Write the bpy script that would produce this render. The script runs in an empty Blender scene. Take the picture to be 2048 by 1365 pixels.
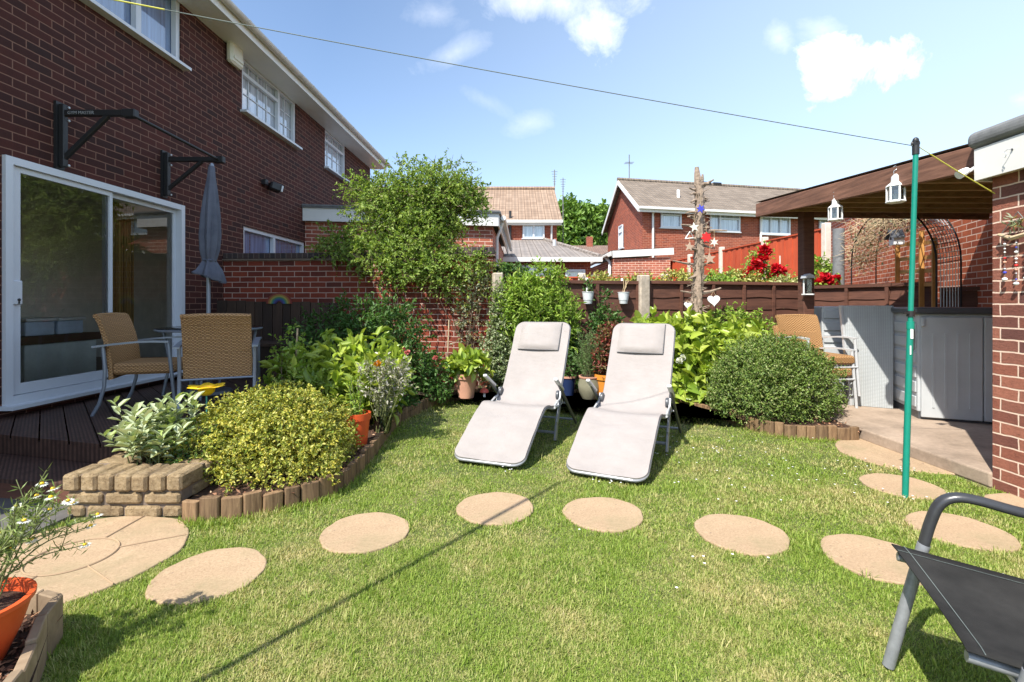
import bpy, math, random
import numpy as np
from mathutils import Vector, Matrix
random.seed(7)
S = bpy.context.scene
COL = S.collection
R = math.radians
# ------------------------------------------------------------------ camera
F = 975.0; CX = 1024.0; HY = 607.0; CH = 1.2      # focal length in photo pixels, horizon row, eye height
cam_d = bpy.data.cameras.new("camera"); cam = bpy.data.objects.new("camera", cam_d); COL.objects.link(cam)
cam.location = (0, 0, CH); cam.rotation_euler = (R(90), 0, 0)
cam_d.sensor_width = 36; cam_d.lens = F/2048*36; cam_d.shift_y = -(682.5-HY)/2048
cam_d.clip_start = .05; cam_d.clip_end = 2000
S.camera = cam
# ------------------------------------------------------------------ light
SUN_D = Vector((.61, .80, -1.29)).normalized()       # the way the light travels
W = bpy.data.worlds.new("World"); S.world = W; W.use_nodes = True
nt = W.node_tree; N = nt.nodes; Lk = nt.links
for n in list(N): N.remove(n)
out = N.new('ShaderNodeOutputWorld'); bg = N.new('ShaderNodeBackground'); sky = N.new('ShaderNodeTexSky')
sky.sky_type = 'NISHITA'; sky.sun_disc = False
sky.sun_elevation = math.asin(-SUN_D.z); sky.sun_rotation = math.atan2(-SUN_D.x, -SUN_D.y)
sky.altitude = 0; sky.air_density = 1.0; sky.dust_density = .7; sky.ozone_density = 1.6
bg.inputs['Strength'].default_value = .15
def wm(op, a, b=None, c=None):
    m = N.new('ShaderNodeMath'); m.operation = op
    for i, v in enumerate((a, b, c)):
        if v is None: continue
        if isinstance(v, (int, float)): m.inputs[i].default_value = v
        else: Lk.new(v, m.inputs[i])
    return m.outputs[0]
tc = N.new('ShaderNodeTexCoord'); sp = N.new('ShaderNodeSeparateXYZ'); Lk.new(tc.outputs['Generated'], sp.inputs[0])
X_, Y_, Z_ = sp.outputs
ysafe = wm('MAXIMUM', Y_, .05)
uu = wm('DIVIDE', X_, ysafe); vv = wm('DIVIDE', Z_, ysafe)
def wnoise(scale, det, rough, stretch=1.0):
    cb = N.new('ShaderNodeCombineXYZ'); Lk.new(uu, cb.inputs[0]); Lk.new(wm('MULTIPLY', vv, stretch), cb.inputs[1])
    nz = N.new('ShaderNodeTexNoise'); nz.inputs['Scale'].default_value = scale; nz.inputs['Detail'].default_value = det
    nz.inputs['Roughness'].default_value = rough; nz.inputs['Distortion'].default_value = .35
    Lk.new(cb.outputs[0], nz.inputs['Vector']); return nz.outputs['Fac']
cn = wnoise(7.5, 9, .66)
def blob(px, py, rx, ry, amp, sharp, rot=0.0):
    cu, cv = (px-CX)/F, (HY-py)/F
    a = wm('SUBTRACT', uu, cu); b = wm('SUBTRACT', vv, cv)
    c_, s_ = math.cos(rot), math.sin(rot)
    a2 = wm('ADD', wm('MULTIPLY', a, c_), wm('MULTIPLY', b, s_)); b2 = wm('SUBTRACT', wm('MULTIPLY', b, c_), wm('MULTIPLY', a, s_))
    d = wm('ADD', wm('POWER', wm('ABSOLUTE', wm('DIVIDE', a2, rx/F)), 2.0), wm('POWER', wm('ABSOLUTE', wm('DIVIDE', b2, ry/F)), 2.0))
    m = wm('SUBTRACT', 1.0, wm('MINIMUM', wm('SQRT', d), 2.0))       # 1 at the middle, 0 at the rim, -1 far away
    v = wm('ADD', m, wm('MULTIPLY', wm('SUBTRACT', cn, .5), 3.6))
    v = wm('MULTIPLY', wm('ADD', v, .22), sharp)
    cl = N.new('ShaderNodeClamp'); Lk.new(v, cl.inputs[0])
    return wm('MULTIPLY', cl.outputs[0], amp)
acc = None
for args in ((1700, 122, 96, 54, 1.0, 1.7), (1775, 118, 74, 42, 1.0, 1.7), (1668, 160, 56, 42, .95, 1.4), (1645, 60, 50, 30, .45, .6), (1110, 6, 150, 36, .6, .8), (1190, 55, 50, 52, .75, .9),
             (915, 102, 62, 24, .34, .6, .4), (870, 25, 60, 34, .28, .6), (1060, 248, 50, 22, .30, .6, .3), (975, 205, 50, 14, .18, .6, -.5), (1560, 75, 26, 34, .35, .8),
             (2040, 200, 30, 18, .3, .8), (-300, 150, 400, 80, .7, 1.0), (2700, 120, 420, 90, .8, 1.0), (1400, -500, 500, 160, .6, 1.0)):
    b = blob(*args); acc = b if acc is None else wm('MAXIMUM', acc, b)
front = N.new('ShaderNodeClamp'); Lk.new(wm('MULTIPLY', wm('SUBTRACT', Y_, .06), 8.0), front.inputs[0])
acc = wm('MULTIPLY', acc, front.outputs[0])
# thin high veil to the right where the air is whiter
veil = N.new('ShaderNodeClamp'); Lk.new(wm('MULTIPLY', wm('ADD', wm('MULTIPLY', X_, 1.0), wm('ADD', .50, wm('MULTIPLY', Z_, -.42))), .58), veil.inputs[0])
mixv = N.new('ShaderNodeMix'); mixv.data_type = 'RGBA'
Lk.new(wm('MULTIPLY', veil.outputs[0], .85), mixv.inputs['Factor']); Lk.new(sky.outputs[0], mixv.inputs[6]); mixv.inputs[7].default_value = (4.25, 5.25, 6.5, 1)
mixc = N.new('ShaderNodeMix'); mixc.data_type = 'RGBA'
Lk.new(acc, mixc.inputs['Factor']); Lk.new(mixv.outputs[2], mixc.inputs[6]); sh = N.new('ShaderNodeMapRange'); Lk.new(wnoise(13, 8, .7), sh.inputs[0]); sh.inputs[1].default_value = .35; sh.inputs[2].default_value = .62
cc = N.new('ShaderNodeMix'); cc.data_type = 'RGBA'; Lk.new(sh.outputs[0], cc.inputs[0]); cc.inputs[6].default_value = (5.2, 5.6, 6.1, 1); cc.inputs[7].default_value = (6.6, 6.65, 6.7, 1); Lk.new(cc.outputs[2], mixc.inputs[7])
Lk.new(mixc.outputs[2], bg.inputs['Color']); Lk.new(bg.outputs[0], out.inputs[0])
sd = bpy.data.lights.new("sun", 'SUN'); sd.energy = 5.0; sd.angle = R(.5); sd.color = (1, .95, .86)
so = bpy.data.objects.new("sun", sd); COL.objects.link(so); so.location = (-6, -8, 14)
so.rotation_euler = SUN_D.to_track_quat('-Z', 'Y').to_euler()
S.view_settings.view_transform = 'Standard'; S.view_settings.look = 'None'; S.view_settings.gamma = 1.0
S.view_settings.exposure = 0.78; S.view_settings.use_curve_mapping = False
S.render.engine = 'CYCLES'
# ------------------------------------------------------------------ pixel helpers (photo pixels -> metres)
def at(px, py, Y): return Vector(((px-CX)/F*Y, Y, CH+(HY-py)/F*Y))
def g(px, py, z=0.0):
    Y = F*(CH-z)/(py-HY); return Vector(((px-CX)/F*Y, Y, z))
# ------------------------------------------------------------------ objects
MW = {}
def tag(o, label=None, cat=None, group=None, kind=None):
    if label: o['label'] = label
    if cat: o['category'] = cat
    if group: o['group'] = group
    if kind: o['kind'] = kind
    return o
def thing(name, label, cat, loc=(0, 0, 0), rz=0.0, group=None):
    o = bpy.data.objects.new(name, None); o.empty_display_size = .1; COL.objects.link(o)
    o.location = loc; o.rotation_euler = (0, 0, rz)
    MW[o] = Matrix.Translation(Vector(loc)) @ Matrix.Rotation(rz, 4, 'Z')
    return tag(o, label, cat, group)
def finish(name, me, mat, parent, world, V):
    """V: Nx3 numpy of coordinates; moved to the parent's frame, or to its own base if it is top-level"""
    o = bpy.data.objects.new(name, me); COL.objects.link(o)
    if mat: me.materials.append(mat)
    if parent is not None:
        o.parent = parent
        M = MW.get(parent, Matrix.Identity(4)); MW[o] = M
        if world:
            I = np.array(M.inverted()); V = V @ I[:3, :3].T + I[:3, 3]
            me.vertices.foreach_set('co', V.astype(np.float32).ravel())
    elif world:
        c = np.array([(V[:, 0].min()+V[:, 0].max())/2, (V[:, 1].min()+V[:, 1].max())/2, V[:, 2].min()])
        me.vertices.foreach_set('co', (V-c).astype(np.float32).ravel()); o.location = c; MW[o] = Matrix.Translation(Vector(c))
    else: MW[o] = Matrix.Identity(4)
    me.update(); return o
class MB:
    def __init__(s): s.v = []; s.f = []; s.sm = []
    def add(s, vs, fs, smooth=False):
        b = len(s.v); s.v += [tuple(v) for v in vs]; s.f += [tuple(b+i for i in f) for f in fs]; s.sm += [smooth]*len(fs); return s
    def box(s, c, d, rz=0.0, M=None, bev=0.0):
        x, y, z = d[0]/2, d[1]/2, d[2]/2
        if bev > 0:
            b = min(bev, x*.9, y*.9, z*.9); vs = []
            for sz in (-1, 1):
                for sx, sy in ((-1, -1), (1, -1), (1, 1), (-1, 1)):
                    vs += [(sx*(x-b), sy*(y-b), sz*z), (sx*x, sy*(y-b), sz*(z-b)), (sx*(x-b), sy*y, sz*(z-b))]
            def i(k, c, t): return (0 if k < 0 else 12)+c*3+t
            fs = [tuple(i(-1, c, 0) for c in (3, 2, 1, 0)), tuple(i(1, c, 0) for c in (0, 1, 2, 3))]
            fs += [(i(-1, 0, 2), i(-1, 1, 2), i(1, 1, 2), i(1, 0, 2)), (i(-1, 1, 1), i(-1, 2, 1), i(1, 2, 1), i(1, 1, 1)),
                   (i(-1, 2, 2), i(-1, 3, 2), i(1, 3, 2), i(1, 2, 2)), (i(-1, 3, 1), i(-1, 0, 1), i(1, 0, 1), i(1, 3, 1))]
            # edges along top/bottom
            for k in (-1, 1):
                fr = ((0, 1, 2), (1, 2, 1), (2, 3, 2), (3, 0, 1))
                for a, b2, t in fr:
                    q = (i(k, a, 0), i(k, b2, 0), i(k, b2, t), i(k, a, t)); fs.append(q if k < 0 else q[::-1])
                for c_ in range(4):
                    q = (i(k, c_, 0), i(k, c_, 1), i(k, c_, 2)); ev = (c_ % 2 == 0)
                    fs.append(q if (k > 0) == ev else q[::-1])
            for c_ in range(4):
                q = (i(-1, c_, 1), i(-1, c_, 2), i(1, c_, 2), i(1, c_, 1)); fs.append(q if c_ % 2 else q[::-1])
        else:
            vs = [(-x, -y, -z), (x, -y, -z), (x, y, -z), (-x, y, -z), (-x, -y, z), (x, -y, z), (x, y, z), (-x, y, z)]
            fs = [(3, 2, 1, 0), (4, 5, 6, 7), (0, 1, 5, 4), (1, 2, 6, 5), (2, 3, 7, 6), (3, 0, 4, 7)]
        T = Matrix.Translation(Vector(c)) @ (M.to_4x4() if M is not None else Matrix.Rotation(rz, 4, 'Z'))
        return s.add([T @ Vector(v) for v in vs], fs)
    def lohi(s, lo, hi): return s.box([(a+b)/2 for a, b in zip(lo, hi)], [abs(b-a) for a, b in zip(lo, hi)])
    def bar(s, a, b, w, h, up=(0, 0, 1), bev=0.0):
        a = Vector(a); b = Vector(b); d = (b-a); L = d.length; d = d/L; up = Vector(up)
        if abs(d.dot(up)) > .99: up = Vector((0, 1, 0))
        sx = d.cross(up).normalized(); uz = sx.cross(d)
        M = Matrix((d, -sx, uz)).transposed()   # length on x, width on y, height on z
        return s.box((a+b)/2, (L, w, h), M=M, bev=bev)
    def tube(s, pts, r, n=8, cap=True, flat=1.0):
        pts = [Vector(p) for p in pts]; rs = r if isinstance(r, (list, tuple)) else [r]*len(pts)
        vs = []; fs = []; prev = None
        for i, p in enumerate(pts):
            d = (pts[min(i+1, len(pts)-1)]-pts[max(i-1, 0)])
            d = d.normalized() if d.length > 1e-9 else Vector((0, 0, 1))
            if prev is None:
                up = Vector((0, 0, 1)) if abs(d.z) < .9 else Vector((1, 0, 0)); a = d.cross(up).normalized()
            else:
                a = prev-d*prev.dot(d); a = a.normalized() if a.length > 1e-6 else d.orthogonal().normalized()
            prev = a; b = d.cross(a)
            for k in range(n):
                t = 2*math.pi*k/n; vs.append(p+a*math.cos(t)*rs[i]+b*math.sin(t)*rs[i]*flat)
        for i in range(len(pts)-1):
            for k in range(n):
                fs.append((i*n+k, i*n+(k+1) % n, (i+1)*n+(k+1) % n, (i+1)*n+k))
        s.add(vs, fs, True)
        if cap:
            m = len(pts)-1; s.add(vs[:n], [tuple(range(n))[::-1]]); s.add(vs[m*n:], [tuple(range(n))])
        return s
    def lathe(s, c, prof, n=24, M=None):
        c = Vector(c); vs = []; fs = []
        for r, z in prof:
            for k in range(n):
                t = 2*math.pi*k/n; v = Vector((r*math.cos(t), r*math.sin(t), z))
                if M is not None: v = M @ v
                vs.append(c+v)
        for i in range(len(prof)-1):
            for k in range(n): fs.append((i*n+k, i*n+(k+1) % n, (i+1)*n+(k+1) % n, (i+1)*n+k))
        return s.add(vs, fs, True)
    def prism(s, poly, z0, z1):
        n = len(poly); vs = [(p[0], p[1], z0) for p in poly]+[(p[0], p[1], z1) for p in poly]
        fs = [tuple(range(n))[::-1], tuple(range(n, 2*n))]+[(i, (i+1) % n, n+(i+1) % n, n+i) for i in range(n)]
        return s.add(vs, fs)
    def extr(s, poly3, d):
        n = len(poly3); d = Vector(d); a = [Vector(p) for p in poly3]; vs = a+[p+d for p in a]
        return s.add(vs, [tuple(range(n))[::-1], tuple(range(n, 2*n))]+[(i, (i+1) % n, n+(i+1) % n, n+i) for i in range(n)])
    def quad(s, *vs): return s.add(vs, [tuple(range(len(vs)))])
    def sphere(s, c, r, n=10, m=7):
        if not isinstance(r, (tuple, list)): r = (r, r, r)
        pr = [(math.sin(math.pi*i/m), -math.cos(math.pi*i/m)) for i in range(m+1)]
        vs = []; fs = []
        for a, z in pr:
            for k in range(n):
                t = 2*math.pi*k/n; vs.append((c[0]+r[0]*max(a, 1e-4)*math.cos(t), c[1]+r[1]*max(a, 1e-4)*math.sin(t), c[2]+r[2]*z))
        for i in range(m):
            for k in range(n): fs.append((i*n+k, i*n+(k+1) % n, (i+1)*n+(k+1) % n, (i+1)*n+k))
        return s.add(vs, fs, True)
    def build(s, name, mat, parent=None, world=True, bevel=0.0):
        me = bpy.data.meshes.new(name); me.from_pydata(s.v, [], s.f)
        V = np.array(s.v, dtype=float)
        uvl = me.uv_layers.new(name='uv'); uv = np.zeros((len(me.loops), 2), np.float32); k = 0
        for f in s.f:
            a, b, c = V[f[0]], V[f[1]], V[f[2]]; n = np.cross(b-a, c-a); L = np.linalg.norm(n)
            if L < 1e-12 and len(f) > 3: n = np.cross(c-a, V[f[3]]-a); L = np.linalg.norm(n)
            n = n/(L+1e-15); h = math.hypot(n[0], n[1])
            if h < .3: t = np.array([1., 0, 0]); w = np.array([0., 1, 0])
            else: t = np.array([-n[1], n[0], 0])/h; w = np.cross(n, t)
            for i in f: uv[k] = (V[i] @ t, V[i] @ w); k += 1
        uvl.data.foreach_set('uv', uv.ravel())
        me.polygons.foreach_set('use_smooth', s.sm)
        if any(s.sm): me.set_sharp_from_angle(angle=R(42))
        o = finish(name, me, mat, parent, world, V)
        if bevel > 0:
            m = o.modifiers.new('bevel', 'BEVEL'); m.width = bevel; m.segments = 2; m.limit_method = 'ANGLE'
        return o
def np_mesh(name, V, faces, mat, parent=None, world=True, smooth=False):
    me = bpy.data.meshes.new(name); nf, k = faces.shape
    me.vertices.add(len(V)); me.vertices.foreach_set('co', V.astype(np.float32).ravel())
    me.loops.add(nf*k); me.loops.foreach_set('vertex_index', faces.astype(np.int32).ravel())
    me.polygons.add(nf); me.polygons.foreach_set('loop_start', np.arange(0, nf*k, k, dtype=np.int32))
    if smooth: me.polygons.foreach_set('use_smooth', np.ones(nf, bool))
    me.update(calc_edges=True)
    return finish(name, me, mat, parent, world, V)
def copy_tree(o, parent=None):
    c = o.copy(); COL.objects.link(c)
    if parent is not None: c.parent = parent
    for ch in [x for x in o.children]: copy_tree(ch, c)
    return c
# ------------------------------------------------------------------ materials
class NT:
    def __init__(s, name):
        s.m = bpy.data.materials.new(name); s.m.use_nodes = True; s.t = s.m.node_tree; s.n = s.t.nodes; s.l = s.t.links
        s.b = s.n['Principled BSDF']; s.o = s.n['Material Output']
    def new(s, t): return s.n.new(t)
    def link(s, a, b): s.l.new(a, b)
    def coord(s, kind='Object'): return s.new('ShaderNodeTexCoord').outputs[kind]
    def noise(s, scale, det=4, rough=.6, vec=None, st=None, dist=0):
        z = s.new('ShaderNodeTexNoise'); z.inputs['Scale'].default_value = scale; z.inputs['Detail'].default_value = det; z.inputs['Roughness'].default_value = rough
        z.inputs['Distortion'].default_value = dist
        vec = vec if vec is not None else s.coord()
        if st:
            mp = s.new('ShaderNodeMapping'); mp.inputs['Scale'].default_value = st; s.link(vec, mp.inputs[0]); vec = mp.outputs[0]
        s.link(vec, z.inputs['Vector']); return z.outputs['Fac']
    def ramp(s, fac, stops):
        r = s.new('ShaderNodeValToRGB'); e = r.color_ramp.elements
        while len(e) < len(stops): e.new(.5)
        for i, (p, c) in enumerate(stops): e[i].position = p; e[i].color = (*c, 1) if len(c) == 3 else c
        s.link(fac, r.inputs[0]); return r.outputs[0]
    def mix(s, fac, a, b, mode='MIX'):
        m = s.new('ShaderNodeMix'); m.data_type = 'RGBA'; m.blend_type = mode
        for i, v in ((0, fac), (6, a), (7, b)):
            if isinstance(v, (int, float)): m.inputs[i].default_value = v
            elif isinstance(v, (tuple, list)): m.inputs[i].default_value = (*v, 1)
            else: s.link(v, m.inputs[i])
        return m.outputs[2]
    def math(s, op, a, b=0.0):
        m = s.new('ShaderNodeMath'); m.operation = op
        for i, v in enumerate((a, b)):
            if isinstance(v, (int, float)): m.inputs[i].default_value = v
            else: s.link(v, m.inputs[i])
        return m.outputs[0]
    def bump(s, h, st=.3, d=.01):
        b = s.new('ShaderNodeBump'); b.inputs['Strength'].default_value = st; b.inputs['Distance'].default_value = d
        s.link(h, b.inputs['Height']); s.link(b.outputs[0], s.b.inputs['Normal']); return b
    def set(s, col=None, rough=None, metal=None, spec=None):
        for k, v in (('Base Color', col), ('Roughness', rough), ('Metallic', metal), ('Specular IOR Level', spec)):
            if v is None: continue
            if isinstance(v, (int, float)): s.b.inputs[k].default_value = v
            elif isinstance(v, (tuple, list)): s.b.inputs[k].default_value = (*v, 1)
            else: s.link(v, s.b.inputs[k])
        return s.m
def sc(c, k): return tuple(min(1, x*k) for x in c)
def plain(name, c, rough=.6, metal=0, var=.15, scale=6, bump=.1, bs=60, spec=None):
    m = NT(name); n = m.noise(scale, 5, .65)
    col = m.ramp(n, [(.25, sc(c, 1-var)), (.75, sc(c, 1+var))])
    if bump: m.bump(m.noise(bs, 4), bump, .004)
    return m.set(col, rough, metal, spec)
def brick(name, cs, mortar, bump=.6, bw=.225, rh=.075, ms=.011, rough=False):
    m = NT(name); uv = m.coord('UV')
    # tiny wobble so that the courses are not ruler straight
    b = m.new('ShaderNodeTexBrick'); b.offset = .5
    for k, v in (('Scale', 1.0), ('Brick Width', bw), ('Row Height', rh), ('Mortar Size', ms/2), ('Mortar Smooth', .25), ('Bias', 0.0)): b.inputs[k].default_value = v
    b.inputs['Color1'].default_value = (0, 0, 0, 1); b.inputs['Color2'].default_value = (1, 1, 1, 1); b.inputs['Mortar'].default_value = (.5, .5, .5, 1)
    wob = m.new('ShaderNodeTexNoise'); wob.inputs['Scale'].default_value = 9; m.link(uv, wob.inputs['Vector'])
    va = m.new('ShaderNodeVectorMath'); va.operation = 'MULTIPLY_ADD'; m.link(wob.outputs['Color'], va.inputs[0]); va.inputs[1].default_value = (.014, .014, 0) if rough else (.006, .006, 0); m.link(uv, va.inputs[2])
    m.link(va.outputs[0], b.inputs['Vector'])
    tone = m.ramp(b.outputs['Color'], [(0, cs[0]), (.35, cs[1]), (.7, cs[2]), (1, cs[-1])])
    fine = m.noise(70, 5, .7, uv); big = m.noise(1.3, 4, .6, uv); streak = m.noise(3.2, 6, .7, uv, (1.6, .22, 1))
    tone = m.mix(.55, tone, m.ramp(fine, [(.3, (.45, .45, .45)), (.7, (1, 1, 1))]), 'MULTIPLY')
    tone = m.mix(.4, tone, m.ramp(big, [(.3, (.6, .6, .62)), (.7, (1, 1, 1))]), 'MULTIPLY')
    tone = m.mix(.5, tone, m.ramp(streak, [(.35, (.62, .60, .60)), (.55, (1, 1, 1))]), 'MULTIPLY')
    if rough:
        rg = m.noise(38, 6, .85, uv, (.6, 2.2, 1)); tone = m.mix(.8, tone, m.ramp(rg, [(.32, (.38, .34, .32)), (.5, (.9, .9, .9)), (.68, (1, 1, 1))]), 'MULTIPLY'); fine = m.math('ADD', fine, rg)
    mo = m.mix(.5, mortar, m.ramp(fine, [(.3, sc(mortar, .6)), (.7, mortar)]))
    col = m.mix(b.outputs['Fac'], tone, mo)
    h = m.math('ADD', m.math('MULTIPLY', b.outputs['Fac'], -1.0), m.math('MULTIPLY', fine, .5)); m.bump(h, bump, .006)
    return m.set(col, .88)
def wood(name, c1, c2, rough=.75, axis=(1, 1, .08), sc_=22, rnd=.25, bump=.25):
    m = NT(name); n = m.noise(sc_, 6, .7, st=axis, dist=.6); n2 = m.noise(3, 3)
    col = m.ramp(n, [(.28, c1), (.72, c2)])
    col = m.mix(.35, col, m.ramp(n2, [(.3, (.55, .55, .55)), (.7, (1, 1, 1))]), 'MULTIPLY')
    oi = m.new('ShaderNodeObjectInfo'); k = m.ramp(oi.outputs['Random'], [(0, (1-rnd,)*3), (1, (1, 1, 1))])
    ri = m.new('ShaderNodeNewGeometry'); k2 = m.ramp(ri.outputs['Random Per Island'], [(0, (1-rnd,)*3), (1, (1, 1, 1))])
    col = m.mix(1.0, m.mix(1.0, col, k, 'MULTIPLY'), k2, 'MULTIPLY')
    m.bump(n, bump, .004); return m.set(col, rough)
def leafmat(name, cs, trans=.35, rough=.45, spec=.35):
    m = NT(name); ri = m.new('ShaderNodeNewGeometry').outputs['Random Per Island']
    st = [(i/(len(cs)-1), c) for i, c in enumerate(cs)]
    col = m.ramp(ri, st); nz = m.noise(5, 3); col = m.mix(.45, col, m.ramp(nz, [(.35, (.55, .6, .5)), (.65, (1, 1, 1))]), 'MULTIPLY')
    m.set(col, rough, 0, spec)
    tr = m.new('ShaderNodeBsdfTranslucent'); m.link(m.mix(1.0, col, (1.0, 1.0, .55), 'MULTIPLY'), tr.inputs[0])
    mx = m.new('ShaderNodeMixShader'); mx.inputs[0].default_value = trans
    m.link(m.b.outputs[0], mx.inputs[1]); m.link(tr.outputs[0], mx.inputs[2]); m.link(mx.outputs[0], m.o.inputs[0]); return m.m
def panemat(name, c, refl=.08, rough=.02):
    m = NT(name); fz = m.noise(9, 3, .6, st=(2.5, 2.5, .12)); m.set(m.ramp(fz, [(.3, sc(c, .45)), (.55, c), (.75, sc(c, 1.35))]), .25, 0, .5); gl = m.new('ShaderNodeBsdfGlossy'); gl.inputs['Roughness'].default_value = rough; gl.inputs[0].default_value = (.95, .97, 1, 1)
    fr = m.new('ShaderNodeFresnel'); fr.inputs[0].default_value = 1.7; f = m.math('ADD', fr.outputs[0], refl)
    mx = m.new('ShaderNodeMixShader'); m.link(f, mx.inputs[0]); m.link(m.b.outputs[0], mx.inputs[1]); m.link(gl.outputs[0], mx.inputs[2]); m.link(mx.outputs[0], m.o.inputs[0]); return m.m
def glassmat(name, tint=(.9, .95, .95), ior=1.6, add=.02):
    m = NT(name); tr = m.new('ShaderNodeBsdfTransparent'); tr.inputs[0].default_value = (*tint, 1); gl = m.new('ShaderNodeBsdfGlossy'); gl.inputs['Roughness'].default_value = .004
    fr = m.new('ShaderNodeFresnel'); fr.inputs[0].default_value = ior; f = m.math('ADD', fr.outputs[0], add)
    mx = m.new('ShaderNodeMixShader'); m.link(f, mx.inputs[0]); m.link(tr.outputs[0], mx.inputs[1]); m.link(gl.outputs[0], mx.inputs[2]); m.link(mx.outputs[0], m.o.inputs[0]); return m.m
def tiles(name, c1, c2, tw=.3, th=.34):
    m = NT(name); uv = m.coord('UV'); sx = m.new('ShaderNodeSeparateXYZ'); m.link(uv, sx.inputs[0])
    b = m.new('ShaderNodeTexBrick'); b.offset = 0
    for k, v in (('Scale', 1.0), ('Brick Width', tw), ('Row Height', th), ('Mortar Size', .012), ('Mortar Smooth', .3)): b.inputs[k].default_value = v
    b.inputs['Color1'].default_value = (*c1, 1); b.inputs['Color2'].default_value = (*c2, 1); b.inputs['Mortar'].default_value = (*sc(c1, .3), 1)
    m.link(uv, b.inputs['Vector'])
    col = m.mix(.5, b.outputs['Color'], m.ramp(m.noise(2.2, 5, .7, uv), [(.3, (.55, .52, .5)), (.7, (1, 1, 1))]), 'MULTIPLY')
    fx = m.math('FRACT', m.math('DIVIDE', sx.outputs[0], tw)); fy = m.math('FRACT', m.math('DIVIDE', sx.outputs[1], th))
    roll = m.math('MULTIPLY', m.math('SINE', m.math('MULTIPLY', fx, 6.2832)), .5)
    h = m.math('ADD', roll, m.math('MULTIPLY', m.math('SUBTRACT', 1.0, fy), .9)); m.bump(h, 1.0, .035)
    return m.set(col, .85)
M_ = {}
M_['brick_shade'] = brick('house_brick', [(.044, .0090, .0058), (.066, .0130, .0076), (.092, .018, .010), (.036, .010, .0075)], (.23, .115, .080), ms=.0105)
M_['brick_wall'] = brick('wall_brick', [(.17, .030, .015), (.24, .042, .019), (.34, .062, .026), (.13, .028, .018)], (.54, .40, .33))
M_['brick_garage'] = brick('garage_brick', [(.24, .085, .062), (.38, .125, .078), (.48, .18, .115), (.20, .075, .06)], (.78, .58, .46), bump=1.0, rough=True)
M_['brick_far'] = brick('far_house_brick', [(.29, .062, .030), (.36, .078, .036), (.44, .10, .046), (.24, .055, .032)], (.55, .30, .21), ms=.009)
M_['brick_sunny'] = brick('orange_red_brick', [(.52, .115, .045), (.64, .15, .06), (.72, .19, .08), (.46, .10, .045)], (.85, .66, .54), ms=.013)  # orange brick, lightened so its colour makes up for the grazing sun
M_['brick_pale'] = brick('pale_red_brick', [(.40, .11, .065), (.46, .13, .075), (.53, .16, .09), (.32, .09, .06)], (.78, .58, .46), ms=.013)
M_['brick_yellow'] = NT('buff_stone_brick')
m = M_['brick_yellow']; n = m.noise(48, 7, .85); nb = m.noise(7, 4)
c = m.ramp(n, [(.33, (.09, .06, .035)), (.46, (.50, .355, .19)), (.75, (.74, .59, .38))]); c = m.mix(.75, c, m.ramp(nb, [(.35, (.45, .42, .40)), (.65, (1, 1, 1))]), 'MULTIPLY'); m.bump(m.noise(42, 6, .85), 1.0, .03); M_['brick_yellow'] = m.set(c, .92)
M_['mortar'] = plain('grey_mortar', (.17, .13, .10), .95, bump=.5, var=.3)
M_['upvc'] = plain('white_upvc', (.60, .63, .68), .32, var=.03, bump=0)
M_['fascia'] = plain('white_fascia', (.70, .69, .66), .4, var=.06, scale=3, bump=.03)
M_['cream'] = plain('cream_plastic', (.68, .66, .56), .45, var=.06)
M_['gutter'] = plain('grey_white_gutter', (.55, .52, .48), .5, var=.2, scale=8)
M_['felt'] = plain('grey_roof_felt', (.17, .175, .18), .85, var=.3, scale=10, bump=.5, bs=200)
M_['dark'] = plain('black_metal', (.018, .018, .019), .5, var=.2)
M_['black'] = plain('black_plastic', (.02, .02, .022), .45, var=.2)
M_['steel'] = plain('galvanised_steel', (.46, .48, .50), .42, .35, var=.12, scale=14)
M_['alu'] = plain('blue_grey_metal', (.23, .26, .31), .38, .35, var=.1)
M_['silver'] = plain('silver_grey_paint', (.52, .53, .54), .4, .2, var=.08)
M_['anthracite'] = plain('anthracite_paint', (.085, .09, .10), .4, .2, var=.15)
M_['chairleg'] = plain('worn_grey_tube', (.26, .27, .29), .42, .3, var=.25, scale=25, bump=.15)
M_['chairarm'] = plain('black_grey_tube', (.045, .046, .05), .32, .2, var=.2, scale=18)
M_['sling'] = NT('black_mesh_sling'); m = M_['sling']
w = m.new('ShaderNodeTexWave'); w.inputs['Scale'].default_value = 160; m.link(m.coord('UV'), w.inputs['Vector']); m.bump(w.outputs['Fac'], .5, .002)
M_['sling'] = m.set(m.ramp(m.noise(9, 5), [(.3, (.018, .018, .0175)), (.75, (.040, .039, .037))]), .8, None, .2)
m = NT('taupe_textilene'); uv = m.coord('UV')
w = m.new('ShaderNodeTexWave'); w.inputs['Scale'].default_value = 130; m.link(uv, w.inputs['Vector']); m.bump(m.math('ADD', m.math('MULTIPLY', w.outputs['Fac'], .06), m.noise(5.5, 5, .6, st=(1, 2.2, 2.2))), .55, .02)
M_['textil'] = m.set(m.ramp(m.noise(6, 4), [(.3, (.305, .276, .262)), (.7, (.345, .315, .30))]), .8)
M_['trim'] = plain('dark_grey_piping', (.10, .10, .105), .6)
M_['green_pole'] = plain('green_enamel', (.005, .21, .15), .35, var=.12, scale=8)
M_['rope_y'] = plain('yellow_rope', (.58, .55, .08), .7, bump=.4, bs=300)
M_['rope_g'] = plain('weathered_line', (.15, .18, .17), .8, bump=.4, bs=300)
M_['terracotta'] = plain('terracotta', (.56, .29, .20), .85, var=.2, bump=.2)
M_['orange'] = plain('orange_plastic', (.60, .085, .02), .5, var=.12, bump=.05)
M_['amber'] = plain('amber_glaze', (.68, .26, .04), .35, var=.12)
M_['olive'] = plain('olive_grey_glaze', (.25, .24, .17), .4, var=.2)
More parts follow.
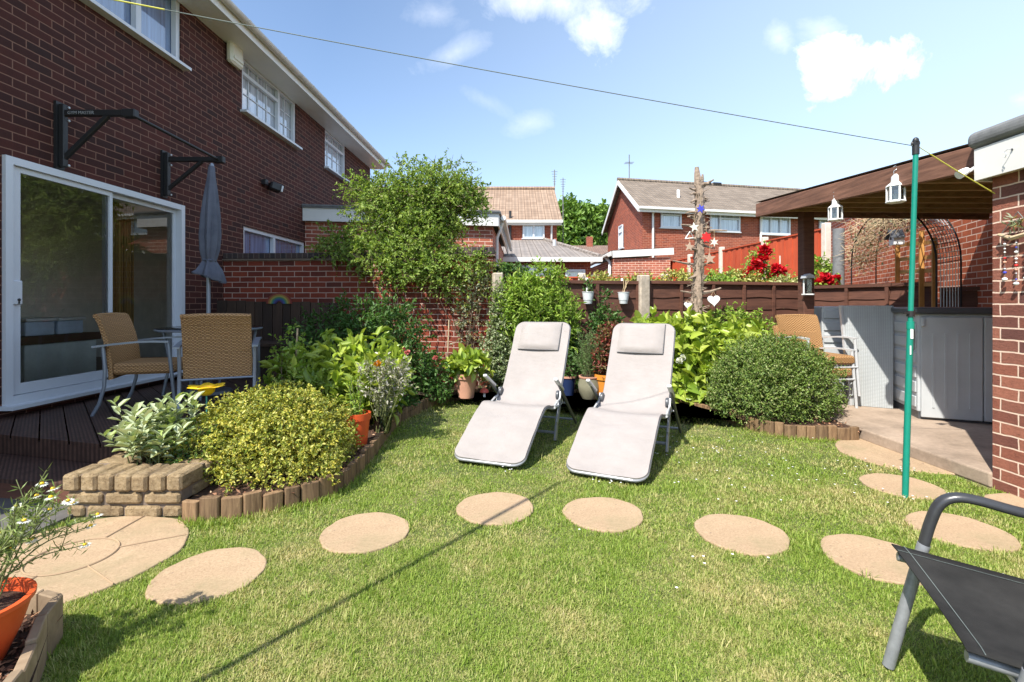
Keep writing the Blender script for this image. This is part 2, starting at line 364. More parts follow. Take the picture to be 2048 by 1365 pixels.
M_['zinc'] = plain('zinc_bucket', (.62, .65, .66), .55, .0, var=.15, scale=20)
M_['blue_glaze'] = plain('blue_glaze', (.02, .035, .10), .25)
M_['yellow'] = plain('yellow_plastic', (.80, .50, .01), .35, var=.08)
M_['turq'] = plain('turquoise_stick', (.10, .42, .36), .5)
M_['white'] = plain('white_paint', (.80, .80, .79), .5, var=.06)
M_['red'] = plain('red_paint', (.60, .02, .02), .5)
M_['blue'] = plain('blue_paint', (.05, .06, .45), .5)
M_['straw'] = plain('straw', (.55, .42, .25), .8, var=.3)
M_['concrete'] = plain('concrete_post', (.40, .34, .27), .92, var=.35, scale=14, bump=.6, bs=90)
M_['post_pale'] = plain('pale_concrete', (.62, .54, .46), .92, var=.18, scale=8, bump=.5)
m = NT('concrete_slab'); n = m.noise(2.4, 8, .7); n2 = m.noise(30, 5, .7)
c = m.ramp(n, [(.3, (.24, .18, .13)), (.6, (.42, .32, .24)), (.8, (.50, .40, .31))]); c = m.mix(.5, c, m.ramp(n2, [(.3, (.55, .55, .55)), (.7, (1, 1, 1))]), 'MULTIPLY'); m.bump(n2, .4, .006); M_['slab'] = m.set(c, .93)
m = NT('sandy_stone'); n = m.noise(95, 4, .85); n2 = m.noise(7, 5, .7); n3 = m.noise(34, 3, .6); n4 = m.noise(3.1, 6, .75)
c = m.ramp(n, [(.25, (.20, .125, .07)), (.45, (.40, .285, .175)), (.75, (.54, .40, .265))]); c = m.mix(.55, c, m.ramp(n2, [(.3, (.62, .58, .55)), (.7, (1, 1, 1))]), 'MULTIPLY')
c = m.mix(m.ramp(n3, [(.66, (0, 0, 0)), (.74, (.7, .7, .7))]), c, (.16, .11, .08)); c = m.mix(m.ramp(n4, [(.48, (0, 0, 0)), (.66, (.7, .7, .7))]), c, (.25, .20, .11)); m.bump(n, .6, .004); M_['stone'] = m.set(c, .95)
M_['fence'] = wood('dark_brown_fence', (.095, .036, .022), (.225, .092, .056), axis=(.12, .12, 1), sc_=26)
M_['fence_red'] = wood('red_stained_fence', (.48, .065, .022), (.66, .115, .04), axis=(1, 1, .1), sc_=12, bump=.15, rnd=.15)
M_['pergola'] = wood('brown_stained_timber', (.085, .036, .022), (.34, .165, .105), axis=(.5, .10, 1.6), sc_=17, rnd=.1)
M_['joist'] = wood('raw_joist_timber', (.22, .12, .045), (.46, .28, .12), axis=(.08, 1, 1), sc_=18, rnd=.25)
M_['log'] = wood('weathered_log', (.17, .085, .038), (.66, .42, .22), axis=(1, 1, .10), sc_=42, rnd=.5, bump=.6)
M_['sleeper'] = wood('weathered_sleeper', (.24, .16, .09), (.58, .43, .28), axis=(.2, .2, .2), sc_=30, rnd=.35)
M_['plank'] = wood('old_brown_plank', (.055, .028, .017), (.16, .085, .045), axis=(1, 1, .1), sc_=18, rnd=.55)
M_['trellis'] = wood('honey_timber', (.50, .22, .05), (.70, .36, .10), axis=(1, 1, .2), sc_=30, rnd=.15)
M_['stick'] = plain('cane', (.50, .38, .24), .7, var=.3, scale=20)
M_['bark_dead'] = plain('grey_bark', (.27, .205, .155), .95, var=.6, scale=26, bump=1.0, bs=45)
M_['bark'] = plain('brown_bark', (.12, .085, .055), .95, var=.4, scale=20, bump=.8)
M_['twig'] = plain('green_stem', (.13, .15, .05), .8, var=.3)
m = NT('deck_board'); uv = m.coord('UV'); sx = m.new('ShaderNodeSeparateXYZ'); m.link(m.coord('Object'), sx.inputs[0])
fx = m.math('FRACT', m.math('DIVIDE', m.math('ADD', m.math('MULTIPLY', sx.outputs[0], .72), m.math('MULTIPLY', sx.outputs[1], .69)), .0205)); n = m.noise(16, 6, .7)
c = m.ramp(n, [(.3, (.050, .024, .018)), (.7, (.115, .060, .042))]); c = m.mix(m.ramp(fx, [(.35, (0, 0, 0)), (.5, (.75, .75, .75)), (.9, (.75, .75, .75)), (1, (0, 0, 0))]), c, sc((.05, .025, .018), .5))
m.bump(fx, .5, .004); M_['deck'] = m.set(c, .6)
m = NT('wicker'); uv = m.coord('UV'); sx = m.new('ShaderNodeSeparateXYZ'); m.link(uv, sx.inputs[0])
u1 = m.math('MULTIPLY', sx.outputs[0], 2*math.pi/.030); v1 = m.math('MULTIPLY', sx.outputs[1], 2*math.pi/.012)
row = m.math('FLOOR', m.math('DIVIDE', sx.outputs[1], .012)); sh = m.math('MULTIPLY', row, math.pi)
wv = m.math('MULTIPLY', m.math('SINE', m.math('ADD', u1, sh)), 1.0); ed = m.math('ABSOLUTE', m.math('SINE', m.math('MULTIPLY', v1, .5)))
h = m.math('MULTIPLY', m.math('ADD', m.math('MULTIPLY', wv, .5), .7), ed)
c = m.ramp(h, [(.05, (.13, .06, .02)), (.45, (.40, .215, .085)), (.9, (.53, .31, .13))]); m.bump(h, .7, .006); M_['wicker'] = m.set(c, .55)
m = NT('grey_resin'); c = m.ramp(m.noise(3, 4), [(.3, (.40, .42, .43)), (.7, (.47, .49, .50))]); m.bump(m.noise(140, 4), .3, .003); M_['resin'] = m.set(c, .55)
m = NT('grey_rattan_board'); uv = m.coord('UV'); sx = m.new('ShaderNodeSeparateXYZ'); m.link(uv, sx.inputs[0])
h = m.math('MULTIPLY', m.math('ABSOLUTE', m.math('SINE', m.math('MULTIPLY', sx.outputs[0], 160.0))), m.math('ABSOLUTE', m.math('SINE', m.math('MULTIPLY', sx.outputs[1], 220.0))))
c = m.ramp(h, [(.0, (.29, .31, .315)), (.6, (.38, .40, .405))]); c = m.mix(.3, c, m.ramp(m.noise(9, 3, .5, uv, (1, .15, 1)), [(.3, (.6, .6, .6)), (.7, (1, 1, 1))]), 'MULTIPLY'); m.bump(h, .5, .004); M_['rattan'] = m.set(c, .6)
m = NT('parasol_canvas'); m.bump(m.noise(14, 4, .6, st=(1, 1, .15)), .5, .02); M_['canvas'] = m.set(m.ramp(m.noise(8, 4), [(.3, (.075, .083, .115)), (.7, (.115, .125, .165))]), .85)
M_['pane_house'] = panemat('window_glass_curtained', (.13, .20, .36), .10)
M_['pane_blind'] = panemat('window_glass_blind', (.42, .46, .52), .12)
M_['pane_far'] = panemat('far_window_glass', (.40, .46, .50), .10)
M_['glass'] = glassmat('door_glass', (.86, .90, .90), 1.7, .035)
M_['glass_table'] = glassmat('table_glass', (.55, .65, .70), 1.5, .04)
M_['jar'] = glassmat('jar_glass', (.7, .75, .78), 1.6, .08)
M_['curtain_w'] = plain('net_curtain', (.6, .62, .66), .9, var=.12, scale=20)
M_['interior'] = plain('interior_wall', (.52, .50, .46), .9)
M_['carpet'] = plain('interior_floor', (.16, .12, .09), .95)
M_['cab'] = plain('pale_cabinet', (.78, .82, .80), .6)
M_['tote'] = plain('clear_blue_tote', (.60, .70, .85), .35)
M_['brown_shelf'] = plain('brown_shelf', (.12, .06, .035), .5)
M_['gold_curtain'] = plain('gold_curtain', (.42, .26, .07), .9)
M_['tiles_b'] = tiles('buff_roof_tiles', (.28, .19, .13), (.36, .255, .18))
M_['tiles_a'] = tiles('brown_grey_roof_tiles', (.185, .145, .11), (.245, .195, .15))
M_['tiles_l'] = tiles('grey_buff_roof_tiles', (.24, .205, .18), (.31, .27, .24))
M_['tiles_d'] = tiles('dark_roof_tiles', (.20, .13, .10), (.24, .16, .12))
m = NT('ground_soil'); n = m.noise(1.8, 8, .7); n2 = m.noise(60, 5, .8)
c = m.ramp(n, [(.35, (.10, .14, .03)), (.55, (.18, .20, .06)), (.72, (.36, .29, .14))]); c = m.mix(.7, c, m.ramp(n2, [(.3, (.35, .35, .3)), (.7, (1, 1, 1))]), 'MULTIPLY'); m.bump(n2, .8, .02); M_['ground'] = m.set(c, .95)
m = NT('bark_mulch'); n = m.noise(55, 5, .8); c = m.ramp(n, [(.3, (.018, .010, .007)), (.55, (.085, .040, .022)), (.8, (.20, .10, .055))]); m.bump(n, 1, .02); M_['mulch'] = m.set(c, .95)
m = NT('bark_chip'); ri = m.new('ShaderNodeNewGeometry').outputs['Random Per Island']; M_['chip'] = m.set(m.ramp(ri, [(0, (.05, .022, .013)), (.5, (.20, .09, .045)), (.85, (.38, .20, .11)), (1, (.55, .40, .26))]), .85)
M_['paving'] = plain('dark_paving', (.10, .095, .09), .9, var=.3, scale=6, bump=.3)
# grass blades: green, olive and dry straw, in drifts
m = NT('grass_blade'); gi = m.new('ShaderNodeNewGeometry'); ri = gi.outputs['Random Per Island']; pos = gi.outputs['Position']
n = m.noise(1.55, 5, .68, pos); n2 = m.noise(11, 3, .6, pos)
dry = m.math('ADD', m.math('MULTIPLY', n, 1.0), m.math('ADD', m.math('MULTIPLY', n2, .30), m.math('MULTIPLY', ri, .16)))
gr = m.ramp(ri, [(0, (.165, .26, .034)), (.5, (.26, .37, .055)), (1, (.41, .475, .115))]); dr = m.ramp(ri, [(0, (.44, .40, .14)), (1, (.68, .57, .31))])
fac = m.ramp(dry, [(.69, (0, 0, 0)), (.93, (.95, .95, .95))]); c = m.mix(fac, gr, dr); m.set(c, .5, 0, .3)
tr = m.new('ShaderNodeBsdfTranslucent'); m.link(m.mix(1.0, c, (1, 1, .55), 'MULTIPLY'), tr.inputs[0]); mx = m.new('ShaderNodeMixShader'); mx.inputs[0].default_value = .42
m.link(m.b.outputs[0], mx.inputs[1]); m.link(tr.outputs[0], mx.inputs[2]); m.link(mx.outputs[0], m.o.inputs[0]); M_['grass'] = m.m
L_ = {
 'euo': leafmat('gold_euonymus_leaf', [(.10, .17, .025), (.40, .42, .06), (.68, .58, .09), (.20, .28, .04), (.72, .66, .20), (.28, .36, .05)], .3),
 'box': leafmat('box_leaf', [(.075, .15, .03), (.17, .27, .05), (.27, .36, .08), (.12, .20, .045), (.44, .46, .20)], .3),
 'tree': leafmat('fine_tree_leaf', [(.15, .26, .045), (.27, .40, .07), (.40, .50, .12), (.18, .29, .05)], .4),
 'dark': leafmat('dark_shrub_leaf', [(.05, .13, .03), (.09, .19, .04), (.13, .24, .06)], .35),
 'bright': leafmat('bright_shrub_leaf', [(.20, .36, .04), (.33, .50, .07), (.46, .58, .13), (.16, .29, .04)], .4),
 'hosta': leafmat('lime_leaf', [(.26, .39, .04), (.42, .54, .07), (.54, .62, .12), (.20, .32, .04)], .4, .35, .5),
 'sage': leafmat('sage_leaf', [(.36, .44, .22), (.50, .57, .36), (.58, .63, .44), (.38, .50, .12)], .25, .8, .15),
 'rosemary': leafmat('rosemary_leaf', [(.12, .24, .07), (.20, .33, .11), (.28, .38, .16)], .3),
 'varieg': leafmat('variegated_leaf', [(.10, .17, .05), (.20, .27, .10), (.52, .56, .36), (.13, .20, .07)], .25),
 'photinia': leafmat('red_leaf', [(.28, .03, .035), (.16, .09, .035), (.38, .06, .07), (.12, .16, .04), (.30, .16, .07)], .35),
 'dry': leafmat('dried_flower', [(.40, .38, .33), (.55, .52, .46), (.35, .33, .22), (.25, .32, .10)], .3),
 'far': leafmat('far_tree_leaf', [(.09, .19, .03), (.18, .31, .05), (.28, .42, .09)], .3),
 'yelvar': leafmat('yellow_foliage', [(.52, .50, .10), (.62, .60, .22), (.24, .34, .06), (.62, .46, .10)], .35),
 'cream': leafmat('cream_blossom', [(.75, .72, .45), (.68, .66, .30), (.25, .34, .07)], .3),
 'redrose': leafmat('red_petal', [(.62, .008, .02), (.75, .02, .03), (.50, .005, .03)], .3),
 'pink': leafmat('pink_petal', [(.70, .15, .16), (.80, .28, .26), (.62, .09, .10)], .35),
 'whitep': leafmat('white_petal', [(.85, .85, .82), (.90, .90, .88)], .3),
 'ivy': leafmat('silver_climber_leaf', [(.22, .26, .16), (.42, .44, .32), (.15, .20, .08), (.45, .30, .12)], .3),
 'cham': leafmat('feathery_leaf', [(.16, .24, .05), (.26, .34, .10), (.36, .40, .16)], .35),
}
# ------------------------------------------------------------------ foliage tools
rng = np.random.default_rng(11)
def unit(a): return a/(np.linalg.norm(a, axis=-1, keepdims=True)+1e-9)
def leaf_np(C, D, Nn, L, Wd, fold=.22, droop=.2):
    """six-point folded leaves; C base points, D directions, Nn normals"""
    n = len(C); D = unit(D); Sd = unit(np.cross(D, Nn)); Up = unit(np.cross(Sd, D)); L = np.broadcast_to(L, (n,))[:, None]; Wd = np.broadcast_to(Wd, (n,))[:, None]
    P = []
    for a, s, h in ((0, 0, 0), (.32, .5, fold), (.72, .36, fold*.6), (1, 0, -droop), (.72, -.36, fold*.6), (.32, -.5, fold)):
        P.append(C+D*L*a+Sd*Wd*s+Up*(Wd*h if s else L*h))
    V = np.stack(P, 1).reshape(-1, 3); b = np.arange(n)[:, None]*6
    f = np.concatenate([b+np.array([[0, 1, 2, 3]]), b+np.array([[0, 3, 4, 5]])], 0)
    return V, f
def diamond_np(C, D, Nn, L, Wd):
    n = len(C); D = unit(D); Sd = unit(np.cross(D, Nn)); L = np.broadcast_to(L, (n,))[:, None]; Wd = np.broadcast_to(Wd, (n,))[:, None]
    V = np.stack([C, C+D*L*.45+Sd*Wd*.5, C+D*L, C+D*L*.45-Sd*Wd*.5], 1).reshape(-1, 3)
    return V, np.arange(n)[:, None]*4+np.array([[0, 1, 2, 3]])
def crown_pts(lobes, n, shell=.16, bump=.14, zmin=None, cover=.65):
    """points in bumpy ellipsoids, most of them near the surface"""
    w = np.array([l[1][0]*l[1][1]+l[1][0]*l[1][2]+l[1][1]*l[1][2] for l in lobes]); w = w/w.sum(); k = rng.choice(len(lobes), n, p=w)
    c = np.array([l[0] for l in lobes])[k]; r = np.array([l[1] for l in lobes])[k]
    d = unit(rng.normal(size=(n, 3)))
    ph = c*3.1
    b = 1+bump*(np.sin(d[:, 0]*7+ph[:, 0])*np.sin(d[:, 1]*6+ph[:, 1]+1)+np.sin(d[:, 2]*8+ph[:, 2])*np.sin(d[:, 0]*11+2)*.7)
    rad = np.where(rng.random(n) < cover, 1-np.abs(rng.normal(size=n))*shell, rng.random(n)**.5*.95)*b
    P = c+d*r*rad[:, None]
    if zmin is not None: ok = P[:, 2] > zmin; P, d = P[ok], d[ok]
    return P, d
def sprays(lobes, ntw, tl, nl, L, Wd, up=.4, rnd=.6, ld=.7, sag=.15, kind='leaf', zmin=None, shell=.16, bump=.14, cover=.65, lv=.3, outw=1.0):
    P, d = crown_pts(lobes, ntw, shell, bump, zmin, cover); n = len(P)
    T = unit(d*outw+np.array([0, 0, up])+rng.normal(size=(n, 3))*rnd)
    t = (np.arange(nl)+.5)/nl
    C = P[:, None, :]+T[:, None, :]*(tl*t)[None, :, None]*(.6+.8*rng.random((n, 1, 1))); C[:, :, 2] -= sag*tl*(t**2)[None, :]
    Dl = unit(T[:, None, :]*.55+rng.normal(size=(n, nl, 3))*ld)
    Nl = unit(np.array([0, 0, .8])+d[:, None, :]*.5+rng.normal(size=(n, nl, 3))*.55)
    C = C.reshape(-1, 3); Dl = Dl.reshape(-1, 3); Nl = Nl.reshape(-1, 3); s = 1+lv*rng.normal(size=len(C)).clip(-2, 2)
    tw = (P, P+T*tl)
    if kind == 'leaf': V, f = leaf_np(C, Dl, Nl, L*s, Wd*s)
    else: V, f = diamond_np(C, Dl, Nl, L*s, Wd*s)
    return V, f, tw
def sticks(A, B, r, mat, name, parent):
    """thin three-sided stems from A to B"""
    n = len(A); d = unit(B-A); a = unit(np.cross(d, np.array([.3, .5, .8]))); b = np.cross(d, a); Vs = []
    for P, rr in ((A, r), (B, r*.5)):
        for k in range(3):
            t = 2*math.pi*k/3; Vs.append(P+a*math.cos(t)*rr+b*math.sin(t)*rr)
    V = np.stack(Vs, 1).reshape(-1, 3); i = np.arange(n)[:, None]*6
    f = np.concatenate([i+np.array([[0, 1, 4, 3]]), i+np.array([[1, 2, 5, 4]]), i+np.array([[2, 0, 3, 5]])], 0)
    return np_mesh(name, V, f, mat, parent)
def shrub(name, label, cat, base, lobes, ntw, tl, nl, L, Wd, mat, group=None, stems=6, stemr=.006, stemmat=None, twigs=True, fname='foliage', **kw):
    t = thing(name, label, cat, base, 0, group)
    V, f, tw = sprays(lobes, ntw, tl, nl, L, Wd, **kw); np_mesh(fname, V, f, mat, t)
    mb = MB(); bx = Vector(base)
    for i in range(stems):
        c, r = lobes[i % len(lobes)]; q = Vector((c[0]+random.uniform(-.6, .6)*r[0], c[1]+random.uniform(-.6, .6)*r[1], c[2]+random.uniform(-.2, .5)*r[2]))
        b0 = bx+Vector((random.uniform(-.04, .04), random.uniform(-.04, .04), 0)); mid = b0.lerp(q, .5)+Vector((random.uniform(-.05, .05), random.uniform(-.05, .05), .04))
        mb.tube([b0, mid, q], [stemr*1.5, stemr*1.1, stemr*.6], 6)
    if twigs:
        k = min(len(tw[0]), 700); idx = rng.choice(len(tw[0]), k, replace=False)
        for a, b in zip(tw[0][idx], tw[1][idx]): pass
    so_ = mb.build('stems', stemmat or M_['bark'], t)
    if twigs: sticks(tw[0][idx], tw[1][idx], stemr*.35, stemmat or M_['bark'], 'twigs', t)['kind'] = 'stuff'
    return t
def flowers(name, mat, parent, pts, r, npet=14):
    """ruffled blossoms: petals round each point"""
    C = []; D = []; Nn = []; Ls = []
    for p in pts:
        for k in range(npet):
            d = np.array([random.gauss(0, 1), random.gauss(0, 1), random.gauss(.3, .7)]); d /= np.linalg.norm(d)
            C.append(np.array(p)+d*r*.15); D.append(d); Nn.append(np.array([random.gauss(0, 1), random.gauss(0, 1), random.gauss(0, 1)])); Ls.append(r*random.uniform(.7, 1.1))
    V, f = leaf_np(np.array(C), np.array(D), np.array(Nn), np.array(Ls), np.array(Ls)*.9, .3, .2)
    return np_mesh(name, V, f, mat, parent)
#@@BUILD
# ================================================================== SETTING
mb = MB(); mb.quad((-400, -60, 0), (400, -60, 0), (400, 900, 0), (-400, 900, 0))
tag(mb.build('ground', M_['ground']), kind='structure')
EDGE = [g(*p) for p in ((362, 1045), (430, 1045), (500, 1035), (590, 1015), (650, 1000), (700, 970), (740, 925), (770, 885), (800, 850), (850, 822), (890, 808), (940, 799), (1040, 797), (1165, 800), (1230, 802), (1300, 808), (1380, 825), (1440, 842), (1500, 862), (1560, 875), (1620, 881), (1700, 883), (1731, 881))]
EDGE = [(p.x, p.y) for p in EDGE]
FL0, FL1 = (-.10, 6.45), (4.62, 7.72)                # back fence
bed = EDGE+[(3.10, 5.9), (3.6, 6.6), (4.6, 7.7), (-.1, 6.45), (-.25, 6.62), (-2.05, 6.78), (-2.05, 3.32), (-1.84, 3.32), (-1.84, 2.70)]
mb = MB(); n = len(bed)
# triangulate the bed with bmesh so that the hollow outline fills properly
import bmesh
def poly_sheet(name, poly, z, mat, drop=.3):
    bm = bmesh.new(); vs = [bm.verts.new((x, y, z)) for x, y in poly]; f = bm.faces.new(vs)
    bmesh.ops.triangulate(bm, faces=[f]); me = bpy.data.meshes.new(name); bm.normal_update()
    if sum(ff.normal.z for ff in bm.faces) < 0: bmesh.ops.reverse_faces(bm, faces=bm.faces)
    bm.to_mesh(me); bm.free(); V = np.array([v.co for v in me.vertices]); return finish(name, me, mat, None, True, V)
tag(poly_sheet('flower_bed_soil', bed, .085, M_['mulch']), kind='structure')
mb = MB(); mb.prism([(3.10, 3.16), (9.5, 3.16), (9.5, 8.0), (4.65, 8.0), (3.62, 6.62), (3.12, 5.9), (3.06, 4.32)], .002, .10)
tag(mb.build('concrete_slab', M_['slab'], bevel=.012), kind='structure')
mb = MB(); mb.prism([(-4.2, .9), (-2.62, .9), (-2.50, 2.0), (-2.45, 2.72), (-2.55, 3.2), (-4.2, 3.2)], .002, .022)
tag(mb.build('dark_paving', M_['paving']), kind='structure')
# ------------------------------------------------------------------ wall and window helpers
def wall_open(mb, P0, P1, z0, z1, ops, depth, nrm):
    """a wall face from P0 to P1 with openings (a, b, za, zb) and reveals going back by depth along -nrm"""
    P0 = Vector((*P0, 0)); P1 = Vector((*P1, 0)); u = P1-P0; Lw = u.length; u.normalize(); nrm = Vector((*nrm, 0)).normalized()
    us = sorted({0, Lw, *[o[0] for o in ops], *[o[1] for o in ops]}); zs = sorted({z0, z1, *[o[2] for o in ops], *[o[3] for o in ops]})
    def P(a, z, d=0): return P0+u*a+Vector((0, 0, z))-nrm*d
    flip = u.cross(Vector((0, 0, 1))).dot(nrm) < 0
    def q(*v): mb.quad(*(v[::-1] if flip else v))
    for i in range(len(us)-1):
        for j in range(len(zs)-1):
            a, b, c, d = us[i], us[i+1], zs[j], zs[j+1]; m_ = ((a+b)/2, (c+d)/2)
            if any(o[0] < m_[0] < o[1] and o[2] < m_[1] < o[3] for o in ops): continue
            q(P(a, c), P(b, c), P(b, d), P(a, d))
    for a, b, c, d in ops:
        q(P(a, c), P(a, c, depth), P(b, c, depth), P(b, c)); q(P(a, d), P(b, d), P(b, d, depth), P(a, d, depth))
        q(P(a, c), P(a, d), P(a, d, depth), P(a, c, depth)); q(P(b, c), P(b, c, depth), P(b, d, depth), P(b, d))
def window(parent, O, u, nrm, w, h, mull=(), trans=None, grid=None, pane='pane_house', inset=.05, fr=.055, sill=True, sillmat='upvc'):
    """O: lower left corner on the wall face; u along the wall; mull: fractions; trans: {bay: fraction}; grid: {(bay, row): (nx, ny)}"""
    O = Vector(O); u = Vector((*u, 0)).normalized(); nrm = Vector((*nrm, 0)).normalized(); Z = Vector((0, 0, 1))
    def P(a, z, d=0): return O+u*a+Z*z-nrm*d
    mb = MB(); dd = .06; c0 = inset
    def bar(a0, z0, a1, z1, t, d=c0, th=dd):
        if abs(a1-a0) < 1e-6: mb.bar(P(a0, z0, d), P(a1, z1, d), t, th, up=nrm)
        else: mb.bar(P(a0, z0, d), P(a1, z1, d), th, t)
    bar(fr/2, 0, fr/2, h, fr); bar(w-fr/2, 0, w-fr/2, h, fr); bar(fr, fr/2, w-fr, fr/2, fr); bar(fr, h-fr/2, w-fr, h-fr/2, fr)
    xs = [0]+[m_*w for m_ in mull]+[w]
    for x in xs[1:-1]: bar(x, fr, x, h-fr, fr*1.15, c0-.002)
    gb = []
    for b in range(len(xs)-1):
        a, e = xs[b]+fr*.6, xs[b+1]-fr*.6; rows = [(fr, h-fr)]
        if trans and b in trans:
            zt = trans[b]*h; bar(a, zt, e, zt, fr*.9, c0-.001); rows = [(fr, zt), (zt, h-fr)]
        for r, (za, zb) in enumerate(rows):
            if grid and (b, r) in grid:
                nx, ny = grid[(b, r)]
                for i in range(1, nx): gb.append((a+(e-a)*i/nx, za, a+(e-a)*i/nx, zb))
                for i in range(1, ny): gb.append((a, za+(zb-za)*i/ny, e, za+(zb-za)*i/ny))
    for q in gb: bar(*q, .016, c0+.028, .012)
    f = mb.build('window', M_['upvc'], parent)
    m2 = MB(); d = c0+.036
    m2.quad(P(.01, .01, d), P(w-.01, .01, d), P(w-.01, h-.01, d), P(.01, h-.01, d)); m2.build('pane', M_[pane], f)
    if sill:
        m3 = MB(); m3.bar(P(-.05, -.02, -.02), P(w+.05, -.02, -.02), .16, .035); m3.build('sill', M_[sillmat], f)
    return f
# ------------------------------------------------------------------ the house on the left
K = .0267
def HX(y): return -4.255+K*y
def HP(y, out, z): return Vector((HX(y)+out, y, z))
house = thing('brick_house', 'dark red brick house with white windows and sliding patio door along the left', 'house', (-4.2, 4.5, 0))
un = Vector((K, 1)).normalized(); hn = (1, -K); HL = 1/math.cos(math.atan(K))
def ys(y): return (y-.9)*HL
wins = [(3.75, 6.03, 4.13, 4.99), (7.33, 9.06, 4.10, 4.93), (10.37, 11.55, 4.10, 4.93), (7.37, 9.42, 1.32, 2.37)]
door = (3.965, 6.06, .36, 2.41)
mb = MB(); wall_open(mb, (HX(.9), .9), (HX(13.4), 13.4), 0, 5.0, [(ys(a), ys(b), c, d) for a, b, c, d in wins+[door]], .11, hn)
x0 = HX(.9); x1 = HX(13.4)
mb.quad((x0, .9, 0), (x0, .9, 5.0), (-11, .9, 5.0), (-11, .9, 0)); mb.quad((x1, 13.4, 0), (-11, 13.4, 0), (-11, 13.4, 5.0), (x1, 13.4, 5.0)); wall_open(mb, (-11, .9), (-11, 13.4), 0, 5.0, [(2.2, 6.9, .9, 2.4)], .09, (-1, 0))  # opening in the outer back wall is added to let daylight into the room
mb.add([(x0, .9, 5.0), (-11, .9, 5.0), (-7.6, .9, 7.3)], [(0, 2, 1)]); mb.add([(x1, 13.4, 5.0), (-11, 13.4, 5.0), (-7.6, 13.4, 7.3)], [(0, 1, 2)])
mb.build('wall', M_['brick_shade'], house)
rf = MB(); e = .46
rf.quad((HX(.8)+e, .8, 5.06), (HX(13.55)+e, 13.55, 5.06), (-7.6, 13.55, 7.4), (-7.6, .8, 7.4)); rf.quad((-7.6, .8, 7.4), (-7.6, 13.55, 7.4), (-11.4, 13.55, 5.06), (-11.4, .8, 5.06))
roof = rf.build('roof', M_['tiles_a'], house)
mb = MB(); mb.bar(HP(.8, .40, 4.985), HP(13.55, .40, 4.985), .022, .17); mb.build('fascia', M_['fascia'], roof)
mb = MB(); mb.bar(HP(.8, .195, 4.912), HP(13.5, .195, 4.912), .40, .012)
mb.build('soffit', M_['fascia'], roof)
mb = MB(); prof = []
for k in range(9):
    t = math.pi*k/8; prof.append((.465-.058*math.cos(t), 5.045-.058*math.sin(t)))
prof2 = [(a, b) for a, b in prof]+[(.465+.05*math.cos(math.pi*k/8), 5.045-.05*math.sin(math.pi*k/8)) for k in range(9)]
n = len(prof2); va = [HP(.8, a, b) for a, b in prof2]; vb = [HP(13.55, a, b) for a, b in prof2]
mb.add(va+vb, [(i, (i+1) % n, n+(i+1) % n, n+i) for i in range(n)]); mb.add(va, [tuple(range(n))]); mb.add(vb, [tuple(range(n))[::-1]])
gut = mb.build('gutter', M_['gutter'], roof)
for k in range(13):
    y = 1.6+k*1.0; m2 = MB(); pr = [(.465-.064*math.cos(math.pi*j/8), 5.047-.064*math.sin(math.pi*j/8)) for j in range(9)]+[(.465+.059*math.cos(math.pi*j/8), 5.047-.059*math.sin(math.pi*j/8)) for j in range(9)]
    va = [HP(y, a, b) for a, b in pr]; vb = [HP(y+.045, a, b) for a, b in pr]; m2.add(va+vb, [(i, (i+1) % n, n+(i+1) % n, n+i) for i in range(n)]); m2.add(va, [tuple(range(n))]); m2.add(vb, [tuple(range(n))[::-1]])
    m2.build('gutter_bracket', M_['gutter'], roof)
def hw(wn, **kw):
    a, b, c, d = wn; return window(house, HP(a, 0, c), un, hn, (b-a)*HL, d-c, **kw)
hw(wins[0], mull=(.40, .72), fr=.062, pane='pane_house')
hw(wins[1], mull=(.655,), trans={0: .72}, grid={(0, 1): (4, 1), (0, 0): (4, 2), (1, 0): (2, 3)}, pane='pane_blind')
hw(wins[2], mull=(), trans={0: .72}, grid={(0, 1): (4, 1), (0, 0): (4, 2)}, pane='pane_blind')
hw(wins[3], mull=(.46,), pane='pane_house', sill=False)
# sliding door
a, b, c, d = door; wdt = (b-a)*HL
def DP(s, z, dp=0): return HP(a, 0, c)+Vector((un.x, un.y, 0))*s+Vector((0, 0, z))-Vector((1, -K, 0))*dp
mb = MB(); H_ = d-c; fr = .062
mb.bar(DP(fr/2, 0, .03), DP(fr/2, H_, .03), .062, .12, up=(1, 0, 0)); mb.bar(DP(wdt-fr/2, 0, .03), DP(wdt-fr/2, H_, .03), .062, .12, up=(1, 0, 0))
mb.bar(DP(fr, H_-fr/2, .03), DP(wdt-fr, H_-fr/2, .03), .12, fr); mb.bar(DP(fr, .035, .03), DP(wdt-fr, .035, .03), .12, .07)
mb.bar(DP(-.04, -.012, -.05), DP(wdt+.03, -.012, -.05), .16, .03)
sd_ = mb.build('sliding_door', M_['upvc'], house)
def leaf_frame(s0, s1, dp, st):
    m2 = MB(); z0, z1 = .075, H_-.065
    m2.bar(DP(s0+st/2, z0, dp), DP(s0+st/2, z1, dp), st, .035, up=(1, 0, 0)); m2.bar(DP(s1-.018, z0, dp), DP(s1-.018, z1, dp), .036, .035, up=(1, 0, 0))
    m2.bar(DP(s0+st, z1-.022, dp), DP(s1-.036, z1-.022, dp), .035, .044); m2.bar(DP(s0+st, z0+.045, dp), DP(s1-.036, z0+.045, dp), .035, .09)
    lf = m2.build('sash', M_['upvc'], sd_)
for s0, s1, dp, st in ((.064, wdt/2+.02, .02, .085), (wdt/2-.02, wdt-.064, .062, .04)):
    leaf_frame(s0, s1, dp, st)
    m2 = MB(); m2.quad(DP(s0+st*.9, .10, dp), DP(s1-.03, .10, dp), DP(s1-.03, H_-.08, dp), DP(s0+st*.9, H_-.08, dp)); m2.build('pane', M_['glass'], sd_)
